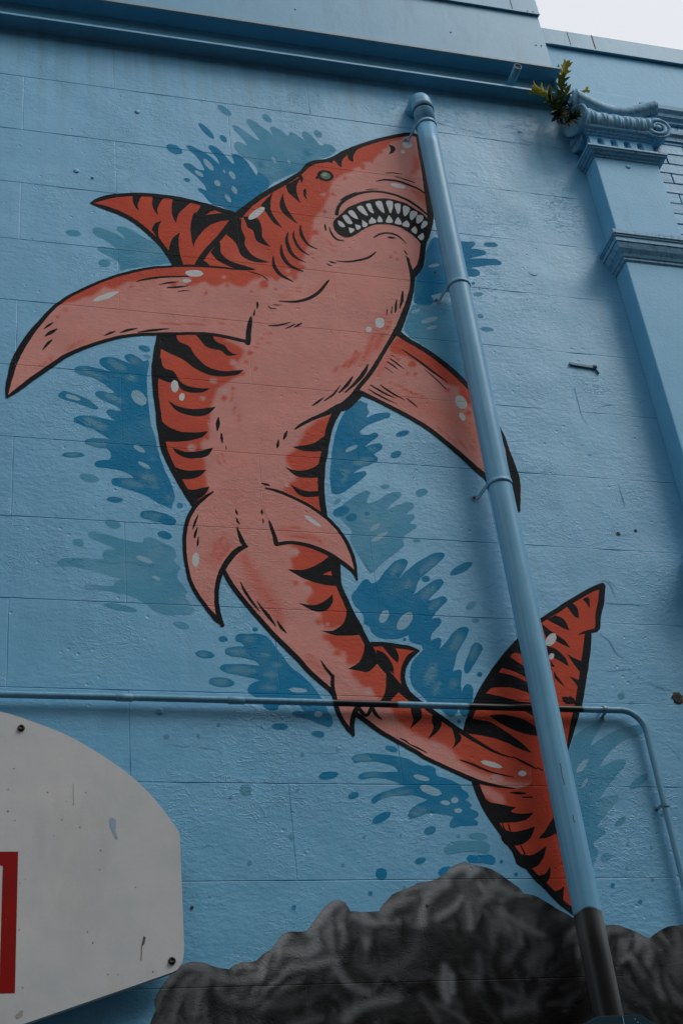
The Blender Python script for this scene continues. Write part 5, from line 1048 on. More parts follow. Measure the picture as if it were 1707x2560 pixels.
def groove(bm):
    """let the paint dip into the block joints"""
    zs = [v.co.z for v in bm.verts]; z0, z1 = min(zs), max(zs); xs_ = [v.co.x for v in bm.verts]; x0, x1 = min(xs_), max(xs_)
    for zc in ZJ[1:-1]:
        if z0-GW < zc < z1+GW:
            for o in (-GW, 0, GW):
                band = [f for f in bm.faces if min(v.co.z for v in f.verts) < zc+o < max(v.co.z for v in f.verts)]
                if band:
                    ge = list({e for f in band for e in f.edges}); gv = list({v for f in band for v in f.verts})
                    bmesh.ops.bisect_plane(bm, geom=gv+ge+band, plane_co=(0, 0, zc+o), plane_no=(0, 0, 1))
    for r in range(len(ZJ)-1):
        if ZJ[r+1] > z1 or ZJ[r] < z0: continue
        for xc in vjoints(r):
            if not x0-GW < xc < x1+GW: continue
            for o in (-GW, 0, GW):
                band = [f for f in bm.faces if ZJ[r+1] < f.calc_center_median().z < ZJ[r] and min(v.co.x for v in f.verts) < xc+o < max(v.co.x for v in f.verts)]
                if band:
                    ge = list({e for f in band for e in f.edges}); gv = list({v for f in band for v in f.verts})
                    bmesh.ops.bisect_plane(bm, geom=gv+ge+band, plane_co=(xc+o, 0, 0), plane_no=(1, 0, 0))
    for v in bm.verts:
        x, z = v.co.x, v.co.z; d = 0.0
        for r, zc in enumerate(ZJ):
            if abs(z-zc) < GW and x < 2.35: d = max(d, 0.0012*(1-abs(z-zc)/GW))
            if r < len(ZJ)-1 and ZJ[r+1] < z < zc:
                for xc in vjoints(r):
                    if abs(x-xc) < GW: d = max(d, 0.0008*(1-abs(x-xc)/GW))
        v.co.y += d
PAINT_I = [0]
def paint_mesh(name, bm, own, base, parent):
    PAINT_I[0] += 1; y = -(0.00018+PAINT_I[0]*0.0000042)
    for v in bm.verts: v.co.y = y
    groove(bm); bmesh.ops.triangulate(bm, faces=bm.faces)
    for f in bm.faces:
        f.normal_update()
        if f.normal.y > 0: f.normal_flip()
    me = bpy.data.meshes.new(name); bm.to_mesh(me); bm.free()
    n = len(me.vertices); co = np.empty(n*3); me.vertices.foreach_get('co', co); co = co.reshape(-1, 3)
    col = shade(own, co[:, [0, 2]], base) if own else np.tile(np.array(base, float), (n, 1))
    at = me.color_attributes.new('Col', 'FLOAT_COLOR', 'POINT'); at.data.foreach_set('color', np.hstack([col, np.ones((n, 1))]).ravel().astype(np.float32))
    return link(name, me, M_PAINT, parent)
def area_bm(poly, step):
    """triangulated flat area with an inner grid"""
    lo, hi = poly.min(0), poly.max(0); vs2 = [Vector(p) for p in poly]; n = len(vs2)
    if step:
        gx = np.arange(lo[0], hi[0], step); gz = np.arange(lo[1], hi[1], step*0.87); X, Z = np.meshgrid(gx, gz); X[1::2] += step/2; X, Z = X.ravel(), Z.ravel()
        m = inside(X, Z, poly); X, Z = X[m], Z[m]
        if len(X):
            d, _ = seg_dist(X, Z, poly, np.roll(poly, -1, 0)); m = d > step*0.35
            vs2 += [Vector((a, b)) for a, b in zip(X[m], Z[m])]
    v, e, f, *_ = delaunay_2d_cdt(vs2, [], [list(range(n))], 1, 1e-5)
    bm = bmesh.new(); bv = [bm.verts.new((p[0], 0, p[1])) for p in v]
    for t in f:
        try: bm.faces.new([bv[i] for i in t])
        except ValueError: pass
    return bm
def wobble(P, amp=0.0012):
    P = P.copy(); P[:, 0] += amp*hashn(P[:, 0], P[:, 1], 95.0); P[:, 1] += amp*hashn(P[:, 1], P[:, 0], 88.0); return P
def stroke_bm(pts, cor):
    C = cr_curve(pts, cor, False, 0.012); C[:, :2] = wobble(C[:, :2], 0.0009); bm = bmesh.new(); prev = None
    T = np.gradient(C[:, :2], axis=0); T /= np.linalg.norm(T, axis=1)[:, None]+1e-9; Nn = np.stack([-T[:, 1], T[:, 0]], 1)
    wmax = C[:, 2].max()
    for i in range(len(C)):
        w = max(C[i, 2], 0.0012)/2; a = C[i, :2]+Nn[i]*w; b = C[i, :2]-Nn[i]*w
        cur = (bm.verts.new((a[0], 0, a[1])), bm.verts.new((C[i, 0], 0, C[i, 1])), bm.verts.new((b[0], 0, b[1])))
        if prev:
            bm.faces.new((prev[0], prev[1], cur[1], cur[0])); bm.faces.new((prev[1], prev[2], cur[2], cur[1]))
        prev = cur
    # round brush ends
    for idx, sgn in ((0, -1), (len(C)-1, 1)):
        w = C[idx, 2]/2
        if w > 0.004:
            ang = math.atan2(T[idx, 1], T[idx, 0])+(0 if sgn > 0 else math.pi); c0 = bm.verts.new((C[idx, 0], 0, C[idx, 1]))
            fan = [bm.verts.new((C[idx, 0]+w*math.cos(ang+t), 0, C[idx, 1]+w*math.sin(ang+t))) for t in np.linspace(-math.pi/2, math.pi/2, 7)]
            for p, q_ in zip(fan, fan[1:]): bm.faces.new((c0, p, q_))
    return bm

shark = tag(empty('shark_painting', (1.5, 0, 3.1)), 'orange tiger striped shark with bared teeth painted on the blue wall', 'mural')
rockp = tag(empty('rock_painting', (1.8, 0, 0.0)), 'grey airbrushed rocks painted along the wall below the shark tail', 'mural')
SPL = {
 'splash_dark_head': ('dark blue painted water splash between the dorsal fin and the eye', (1.0, 0, 6.6)),
 'splash_pale_head': ('pale blue painted water splash above the shark head beside the dark one', (1.4, 0, 6.9)),
 'splash_pale_fin': ('pale blue painted water splash under the dorsal fin tip', (0.6, 0, 6.2)),
 'splash_dark_left': ('large dark blue painted splash left of the shark belly under the long fin', (0.7, 0, 5.2)),
 'splash_pale_left': ('grey blue painted splash left of the pelvic fin', (0.6, 0, 4.6)),
 'splash_dark_snout': ('dark blue painted splash behind the downpipe beside the shark jaw', (2.1, 0, 6.3)),
 'splash_pale_snout': ('pale blue painted splash behind the downpipe above the right fin', (2.1, 0, 5.9)),
 'splash_dark_chest': ('dark blue painted splash in the angle of belly and right fin', (1.5, 0, 5.2)),
 'splash_pale_belly': ('pale blue painted splash right of the pelvic fin', (1.6, 0, 4.8)),
 'splash_dark_tail': ('large dark blue painted splash between the small rear fin and the tail', (1.8, 0, 4.3)),
 'splash_dark_stalk': ('dark blue painted splash left of the tail stalk at the thin conduit', (1.2, 0, 4.2)),
 'splash_dark_low': ('dark blue painted splash with four long fingers below the tail stalk', (1.6, 0, 3.7)),
 'splash_smear': ('smeared pale and bright blue paint marks just above the painted rock', (1.8, 0, 3.5)),
 'splash_pale_right': ('pale teal painted splash right of the tail beside the downpipe', (2.4, 0, 3.7)),
}
roots = {}
for k, (lab, loc) in SPL.items(): roots[k] = tag(empty('water_splash_painting', loc), lab, 'painted splash', 'painted water splashes around the shark')
parts = {}
def keep_world(o, parent):
    """children are modelled in world coordinates"""
    o.parent = parent
    w = parent.matrix_world if parent.parent is None else parent.parent.matrix_world @ parent.matrix_basis
    o.matrix_parent_inverse = Matrix.Translation(-Vector(ROOT_LOC[parent.name]))
ROOT_LOC = {}
for o in list(roots.values())+[shark, rockp]: ROOT_LOC[o.name] = tuple(o.location)
def child(o, parent):
    o.parent = parent
    top = parent
    while top.parent: top = top.parent
    if parent is top: o.matrix_parent_inverse = Matrix.Translation(-Vector(top.location))
    return o
chip_root = None
for ln in ITEMS.strip().split('\n'):
    kind, own, name, c, s = ln.split('|'); pts, cor = decode(s); base = colour(c)
    if kind == 'r':
        C = cr_curve(pts, cor, False, 0.02); C = C[C[:, 0] < 3.02]; end = C[-1]; ROCK_TOP = C[::3]
        up = np.vstack([C, [[3.03, end[1]-0.05], [3.03, 2.62], [0.62, 2.62]]]); low = cr_curve([[0.62, 2.6195], [3.03, 2.6195], [3.03, 0.04], [0.05, 0.04], [0.18, 0.5], [0.10, 0.9], [0.34, 1.3], [0.30, 1.7], [0.52, 2.1], [0.50, 2.4]], [True, True, True, True]+[False]*6, True, 0.05)
        # billowing folds: a pale ridge with a black crease under it, stacked all over the rock
        rs = random.Random(8); extra = []; tops = sorted((p[0], p[1]) for p in C)
        cand = sorted([(rs.uniform(2.66, 3.50), rs.uniform(0.80, 2.98)) for _ in range(420)])
        for z, x in cand:
            top = np.interp(x, [p[0] for p in tops], [p[1] for p in tops]); dep = top-z
            if dep < 0.035: continue
            lean = math.sin(x*6.3+0.6)*0.9+rs.uniform(-0.5, 0.5); L_ = rs.uniform(0.07, 0.17); bend = rs.choice((-1, 1))*rs.uniform(0.4, 1.1); w_ = rs.uniform(0.016, 0.034)
            P = []; cx_, cz_ = x, z
            for k in range(5):
                t = k/4; a_ = 1.57-lean+bend*(t-0.5); P.append([cx_, cz_, w_*(0.45+0.55*math.sin(math.pi*(0.12+0.80*t)))]); cx_ += math.cos(a_)*L_/4; cz_ += math.sin(a_)*L_/4
            P = np.array(P); sh = P.copy(); sh[:, 0] += 0.9*w_; sh[:, 1] -= 0.5*w_; sh[:, 2] *= 0.9
            g_ = (112*math.exp(-dep/0.30)+15)*rs.uniform(0.55, 1.15)
            extra.append(('s', np.array(G(8 if dep > 0.1 else 20)), 0, 0.85, sh)); extra.append(('s', np.array(G(min(g_, 100))), 0, 0.85, P))
        sprays['rock'] = extra+sprays['rock']
        rs = random.Random(3)
        for i in range(330):                               # the folds go on, larger, down to the ground
            x, z = rs.uniform(0.3, 3.0), 0.1+2.6*i/330; L_ = rs.uniform(0.14, 0.34); a0 = rs.uniform(0.7, 2.4); w_ = rs.uniform(0.03, 0.06); bd_ = rs.choice((-1, 1))
            P = np.array([[x+L_*t*math.cos(a0+bd_*t), z+L_*t*math.sin(a0+bd_*t), w_*(0.5+0.5*math.sin(math.pi*(0.1+0.8*t)))] for t in (0, 0.25, 0.5, 0.75, 1.0)]); sh = P.copy(); sh[:, 0] += 0.9*w_; sh[:, 1] -= 0.5*w_
            sprays['rock'] = [('s', np.array(G(9)), 0, 0.85, sh), ('s', np.array(G(rs.choice((20, 28, 38, 48)))), 0, 0.8, P)]+sprays['rock']
        for pg, st_ in ((up, 0.0115), (low, 0.035)): child(paint_mesh('rock_face', area_bm(wobble(pg, 0.0015), st_), 'rock', base, rockp), rockp)
        continue
    if kind == 's': bm = stroke_bm(pts, cor)
    else:
        poly = wobble(cr_curve(pts, cor, True, 0.012))
        ext = (poly.max(0)-poly.min(0)).max()
        step = (0.0125 if own in FIN_NAMES else 0.016) if kind == 'f' and name != 'droplet' else (0.03 if ext > 0.06 else 0)
        if name == 'droplet' and ext > 0.06: step = 0.016
        bm = area_bm(poly, step)
    if own == 'chip':
        o = paint_mesh('plaster_chip', bm, None, base, None); o.location = (0, 0, 0)
        tag(o, 'small dark chipped hole in the painted tail just right of the downpipe', 'chip'); continue
    if own == 'crack': paint_mesh('crack', bm, None, base, wall); continue
    if own in roots: child(paint_mesh(name, bm, own, base, roots[own]), roots[own]); continue
    if own not in parts:
        nm = FIN_NAMES[own]; o = paint_mesh(nm, bm, own, base, shark); parts[own] = child(o, shark)
    else: paint_mesh(name, bm, own if kind == 'f' else None, base, parts[own])

# ---------------------------------------------------------------- downpipe
PX, PY, PR = 2.215, -0.10, 0.0498
pipe = tag(empty('downpipe', (PX, PY, 0)), 'round blue downpipe running down the wall over the shark tail', 'pipe')
def attr_colour(o, fn):
    me = o.data; at = me.color_attributes.new('Col', 'FLOAT_COLOR', 'POINT')
    for i, v in enumerate(me.vertices): at.data[i].color = (*fn(v.co), 1)
PIPE_BLUE = (0.150, 0.400, 0.590)
def pipe_material():
    m, N, L, b = nodes('pipe_paint'); at = N.new('ShaderNodeAttribute'); at.attribute_name = 'Col'
    c = blotch(N, L, None, 0.5, 9.0, src=at.outputs['Color'])
    g0 = N.new('ShaderNodeNewGeometry'); mp = N.new('ShaderNodeMapping'); mp.inputs['Scale'].default_value = (70, 70, 1.6); L.new(g0.outputs['Position'], mp.inputs['Vector'])
    n0 = N.new('ShaderNodeTexNoise'); n0.inputs['Scale'].default_value = 1.0; n0.inputs['Detail'].default_value = 4; L.new(mp.outputs['Vector'], n0.inputs['Vector'])
    rp = N.new('ShaderNodeValToRGB'); rp.color_ramp.elements[0].position = 0.35; rp.color_ramp.elements[1].position = 0.72; rp.color_ramp.elements[0].color = (0.80, 0.82, 0.84, 1); rp.color_ramp.elements[1].color = (1.10, 1.07, 1.05, 1); L.new(n0.outputs['Fac'], rp.inputs['Fac'])
    mq = N.new('ShaderNodeMixRGB'); mq.blend_type = 'MULTIPLY'; mq.inputs['Fac'].default_value = 1.0; L.new(c, mq.inputs['Color1']); L.new(rp.outputs['Color'], mq.inputs['Color2']); c = mq.outputs['Color']
    L.new(c, b.inputs['Base Color']); b.inputs['Roughness'].default_value = 0.38; b.inputs['Specular IOR Level'].default_value = 0.3
    geo = N.new('ShaderNodeNewGeometry'); n = N.new('ShaderNodeTexNoise'); n.inputs['Scale'].default_value = 7; n.inputs['Detail'].default_value = 5; L.new(geo.outputs['Position'], n.inputs['Vector'])
    bp = N.new('ShaderNodeBump'); bp.inputs['Strength'].default_value = 0.5; bp.inputs['Distance'].default_value = 0.004; L.new(n.outputs['Fac'], bp.inputs['Height']); L.new(bp.outputs['Normal'], b.inputs['Normal'])
    return m
M_PIPE = pipe_material()
zs = [0.0]+list(np.arange(0.4, 2.7, 0.1))+list(np.arange(2.7, 3.2, 0.012))+list(np.arange(3.2, 3.3, 0.003))+[3.36]+list(np.arange(3.4, 7.3, 0.15))+[7.33]
bm = tube_mesh('shaft', [(0, 0, z) for z in zs], PR, 40)
shaft = from_bm('shaft', bm, M_PIPE, pipe, True)
def pipe_col(co):
    th = math.atan2(co.y, co.x)                            # -pi/2 faces the viewer
    edge = 3.262+0.006*math.sin(th*3.0+1.0)
    k = min(max((edge-co.z)/0.006, 0), 1)
    w = math.sin(th*2.2+co.z*7.0)+0.6*math.sin(th*3.1-co.z*11.0+1.0)
    top = math.exp(-((co.z-3.22)/0.12)**2); ridge = math.exp(-((th+0.72-(co.z-3.2)*0.5)/0.20)**2)
    g_ = 30+26*top+48*ridge*(0.55+0.45*math.sin(co.z*15.0+1.2))+13*w-22*math.exp(-((th+2.0)/0.5)**2)
    if co.z < 2.9: g_ = 30+16*w
    g_ *= 1-0.65*math.exp(-((co.z-edge)/0.007)**2)
    rc = G(min(max(g_, 12), 105))
    return tuple(PIPE_BLUE[i]*(1-k)+rc[i]*k for i in range(3))
attr_colour(shaft, pipe_col)
# elbow into the wall, its socket, and the joint ring
arc = [(0, 0, 7.31), (0, 0, 7.475)]+[(0, 0.062-0.062*math.cos(a), 7.475+0.062*math.sin(a)) for a in np.linspace(0.12, math.pi/2, 12)]+[(0, 0.12, 7.537)]
elbow = from_bm('elbow', tube_mesh('elbow', arc, PR+0.0015, 40), M_PIPE, pipe, True); attr_colour(elbow, lambda c: PIPE_BLUE)
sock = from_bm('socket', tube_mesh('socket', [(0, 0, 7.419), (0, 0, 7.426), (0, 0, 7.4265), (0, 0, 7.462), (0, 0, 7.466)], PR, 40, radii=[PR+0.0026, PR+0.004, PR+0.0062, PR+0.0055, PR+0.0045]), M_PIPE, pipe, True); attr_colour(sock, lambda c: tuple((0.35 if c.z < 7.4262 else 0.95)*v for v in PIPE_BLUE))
M_STRAP = plain('blue_strap', (0.125, 0.33, 0.49), 0.45, 0, 0.8, 60.0)
def bracket(z):
    b = empty('bracket', (0, 0, z), pipe)
    ring = []
    bm = bmesh.new(); n = 36; r0, r1 = PR+0.0004, PR+0.0034; h = 0.010; rows = []
    for k in range(n+1):
        a = math.pi*0.62+2*math.pi*0.92*k/n
        rows.append([bm.verts.new((r*math.cos(a), r*math.sin(a), zz)) for r, zz in ((r0, -h), (r1, -h), (r1, h), (r0, h))])
    for A_, B_ in zip(rows, rows[1:]):
        for k in range(4): bm.faces.new((A_[k], A_[(k+1) % 4], B_[(k+1) % 4], B_[k]))
    bmesh.ops.recalc_face_normals(bm, faces=bm.faces); from_bm('strap', bm, M_STRAP, b, True)
    # arm from the left of the ring back to a foot on the wall
    p = [Vector((-PR-0.004, 0.0, 0)), Vector((-PR-0.010, 0.045, -0.002)), Vector((-PR-0.016, 0.09, -0.004)), Vector((-PR-0.045, 0.096, -0.004))]
    bm = bmesh.new(); pr = None
    for i, q_ in enumerate(p):
        t = (p[min(i+1, 3)]-p[max(i-1, 0)]).normalized(); nn = Vector((-t.y, t.x, 0))*0.0022
        cur = [bm.verts.new(q_+nn*s+Vector((0, 0, hz))) for s, hz in ((-1, -0.009), (1, -0.009), (1, 0.009), (-1, 0.009))]
        if pr:
            for k in range(4): bm.faces.new((pr[k], pr[(k+1) % 4], cur[(k+1) % 4], cur[k]))
        else: bm.faces.new(cur)
        pr = cur
    bm.faces.new(list(reversed(pr))); bmesh.ops.recalc_face_normals(bm, faces=bm.faces); from_bm('arm', bm, M_GALV, b)
    lathe('screw', [(0, -0.001), (0.006, -0.001), (0.006, 0.004), (0.003, 0.006), (0, 0.006)], (-PR-0.034, 0.092, -0.004), (0, -1, 0), M_RUST if z < 5.5 else M_GALV, b, 10)
for z in (7.315, 6.215, 5.085): bracket(z)
for x_, z_, l_ in ((-0.012, 3.80, 0.085), (-0.004, 3.60, 0.03)):
    bm = bmesh.new(); a = math.asin(x_/PR); pr = None
    for i in range(6):
        zz = z_-l_*i/5; aa = a+0.05*math.sin(i*1.7)*0.6; rr = PR+0.0006
        cur = [bm.verts.new((rr*math.sin(aa+s), -rr*math.cos(aa+s), zz)) for s in (-0.028, 0.028)]
        if pr: bm.faces.new((pr[0], pr[1], cur[1], cur[0]))
        pr = cur
    from_bm('drip', bm, M_SCUFF, pipe)

# ---------------------------------------------------------------- conduit
CY, CR, CZL = -0.030, 0.0125, 4.086
con = tag(empty('conduit', (0, CY, CZL)), 'thin conduit crossing the wall and bending down at the right, black over the shark', 'conduit')
pts = [(x, 0, 0.001*math.sin(x*2.1)) for x in np.arange(-2.5, 2.56, 0.012)]
pts += [(2.56+0.092*math.sin(a), 0, -0.092+0.092*math.cos(a)) for a in np.linspace(0, math.pi/2, 14)]
pts += [(2.652, 0, -0.092-0.05*k) for k in range(1, 60)]+[(2.652, 0, -CZL+0.02)]
run = from_bm('tube', tube_mesh('tube', pts, CR, 16), M_PIPE, con, True)
def con_col(co):
    if (1.405 < co.x < 1.660) or (1.935 < co.x < 2.400 and co.z > -0.05): return (0.016, 0.017, 0.018)
    if co.z < -1.0: return G(30)
    return (0.15, 0.36, 0.50)
attr_colour(run, con_col)
for x_ in (0.649, 1.049):
    o = from_bm('coupling', tube_mesh('coupling', [(x_-0.03, 0, 0), (x_-0.029, 0, 0), (x_+0.029, 0, 0), (x_+0.03, 0, 0)], CR, 16, radii=[CR+0.0005, CR+0.0018, CR+0.0018, CR+0.0005]), M_PIPE, con, True); attr_colour(o, lambda c: (0.15, 0.36, 0.50))
def clip(loc, vertical):
    b = empty('clip', loc, con); d = Vector((0, 0, 1)) if vertical else Vector((1, 0, 0)); s = Vector((1, 0, 0)) if vertical else Vector((0, 0, 1))
    bm = bmesh.new(); rows = []
    prof = [(-0.030, 0.029), (-0.016, 0.029)]+[(-(CR+0.002)*math.cos(a), -(CR+0.002)*math.sin(a)) for a in np.linspace(0, math.pi, 12)]+[(0.016, 0.029), (0.030, 0.029)]
    for (u, y) in prof:
        rows.append([bm.verts.new(s*u+Vector((0, y-t, 0))+d*w) for t, w in ((0, -0.007), (0, 0.007), (0.002, 0.007), (0.002, -0.007))])
    for A_, B_ in zip(rows, rows[1:]):
        for k in range(4): bm.faces.new((A_[k], A_[(k+1) % 4], B_[(k+1) % 4], B_[k]))
    bmesh.ops.recalc_face_normals(bm, faces=bm.faces); from_bm('saddle', bm, M_GALV, b)
    lathe('screw', [(0, 0), (0.004, 0), (0.004, 0.003), (0, 0.004)], Vector((0, 0.026, 0))-s*0.024, (0, -1, 0), M_GALV, b, 8)
clip((2.494, 0, 0), False); clip((2.652, 0, 3.690-CZL), True); clip((0.10, 0, 0), False)

# ---------------------------------------------------------------- basketball backboard
bd = tag(empty('basketball_backboard', (-0.04, 0, 2.7)), 'white fan shaped basketball backboard with red square fixed to the wall', 'backboard')
BO = Vector((-0.04, 0, 2.7)); BYF, BYB = -0.085, -0.062
right = [(0.0, 3.862), (0.10, 3.860), (0.2195+0.04, 3.842), (0.37, 3.806), (0.4823, 3.759), (0.58, 3.700), (0.6825, 3.624), (0.76, 3.545), (0.815, 3.470), (0.8507, 3.412), (0.854, 3.36), (0.853, 3.10), (0.852, 3.010), (0.845, 2.975), (0.828, 2.952), (0.8081, 2.9434), (0.3657, 2.8026), (0.0, 2.69)]
right = [(x, z+0.15) for x, z in right]
outl = right+[(-x, z) for x, z in reversed(right[1:-1])]
P = cr_curve([[x, z] for x, z in outl], [i in (16, 17, 18) for i in range(len(outl))], True, 0.03)
bm = bmesh.new(); fr = [bm.verts.new((x, BYF, z-BO.z)) for x, z in P]; bk = [bm.verts.new((x, BYB, z-BO.z)) for x, z in P]
bm.faces.new(fr); bm.faces.new(list(reversed(bk)))
for i in range(len(fr)): bm.faces.new((fr[i], bk[i], bk[(i+1) % len(fr)], fr[(i+1) % len(fr)]))
bmesh.ops.recalc_face_normals(bm, faces=bm.faces); board = from_bm('board', bm, M_BOARD, bd)
# painted red square (four bars as one frame), outer right edge at x=0.29
rx1, rx0, rz1, rz0, rw = 0.331, -0.331, 3.4930, 3.043, 0.0465
bm = bmesh.new()
q8 = [bm.verts.new((x, BYF-0.0006, z-BO.z)) for x, z in ((rx0, rz0), (rx1, rz0), (rx1, rz1), (rx0, rz1), (rx0+rw, rz0+rw), (rx1-rw, rz0+rw), (rx1-rw, rz1-rw), (rx0+rw, rz1-rw))]
q8[4].co.z = q8[5].co.z = rz0-BO.z+0.0001
for k in (1, 2, 3): bm.faces.new((q8[k], q8[(k+1) % 4], q8[4+(k+1) % 4], q8[4+k]))
bmesh.ops.recalc_face_normals(bm, faces=bm.faces)
for f in bm.faces:
    if f.normal.y > 0: f.normal_flip()
from_bm('red_square', bm, M_RED, bd)
def bolt(x, z):
    lathe('bolt', [(0, 0), (0.0125, 0), (0.0125, 0.002), (0.0095, 0.002), (0.0095, 0.009), (0.006, 0.0095), (0.0055, 0.006), (0, 0.006)], (x, BYF, z-BO.z), (0, -1, 0), M_BOLT, bd, 12)
for sx_ in (-1, 1):
    bolt(sx_*0.332, 3.931); bolt(sx_*0.812, 3.130)
def mark(pts_, mat, name):
    bm = bmesh.new(); bm.faces.new([bm.verts.new((x-BO.x, BYF-0.0008, z-BO.z)) for x, z in pts_])
    for f in bm.faces:
        f.normal_update()
        if f.normal.y > 0: f.normal_flip()
    from_bm(name, bm, mat, bd)
mark([(0.5836,3.6074),(0.5924,3.6107),(0.6032,3.6028),(0.6038,3.5841),(0.6017,3.5655),(0.6066,3.547),(0.6086,3.5331),(0.6,3.54),(0.5937,3.5562),(0.5845,3.5817)], M_SMUDGE, 'paint_smudge')
mark([(0.6846,3.2121),(0.6914,3.207),(0.6874,3.1874),(0.6788,3.1771),(0.6762,3.1333),(0.6735,3.1334),(0.6768,3.1806),(0.6806,3.1945)], M_SCUFF, 'scuff')
mark([(0.4640,3.7297),(0.4660,3.7297),(0.4668,3.6868),(0.4677,3.6538),(0.4646,3.6537),(0.4650,3.6868)], plain('tan_stain', (0.36, 0.29, 0.24), 0.6, 0, 0.5, 60.0), 'stain')
mark([(0.2927,2.9749),(0.3085,2.9907),(0.3169,2.9904),(0.3152,2.9755),(0.2993,2.965)], plain('grey_chip', (0.33, 0.32, 0.30), 0.6, 0, 0.8, 60.0), 'chip')
# screws specks on the board
sp = random.Random(12)
for i in range(26):
    x_, z_ = sp.uniform(0.24, 0.76), sp.uniform(3.05, 3.85); r_ = sp.uniform(0.0012, 0.0026)
    if (x_-0.2)**2+(z_-3.2)**2 > 0.36: continue
    mark([(x_+r_*math.cos(t), z_+r_*1.2*math.sin(t)) for t in np.linspace(0, 2*math.pi, 7)[:-1]], M_SCUFF, 'speck')
# wall battens behind the board, rim and its bracket
for z_ in (3.20, 3.86): box('batten', -0.30, 0.30, BYB, -0.004, z_-BO.z-0.04, z_-BO.z+0.04, M_BOLT, bd)
box('rim_bracket', -0.09, 0.09, BYF-0.16, BYF, 3.06-BO.z-0.07, 3.06-BO.z+0.03, M_ORANGE, bd, 0.006)
rim = [(0.215*math.cos(a), BYF-0.16-0.215+0.215*math.sin(a), 3.06-BO.z) for a in np.linspace(0, 2*math.pi, 49)]
from_bm('rim', tube_mesh('rim', rim, 0.009, 10, cap=False), M_ORANGE, bd, True)

# ---------------------------------------------------------------- roof edge: channel, fascia and cap
FX0, FX1 = -2.6, 3.055
fa = tag(empty('roof_fascia', (0, 0, 7.75)), 'blue sheet metal roof fascia over an open steel channel along the wall top', 'fascia')
FZ = 7.75
box('lower_flange', FX0, FX1+0.05, -0.083, 0.0, 0.0, 0.0075, M_CHANNEL, fa, 0.0012)
box('flange_edge', FX0, FX1+0.05, -0.0865, -0.0833, -0.003, 0.0105, M_METAL, fa, 0.001)
box('web', FX0, FX1+0.02, -0.018, 0.0, 0.008, 0.190, M_CHANNEL, fa)
box('upper_soffit', FX0, FX1+0.015, -0.104, -0.0182, 0.184, 0.193, M_CHANNEL, fa)
box('soffit_lip', FX0, FX1+0.018, -0.112, -0.1045, 0.1815, 0.196, M_EDGE, fa, 0.0015)
box('end_plate', FX1+0.0155, FX1+0.019, -0.104, 0.0, 0.1835, 0.24, M_CHANNEL, fa)
xs = [FX0, -1.6, -0.35, 0.92, 3.022]
for a, b in zip(xs, xs[1:]):
    bm = bmesh.new(); bm_box(bm, a+0.0002, b-0.0002, -0.1085, -0.100, 0.197, 0.640, 0.001); from_bm('panel', bm, M_METAL, fa)
box('end_panel', 3.0185, 3.0218, -0.0998, -0.03, 0.197, 0.632, M_METAL, fa)
box('cap_flashing', FX0, 3.030, -0.118, 0.05, 0.6335, 0.80, M_METAL, fa, 0.002)
box('cap_drip', FX0, 3.030, -0.1235, -0.1165, 0.6285, 0.6395, M_CHANNEL, fa, 0.001)
box('cap_seam', 2.868, 2.872, -0.1192, -0.1181, 0.636, 0.80, M_SCUFF, fa)
box('roof_deck', FX0, 3.02, 0.05, 3.0, 0.25, 0.78, M_CHANNEL, fa)
for x_, z_ in ((1.606, 8.103), (2.466, 8.112), (2.960, 8.115), (2.992, 8.118), (0.75, 8.10), (2.962, 8.402), (2.994, 8.402)):
    y_ = -0.1085 if z_ < 8.3 else -0.118
    lathe('rivet', [(0, 0), (0.0055, 0), (0.0045, 0.0025), (0, 0.0035)], (x_, y_, z_-FZ), (0, -1, 0), M_GALV, fa, 10)
for x_ in (0.324, 1.052, 1.788, 2.52, -0.4, -1.1):
    o = lathe('stud', [(0, 0), (0.010, 0), (0.010, 0.010), (0.0055, 0.011), (0.0055, 0.034), (0.004, 0.036), (0, 0.036)], (x_, -0.055, 0.0075), (0, 0, 1), M_CHANNEL, fa, 8)
vent = tag(empty('drain_stub', (2.792, -0.018, 7.853)), 'short open blue drain stub poking out of the roof channel', 'pipe')
bm = bmesh.new(); n = 20; prof = [(0.0215, 0.0), (0.0215, 0.128), (0.0185, 0.1285), (0.0185, 0.02)]; rings = [[bm.verts.new((r*math.cos(2*math.pi*k/n), -h, r*math.sin(2*math.pi*k/n))) for k in range(n)] for r, h in prof]
for A_, B_ in zip(rings, rings[1:]):
    for k in range(n): bm.faces.new((A_[k], A_[(k+1) % n], B_[(k+1) % n], B_[k]))
bm.faces.new(rings[-1]); bmesh.ops.recalc_face_normals(bm, faces=bm.faces); from_bm('tube', bm, M_CHANNEL, vent, True)
lathe('rust_bore', [(0.0180, 0.0), (0.0180, 0.100), (0.004, 0.1005)], (0, -0.022, 0), (0, -1, 0), M_RUST, vent, 20)

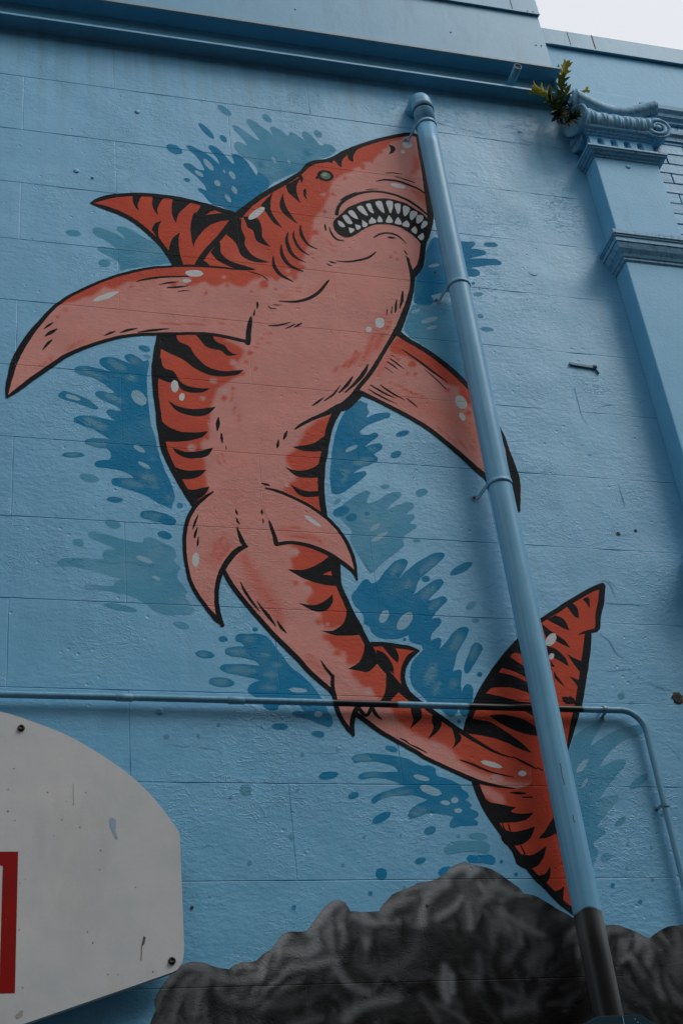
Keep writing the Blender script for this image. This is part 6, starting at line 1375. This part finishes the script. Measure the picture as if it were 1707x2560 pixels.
# ---------------------------------------------------------------- brick wall right of the pilaster, with its parapet
bw = tag(empty('brick_wall', (3.112, -0.05, 0)), 'blue painted brick wall and parapet to the right of the pilaster', 'wall')
YB = -0.05
def lb(name, x0, x1, y0, y1, z0, z1, mat, bev=0.0): return box(name, x0-3.112, x1-3.112, y0-YB, y1-YB, z0, z1, mat, bw, bev)
lb('wall_core', 3.113, 7.0, YB+0.006, 0.45, 0.0, 7.60, M_MORTAR)
lb('upper_plaster', 3.060, 7.0, YB, 0.45, 7.602, 8.206, M_PLASTER)
lb('cap_flashing', 3.048, 7.0, YB-0.014, 0.50, 8.212, 8.348, M_METAL, 0.002)
lb('cap_drip', 3.085, 7.0, YB-0.020, YB-0.013, 8.2065, 8.216, M_CHANNEL, 0.001)
lb('cap_seam', 3.207, 3.2095, YB-0.0155, YB-0.0141, 8.216, 8.348, M_SCUFF); lb('cap_seam', 3.356, 3.362, YB-0.0155, YB-0.0141, 8.23, 8.348, M_RUST)
lb('plaster_patch', 3.14, 3.62, YB-0.012, YB, 7.66, 7.845, M_PLASTER, 0.004)
br = random.Random(5); BL, BH = 0.232, 0.0768
meshes = []
for v_ in range(6):
    bm = bmesh.new(); bm_box(bm, 0, BL-0.007, -0.0055, 0.09, 0, BH-0.0065, 0.0028)
    for v in bm.verts: v.co += Vector((br.uniform(-.0012, .0012), br.uniform(-.0012, .0012), br.uniform(-.001, .001)))
    me = bpy.data.meshes.new('brick'); bm.normal_update(); bm.to_mesh(me); bm.free(); me.materials.append(M_BRICK); meshes.append(me)
z_ = 7.266+4*BH-0.0032; row = 0
while z_ > 5.6:
    off = 0.0 if row % 2 else BL/2
    x_ = 3.36+off+br.uniform(-.01, .01)
    while x_ < 4.9:
        o = bpy.data.objects.new('brick', meshes[br.randrange(6)]); COL.objects.link(o); o.parent = bw
        o.location = (x_-3.112, br.uniform(-.001, .001), z_); x_ += BL
    z_ -= BH; row += 1
lb('side_plaster', 4.88, 7.0, YB-0.008, 0.10, z_+BH-0.002, 7.601, M_PLASTER)
lb('lower_plaster', 3.476, 7.0, YB-0.003, 0.10, 0.0, z_+BH-0.006, M_PLASTER)
# string course level with the capital
def course(name, x0, x1, prof, y, mat, parent, ox=(0, 0, 0), left_return=False, y_wall=0.0):
    """moulding: prof = (projection, z) polyline, run along x on the face y, with an optional mitred return on the left back to y_wall"""
    bm = bmesh.new(); rows = []
    for p_, z in prof:
        r_ = []
        if left_return: r_ += [bm.verts.new((x0-p_-ox[0], y_wall-ox[1], z-ox[2])), bm.verts.new((x0-p_-ox[0], y-p_-ox[1], z-ox[2]))]
        else: r_ += [bm.verts.new((x0-ox[0], y-p_-ox[1], z-ox[2]))]
        r_ += [bm.verts.new((x1+(p_ if left_return else 0)-ox[0], y-p_-ox[1], z-ox[2]))]
        if left_return: r_ += [bm.verts.new((x1+p_-ox[0], y_wall-ox[1], z-ox[2]))]
        rows.append(r_)
    for A_, B_ in zip(rows, rows[1:]):
        for k in range(len(A_)-1): bm.faces.new((A_[k], A_[k+1], B_[k+1], B_[k]))
    for r_ in (rows[0], rows[-1]):
        if len(r_) > 2: bm.faces.new(r_)
    bmesh.ops.recalc_face_normals(bm, faces=bm.faces); return from_bm(name, bm, mat, parent)
BWO = (3.112, YB, 0)
course('string_course', 3.50, 7.0, [(0.0, 7.655), (0.012, 7.66), (0.014, 7.675), (0.03, 7.69), (0.034, 7.71), (0.05, 7.73), (0.052, 7.757), (0.0, 7.762)], YB-0.004, M_STONE, bw, BWO)
course('string_course', 3.50, 7.0, [(0.0, 7.512), (0.010, 7.515), (0.012, 7.545), (0.026, 7.556), (0.028, 7.585), (0.0, 7.59)], YB-0.006, M_STONE, bw, BWO)

# ---------------------------------------------------------------- pilaster with ionic capital
PXL, PXR, PYF = 3.112, 3.474, -0.115
pil = tag(empty('pilaster', (PXL, 0, 0)), 'blue pilaster with scrolled capital standing out at the right of the mural wall', 'pilaster')
PO = (PXL, 0, 0)
def pbox(name, x0, x1, y0, z0, z1, mat=M_PLASTER, bev=0.004): return box(name, x0-PXL, x1-PXL, y0, 0.05, z0, z1, mat, pil, bev)
pbox('shaft', PXL, PXR, PYF, 6.60, 7.345, bev=0.005)
pbox('pedestal', PXL+0.0005, PXR+0.02, PYF-0.0015, 4.86, 6.585, bev=0.005)
pbox('plinth', PXL-0.03, PXR+0.05, PYF-0.04, 0.0, 4.76, bev=0.006)
course('base_moulding', PXL, PXR, [(0.004, 6.490), (0.010, 6.497), (0.010, 6.508), (0.016, 6.512), (0.022, 6.527), (0.036, 6.548), (0.044, 6.572), (0.044, 6.580), (0.050, 6.582), (0.050, 6.607), (0.056, 6.610), (0.056, 6.617), (0.062, 6.621), (0.062, 6.646), (0.058, 6.650), (0.0, 6.656)], PYF, M_STONE, pil, PO, True)
course('pedestal_moulding', PXL, PXR, [(0.050, 4.735), (0.095, 4.74), (0.095, 4.80), (0.085, 4.815), (0.07, 4.83), (0.07, 4.848), (0.03, 4.87), (0.0, 4.885)], PYF, M_STONE, pil, PO, True)
cap = empty('capital', (0, 0, 7.25), pil); CO = (PXL, 0, 7.25)
course('astragal', PXL, PXR, [(0.0, 7.236), (0.008, 7.240), (0.010, 7.249), (0.021, 7.252), (0.027, 7.262), (0.036, 7.265), (0.038, 7.273), (0.045, 7.276), (0.045, 7.287), (0.0, 7.294)], PYF, M_STONE, cap, CO, True)
course('echinus_band', PXL, PXR, [(0.003, 7.401), (0.012, 7.404), (0.013, 7.411), (0.024, 7.415), (0.027, 7.423), (0.040, 7.430), (0.045, 7.440), (0.040, 7.448), (0.0, 7.455)], PYF, M_STONE, cap, CO, True)
# necking with four round-headed flutes
bm = bmesh.new(); nx = 76; x0, x1 = PXL+0.0006, PXR-0.0006; z0, z1 = 7.285, 7.402; nz = 30; grid = []
fl = [3.1735, 3.2495, 3.3255, 3.4015]
for j in range(nz+1):
    r_ = []
    for i in range(nx+1):
        x = x0+(x1-x0)*i/nx; z = z0+(z1-z0)*j/nz; d = 0.0
        for fx in fl:
            u = abs(x-fx)/0.0175
            if u < 1:
                topz = 7.374+0.0175*math.sqrt(1-u*u)
                if z < topz and z > 7.330: d = max(d, 0.020*min(1, (1-u*u)*2.2)*min(1, (topz-z)/0.006))
        r_.append(bm.verts.new((x-PXL, PYF-0.002+d, z-7.25)))
    grid.append(r_)
for j in range(nz):
    for i in range(nx): bm.faces.new((grid[j][i], grid[j][i+1], grid[j+1][i+1], grid[j+1][i]))
fr_ = from_bm('necking', bm, M_PLASTER, cap, True)
box('neck_core', 0.0, PXR-PXL, PYF+0.022, 0.05, 0.034, 0.2201, M_PLASTER, cap)
box('neck_side', -0.0005, 0.020, PYF-0.0008, 0.05, 0.0355, 0.1515, M_PLASTER, cap)
# bolster between the scrolls: ribbed, bulging roll that dips in the middle
bm = bmesh.new(); nx, nt = 90, 14; grid = []
for i in range(nx+1):
    s = i/nx; x = PXL-0.005+(PXR-PXL+0.01)*s; sag = 0.030*4*s*(1-s); rib = 0.013*abs(math.sin(s*math.pi*5.5))**0.6-0.006+0.003*math.sin(s*2*math.pi*17+1)
    r_ = []
    for k in range(nt+1):
        a = math.pi*(k/nt)-math.pi/2; rr = 0.052+rib*math.cos(a)
        r_.append(bm.verts.new((x-PXL, PYF-0.012-0.050*max(math.cos(a), 0)*(rr/0.052), 7.508-sag*0.5+0.062*math.sin(a)-7.25)))
    grid.append(r_)
for i in range(nx):
    for k in range(nt): bm.faces.new((grid[i][k], grid[i+1][k], grid[i+1][k+1], grid[i][k+1]))
bmesh.ops.recalc_face_normals(bm, faces=bm.faces); from_bm('bolster', bm, M_STONE, cap, True)
box('bolster_core', 0.0, PXR-PXL, PYF-0.012, 0.05, 0.2, 0.335, M_STONE, cap)
# abacus: concave front and sagging top
bm = bmesh.new(); nx = 40; rows = []
prof = [(0.0, 0.0), (0.010, 0.004), (0.012, 0.026), (0.022, 0.034), (0.030, 0.048), (0.032, 0.074), (0.026, 0.088), (-0.02, 0.094)]
for i in range(nx+1):
    s = i/nx; x = PXL-0.045+(PXR-PXL+0.105)*s; q_ = 4*s*(1-s); y = PYF-0.055+0.040*q_; zb = 7.582-0.040*q_+0.006*math.sin(s*9)
    rows.append([bm.verts.new((x-PXL, y-p_, zb+h-7.25)) for p_, h in prof]+[bm.verts.new((x-PXL, 0.0, zb+0.094-7.25)), bm.verts.new((x-PXL, 0.0, zb-7.25))])
for A_, B_ in zip(rows, rows[1:]):
    n_ = len(A_)
    for k in range(n_): bm.faces.new((A_[k], A_[(k+1) % n_], B_[(k+1) % n_], B_[k]))
bm.faces.new(rows[0]); bm.faces.new(rows[-1]); bmesh.ops.recalc_face_normals(bm, faces=bm.faces)
from_bm('abacus', bm, M_STONE, cap, True)
def volute(c, axis, r, width, worn):
    """scroll: a drum with a raised spiral on its outer face"""
    ax = Vector(axis).normalized(); up = Vector((0, 0, 1)); sd_ = up.cross(ax).normalized(); c = Vector(c); bm = bmesh.new(); n = 44; vr = random.Random(int(r*1e4))
    def rr(a): return r*(1+0.10*math.cos(a-2.0))+(vr.uniform(-.0016, .0016))
    rad = [rr(2*math.pi*k/n) for k in range(n)]
    prof = [(-width, 0.80), (-width*0.75, 0.92), (-width*0.25, 0.86), (0.0, 0.98), (0.006, 1.0), (0.012, 0.97), (0.014, 0.86), (0.004, 0.80)]
    rings = [[bm.verts.new(c+ax*h+(sd_*math.cos(2*math.pi*k/n)+up*math.sin(2*math.pi*k/n))*rad[k]*f) for k in range(n)] for h, f in prof]
    for A_, B_ in zip(rings, rings[1:]):
        for k in range(n): bm.faces.new((A_[k], A_[(k+1) % n], B_[(k+1) % n], B_[k]))
    bm.faces.new(rings[-1]); bm.faces.new(list(reversed(rings[0]))); bmesh.ops.recalc_face_normals(bm, faces=bm.faces)
    v = from_bm('volute', bm, M_STONE, cap, True)
    if not worn:
        pts_ = []
        for k in range(40):
            t = k/39; a = 1.1+t*2*math.pi*1.35; q_ = r*(0.78-0.50*t); pts_.append(c+ax*(0.006+0.006*t)+(sd_*math.cos(a)+up*math.sin(a))*q_)
        from_bm('spiral', tube_mesh('spiral', pts_, 0.01, 8, radii=[0.0165-0.006*k/39 for k in range(40)]), M_STONE, v, True)
        lathe('eye', [(0.0, 0.0), (0.021, 0.0), (0.020, 0.016), (0.012, 0.024), (0, 0.026)], c, ax, M_STONE, v, 18)
    return v
CL = lambda x, y, z: (x-PXL, y, z-7.25)
volute(CL(3.512, -0.152, 7.480), (-0.10, -1.0, -0.25), 0.080, 0.10, False)
volute(CL(3.068, -0.118, 7.500), (-1.0, -0.35, -0.10), 0.092, 0.070, True)
volute(CL(3.085, -0.050, 7.42), (-1.0, -0.1, 0.0), 0.060, 0.050, True)

# ---------------------------------------------------------------- weed growing at the capital
pl = tag(empty('wall_plant', (2.99, -0.06, 7.50)), 'weed with yellow green tips growing from the wall beside the capital', 'plant')
lr = random.Random(21)
def leaf(bm, p, d, L_, w, up):
    d = d.normalized(); s = d.cross(up).normalized(); n_ = s.cross(d); pr = None
    prof = [(0, 0.06), (0.2, 0.75), (0.45, 1.0), (0.75, 0.62), (1.0, 0.03)]
    for t, f in prof:
        c = p+d*(L_*t)-n_*(L_*0.18*t*t); cur = [bm.verts.new(c-s*(w*f/2)+n_*(w*0.18*f)), bm.verts.new(c), bm.verts.new(c+s*(w*f/2)+n_*(w*0.18*f))]
        if pr: bm.faces.new((pr[0], pr[1], cur[1], cur[0])); bm.faces.new((pr[1], pr[2], cur[2], cur[1]))
        pr = cur
def sprig(base, tip, n, L_, mats, bend=(0, 0, 0), tuft=0):
    b0, t0 = Vector(base), Vector(tip); ctl = (b0+t0)/2+Vector(bend); curve = lambda t: b0*(1-t)**2+ctl*2*t*(1-t)+t0*t*t
    o = pl.location; st = from_bm('stem', tube_mesh('stem', [curve(k/8)-o for k in range(9)], 0.003, 6, radii=[0.0042-0.0026*k/8 for k in range(9)]), M_STEM, pl, True)
    bms = [bmesh.new() for _ in mats]
    for i in range(n+tuft):
        t = min(1.0, 0.18+0.82*i/max(n-1, 1)); p = curve(t); tan = (curve(min(t+.02, 1.0))-curve(t-.02)).normalized()
        a = i*2.4+lr.uniform(-.3, .3); q1 = tan.orthogonal().normalized(); q2 = tan.cross(q1); outw = q1*math.cos(a)+q2*math.sin(a)
        d = outw*(0.95-0.45*t)+tan*(0.35+0.75*t)+Vector((0, -0.15, 0)); k = min(len(mats)-1, int(t*len(mats)*0.999))
        leaf(bms[k], p-o, d, L_*(1.0-0.3*abs(t-0.6))*lr.uniform(.8, 1.15), L_*0.40, tan)
    for b_, m_ in zip(bms, mats): from_bm('foliage', b_, m_, st)
sprig((3.00, -0.075, 7.52), (3.088, -0.125, 7.925), 40, 0.056, (M_LEAF_D, M_LEAF, M_LEAF, M_LEAF_Y), (-0.03, -0.02, 0.03), 14)
sprig((2.98, -0.075, 7.52), (2.895, -0.13, 7.685), 24, 0.075, (M_LEAF_D, M_LEAF, M_LEAF_Y), (0.04, -0.05, 0.03), 14)
sprig((3.03, -0.085, 7.56), (3.160, -0.13, 7.745), 12, 0.040, (M_LEAF_D, M_LEAF, M_LEAF_Y), (-0.02, -0.03, 0.03), 5)
sprig((2.99, -0.07, 7.52), (2.935, -0.14, 7.60), 14, 0.062, (M_LEAF_D, M_LEAF), (0.02, -0.03, 0.03), 3)
sprig((3.00, -0.08, 7.52), (3.035, -0.15, 7.68), 14, 0.055, (M_LEAF_D, M_LEAF), (0.0, -0.03, 0.0), 3)
sprig((2.99, -0.07, 7.52), (2.955, -0.15, 7.50), 16, 0.065, (M_LEAF_D,), (0.0, -0.05, 0.02), 4)
sprig((3.00, -0.08, 7.50), (3.02, -0.16, 7.47), 18, 0.065, (M_LEAF_D,), (0.0, -0.03, -0.02), 4)

# ---------------------------------------------------------------- dark canopy at the foot of the downpipe
cn = tag(empty('metal_canopy', (2.15, 0, 2.4)), 'dark teal folded metal canopy at the foot of the downpipe', 'canopy')
front = [(1.70, 2.70), (2.079, 2.854), (2.225, 2.855), (2.42, 2.735), (2.42, 2.45), (1.70, 2.45)]
bm = bmesh.new(); A_ = [bm.verts.new((x-2.15, -0.30, z-2.4)) for x, z in front]; B_ = [bm.verts.new((x-2.15, -0.165, z-2.4-0.02)) for x, z in front]
bm.faces.new(A_); bm.faces.new(list(reversed(B_)))
for k in range(6): bm.faces.new((A_[k], B_[k], B_[(k+1) % 6], A_[(k+1) % 6]))
bmesh.ops.recalc_face_normals(bm, faces=bm.faces); bmesh.ops.bevel(bm, geom=bm.edges[:], offset=0.002, segments=1, affect='EDGES'); from_bm('hood', bm, M_TEAL, cn)
box('stay', -0.40, -0.37, -0.166, -0.006, 0.06, 0.20, M_TEAL, cn); box('stay', 0.20, 0.23, -0.166, -0.006, 0.06, 0.20, M_TEAL, cn)
box('seam', 0.012, 0.0145, -0.3022, -0.3002, 0.06, 0.452, M_GALV, cn)
for x_ in (0.055, 0.062): lathe('rivet', [(0, 0), (0.003, 0), (0, 0.002)], (x_, -0.30, 0.44-(x_-0.055)*1.5), (0, -1, 0), M_GALV, cn, 8)

# ---------------------------------------------------------------- small things on the wall
def plug(x, z, lab, r=0.013, y=0.0, t=0.010):
    o = lathe('anchor_plug', [(0, 0.0055), (r*0.78, 0.005), (r, 0.003), (r, -t)] , (0, 0, 0), (0, -1, 0), M_WALL, None, 18)
    for v in o.data.vertices: v.co.y *= 1.0
    o.location = (x, y, z); tag(o, lab, 'wall plug', 'painted over plugs in the wall'); return o
plug(0.777, 7.262, 'small blue disc plug in the wall above the dorsal fin, the higher one')
plug(0.488, 6.797, 'small blue disc plug in the wall left above the dorsal fin tip')
plug(0.777, 4.050, 'small round blue disc plug below the thin conduit left of the shark', 0.0125)
plug(0.560, 6.765, 'tiny painted screw head above the dorsal fin tip, right of the plug', 0.007)
plug(3.292, 7.195, 'small blue disc plug on the pilaster just below its capital', 0.014, PYF)
def hole(x, z, r, lab, mat=M_DARK):
    bm = bmesh.new(); hr = random.Random(int(x*1000)); n = 12
    ring = [bm.verts.new((r*hr.uniform(.8, 1.15)*math.cos(2*math.pi*k/n), -0.0012, r*hr.uniform(.8, 1.15)*math.sin(2*math.pi*k/n))) for k in range(n)]
    inn = [bm.verts.new((v.co.x*0.9, -0.0008, v.co.z*0.9)) for v in ring]
    bm.faces.new(inn)
    for k in range(n): bm.faces.new((ring[k], ring[(k+1) % n], inn[(k+1) % n], inn[k]))
    bmesh.ops.recalc_face_normals(bm, faces=bm.faces); o = from_bm('wall_hole', bm, mat, None); o.location = (x, -0.0004, z)
    return tag(o, lab, 'hole', 'drilled holes in the wall')
hole(2.764, 4.944, 0.010, 'ragged dark drilled hole right of the downpipe, left one of two'); hole(2.851, 4.966, 0.0075, 'neat round dark drilled hole near the pilaster, right one of two')
hole(2.155, 6.392, 0.005, 'tiny dark hole in the dark splash beside the shark jaw'); hole(0.859, 3.332, 0.006, 'tiny dark hole in the wall right of the backboard')
o = hole(1.672, 3.327, 0.006, 'tiny dark hole in the painted rock')
o = hole(2.841, 4.168, 0.022, 'large rusty broken hole in the wall right of the conduit bend', M_DARK)
o2 = lathe('broken_rim', [(0.012, 0.0), (0.022, 0.004), (0.024, 0.0), (0.012, -0.002)], (0, 0, 0), (0, -1, 0), plain('dark_rust', (0.075, 0.035, 0.018), 0.8, 0, 1.0, 120.0), o, 14)
for v in o2.data.vertices: v.co.x *= 1.0+0.25*math.sin(v.co.z*300); v.co.z = v.co.z*1.1-0.006
# a leftover bracket bar embedded in the wall
bk_ = tag(empty('wall_bracket', (2.735, 0, 5.890)), 'dark painted bar bracket left in the wall between downpipe and pilaster', 'bracket')
bm = bmesh.new(); pts_ = [(0, 0), (0.03, -0.004), (0.085, -0.009), (0.125, -0.012), (0.139, -0.044)]
A_ = []
for i, (x, z) in enumerate(pts_):
    hh = 0.0065 if i < 4 else 0.003
    A_.append([bm.verts.new((x, y, z+s)) for y, s in ((0.004, -hh), (-0.010, -hh), (-0.010, hh), (0.004, hh))])
for a, b in zip(A_, A_[1:]):
    for k in range(4): bm.faces.new((a[k], a[(k+1) % 4], b[(k+1) % 4], b[k]))
bm.faces.new(A_[0]); bm.faces.new(A_[-1]); bmesh.ops.recalc_face_normals(bm, faces=bm.faces)
M_BAR = plain('dark_blue_bar', (0.06, 0.17, 0.25), 0.5, 0, 0.8, 60.0); from_bm('bar', bm, M_BAR, bk_)
lathe('knob', [(0, 0.016), (0.010, 0.014), (0.013, 0.004), (0.013, -0.004)], (0.125, 0, -0.008), (0, -1, 0), M_BAR, bk_, 10)
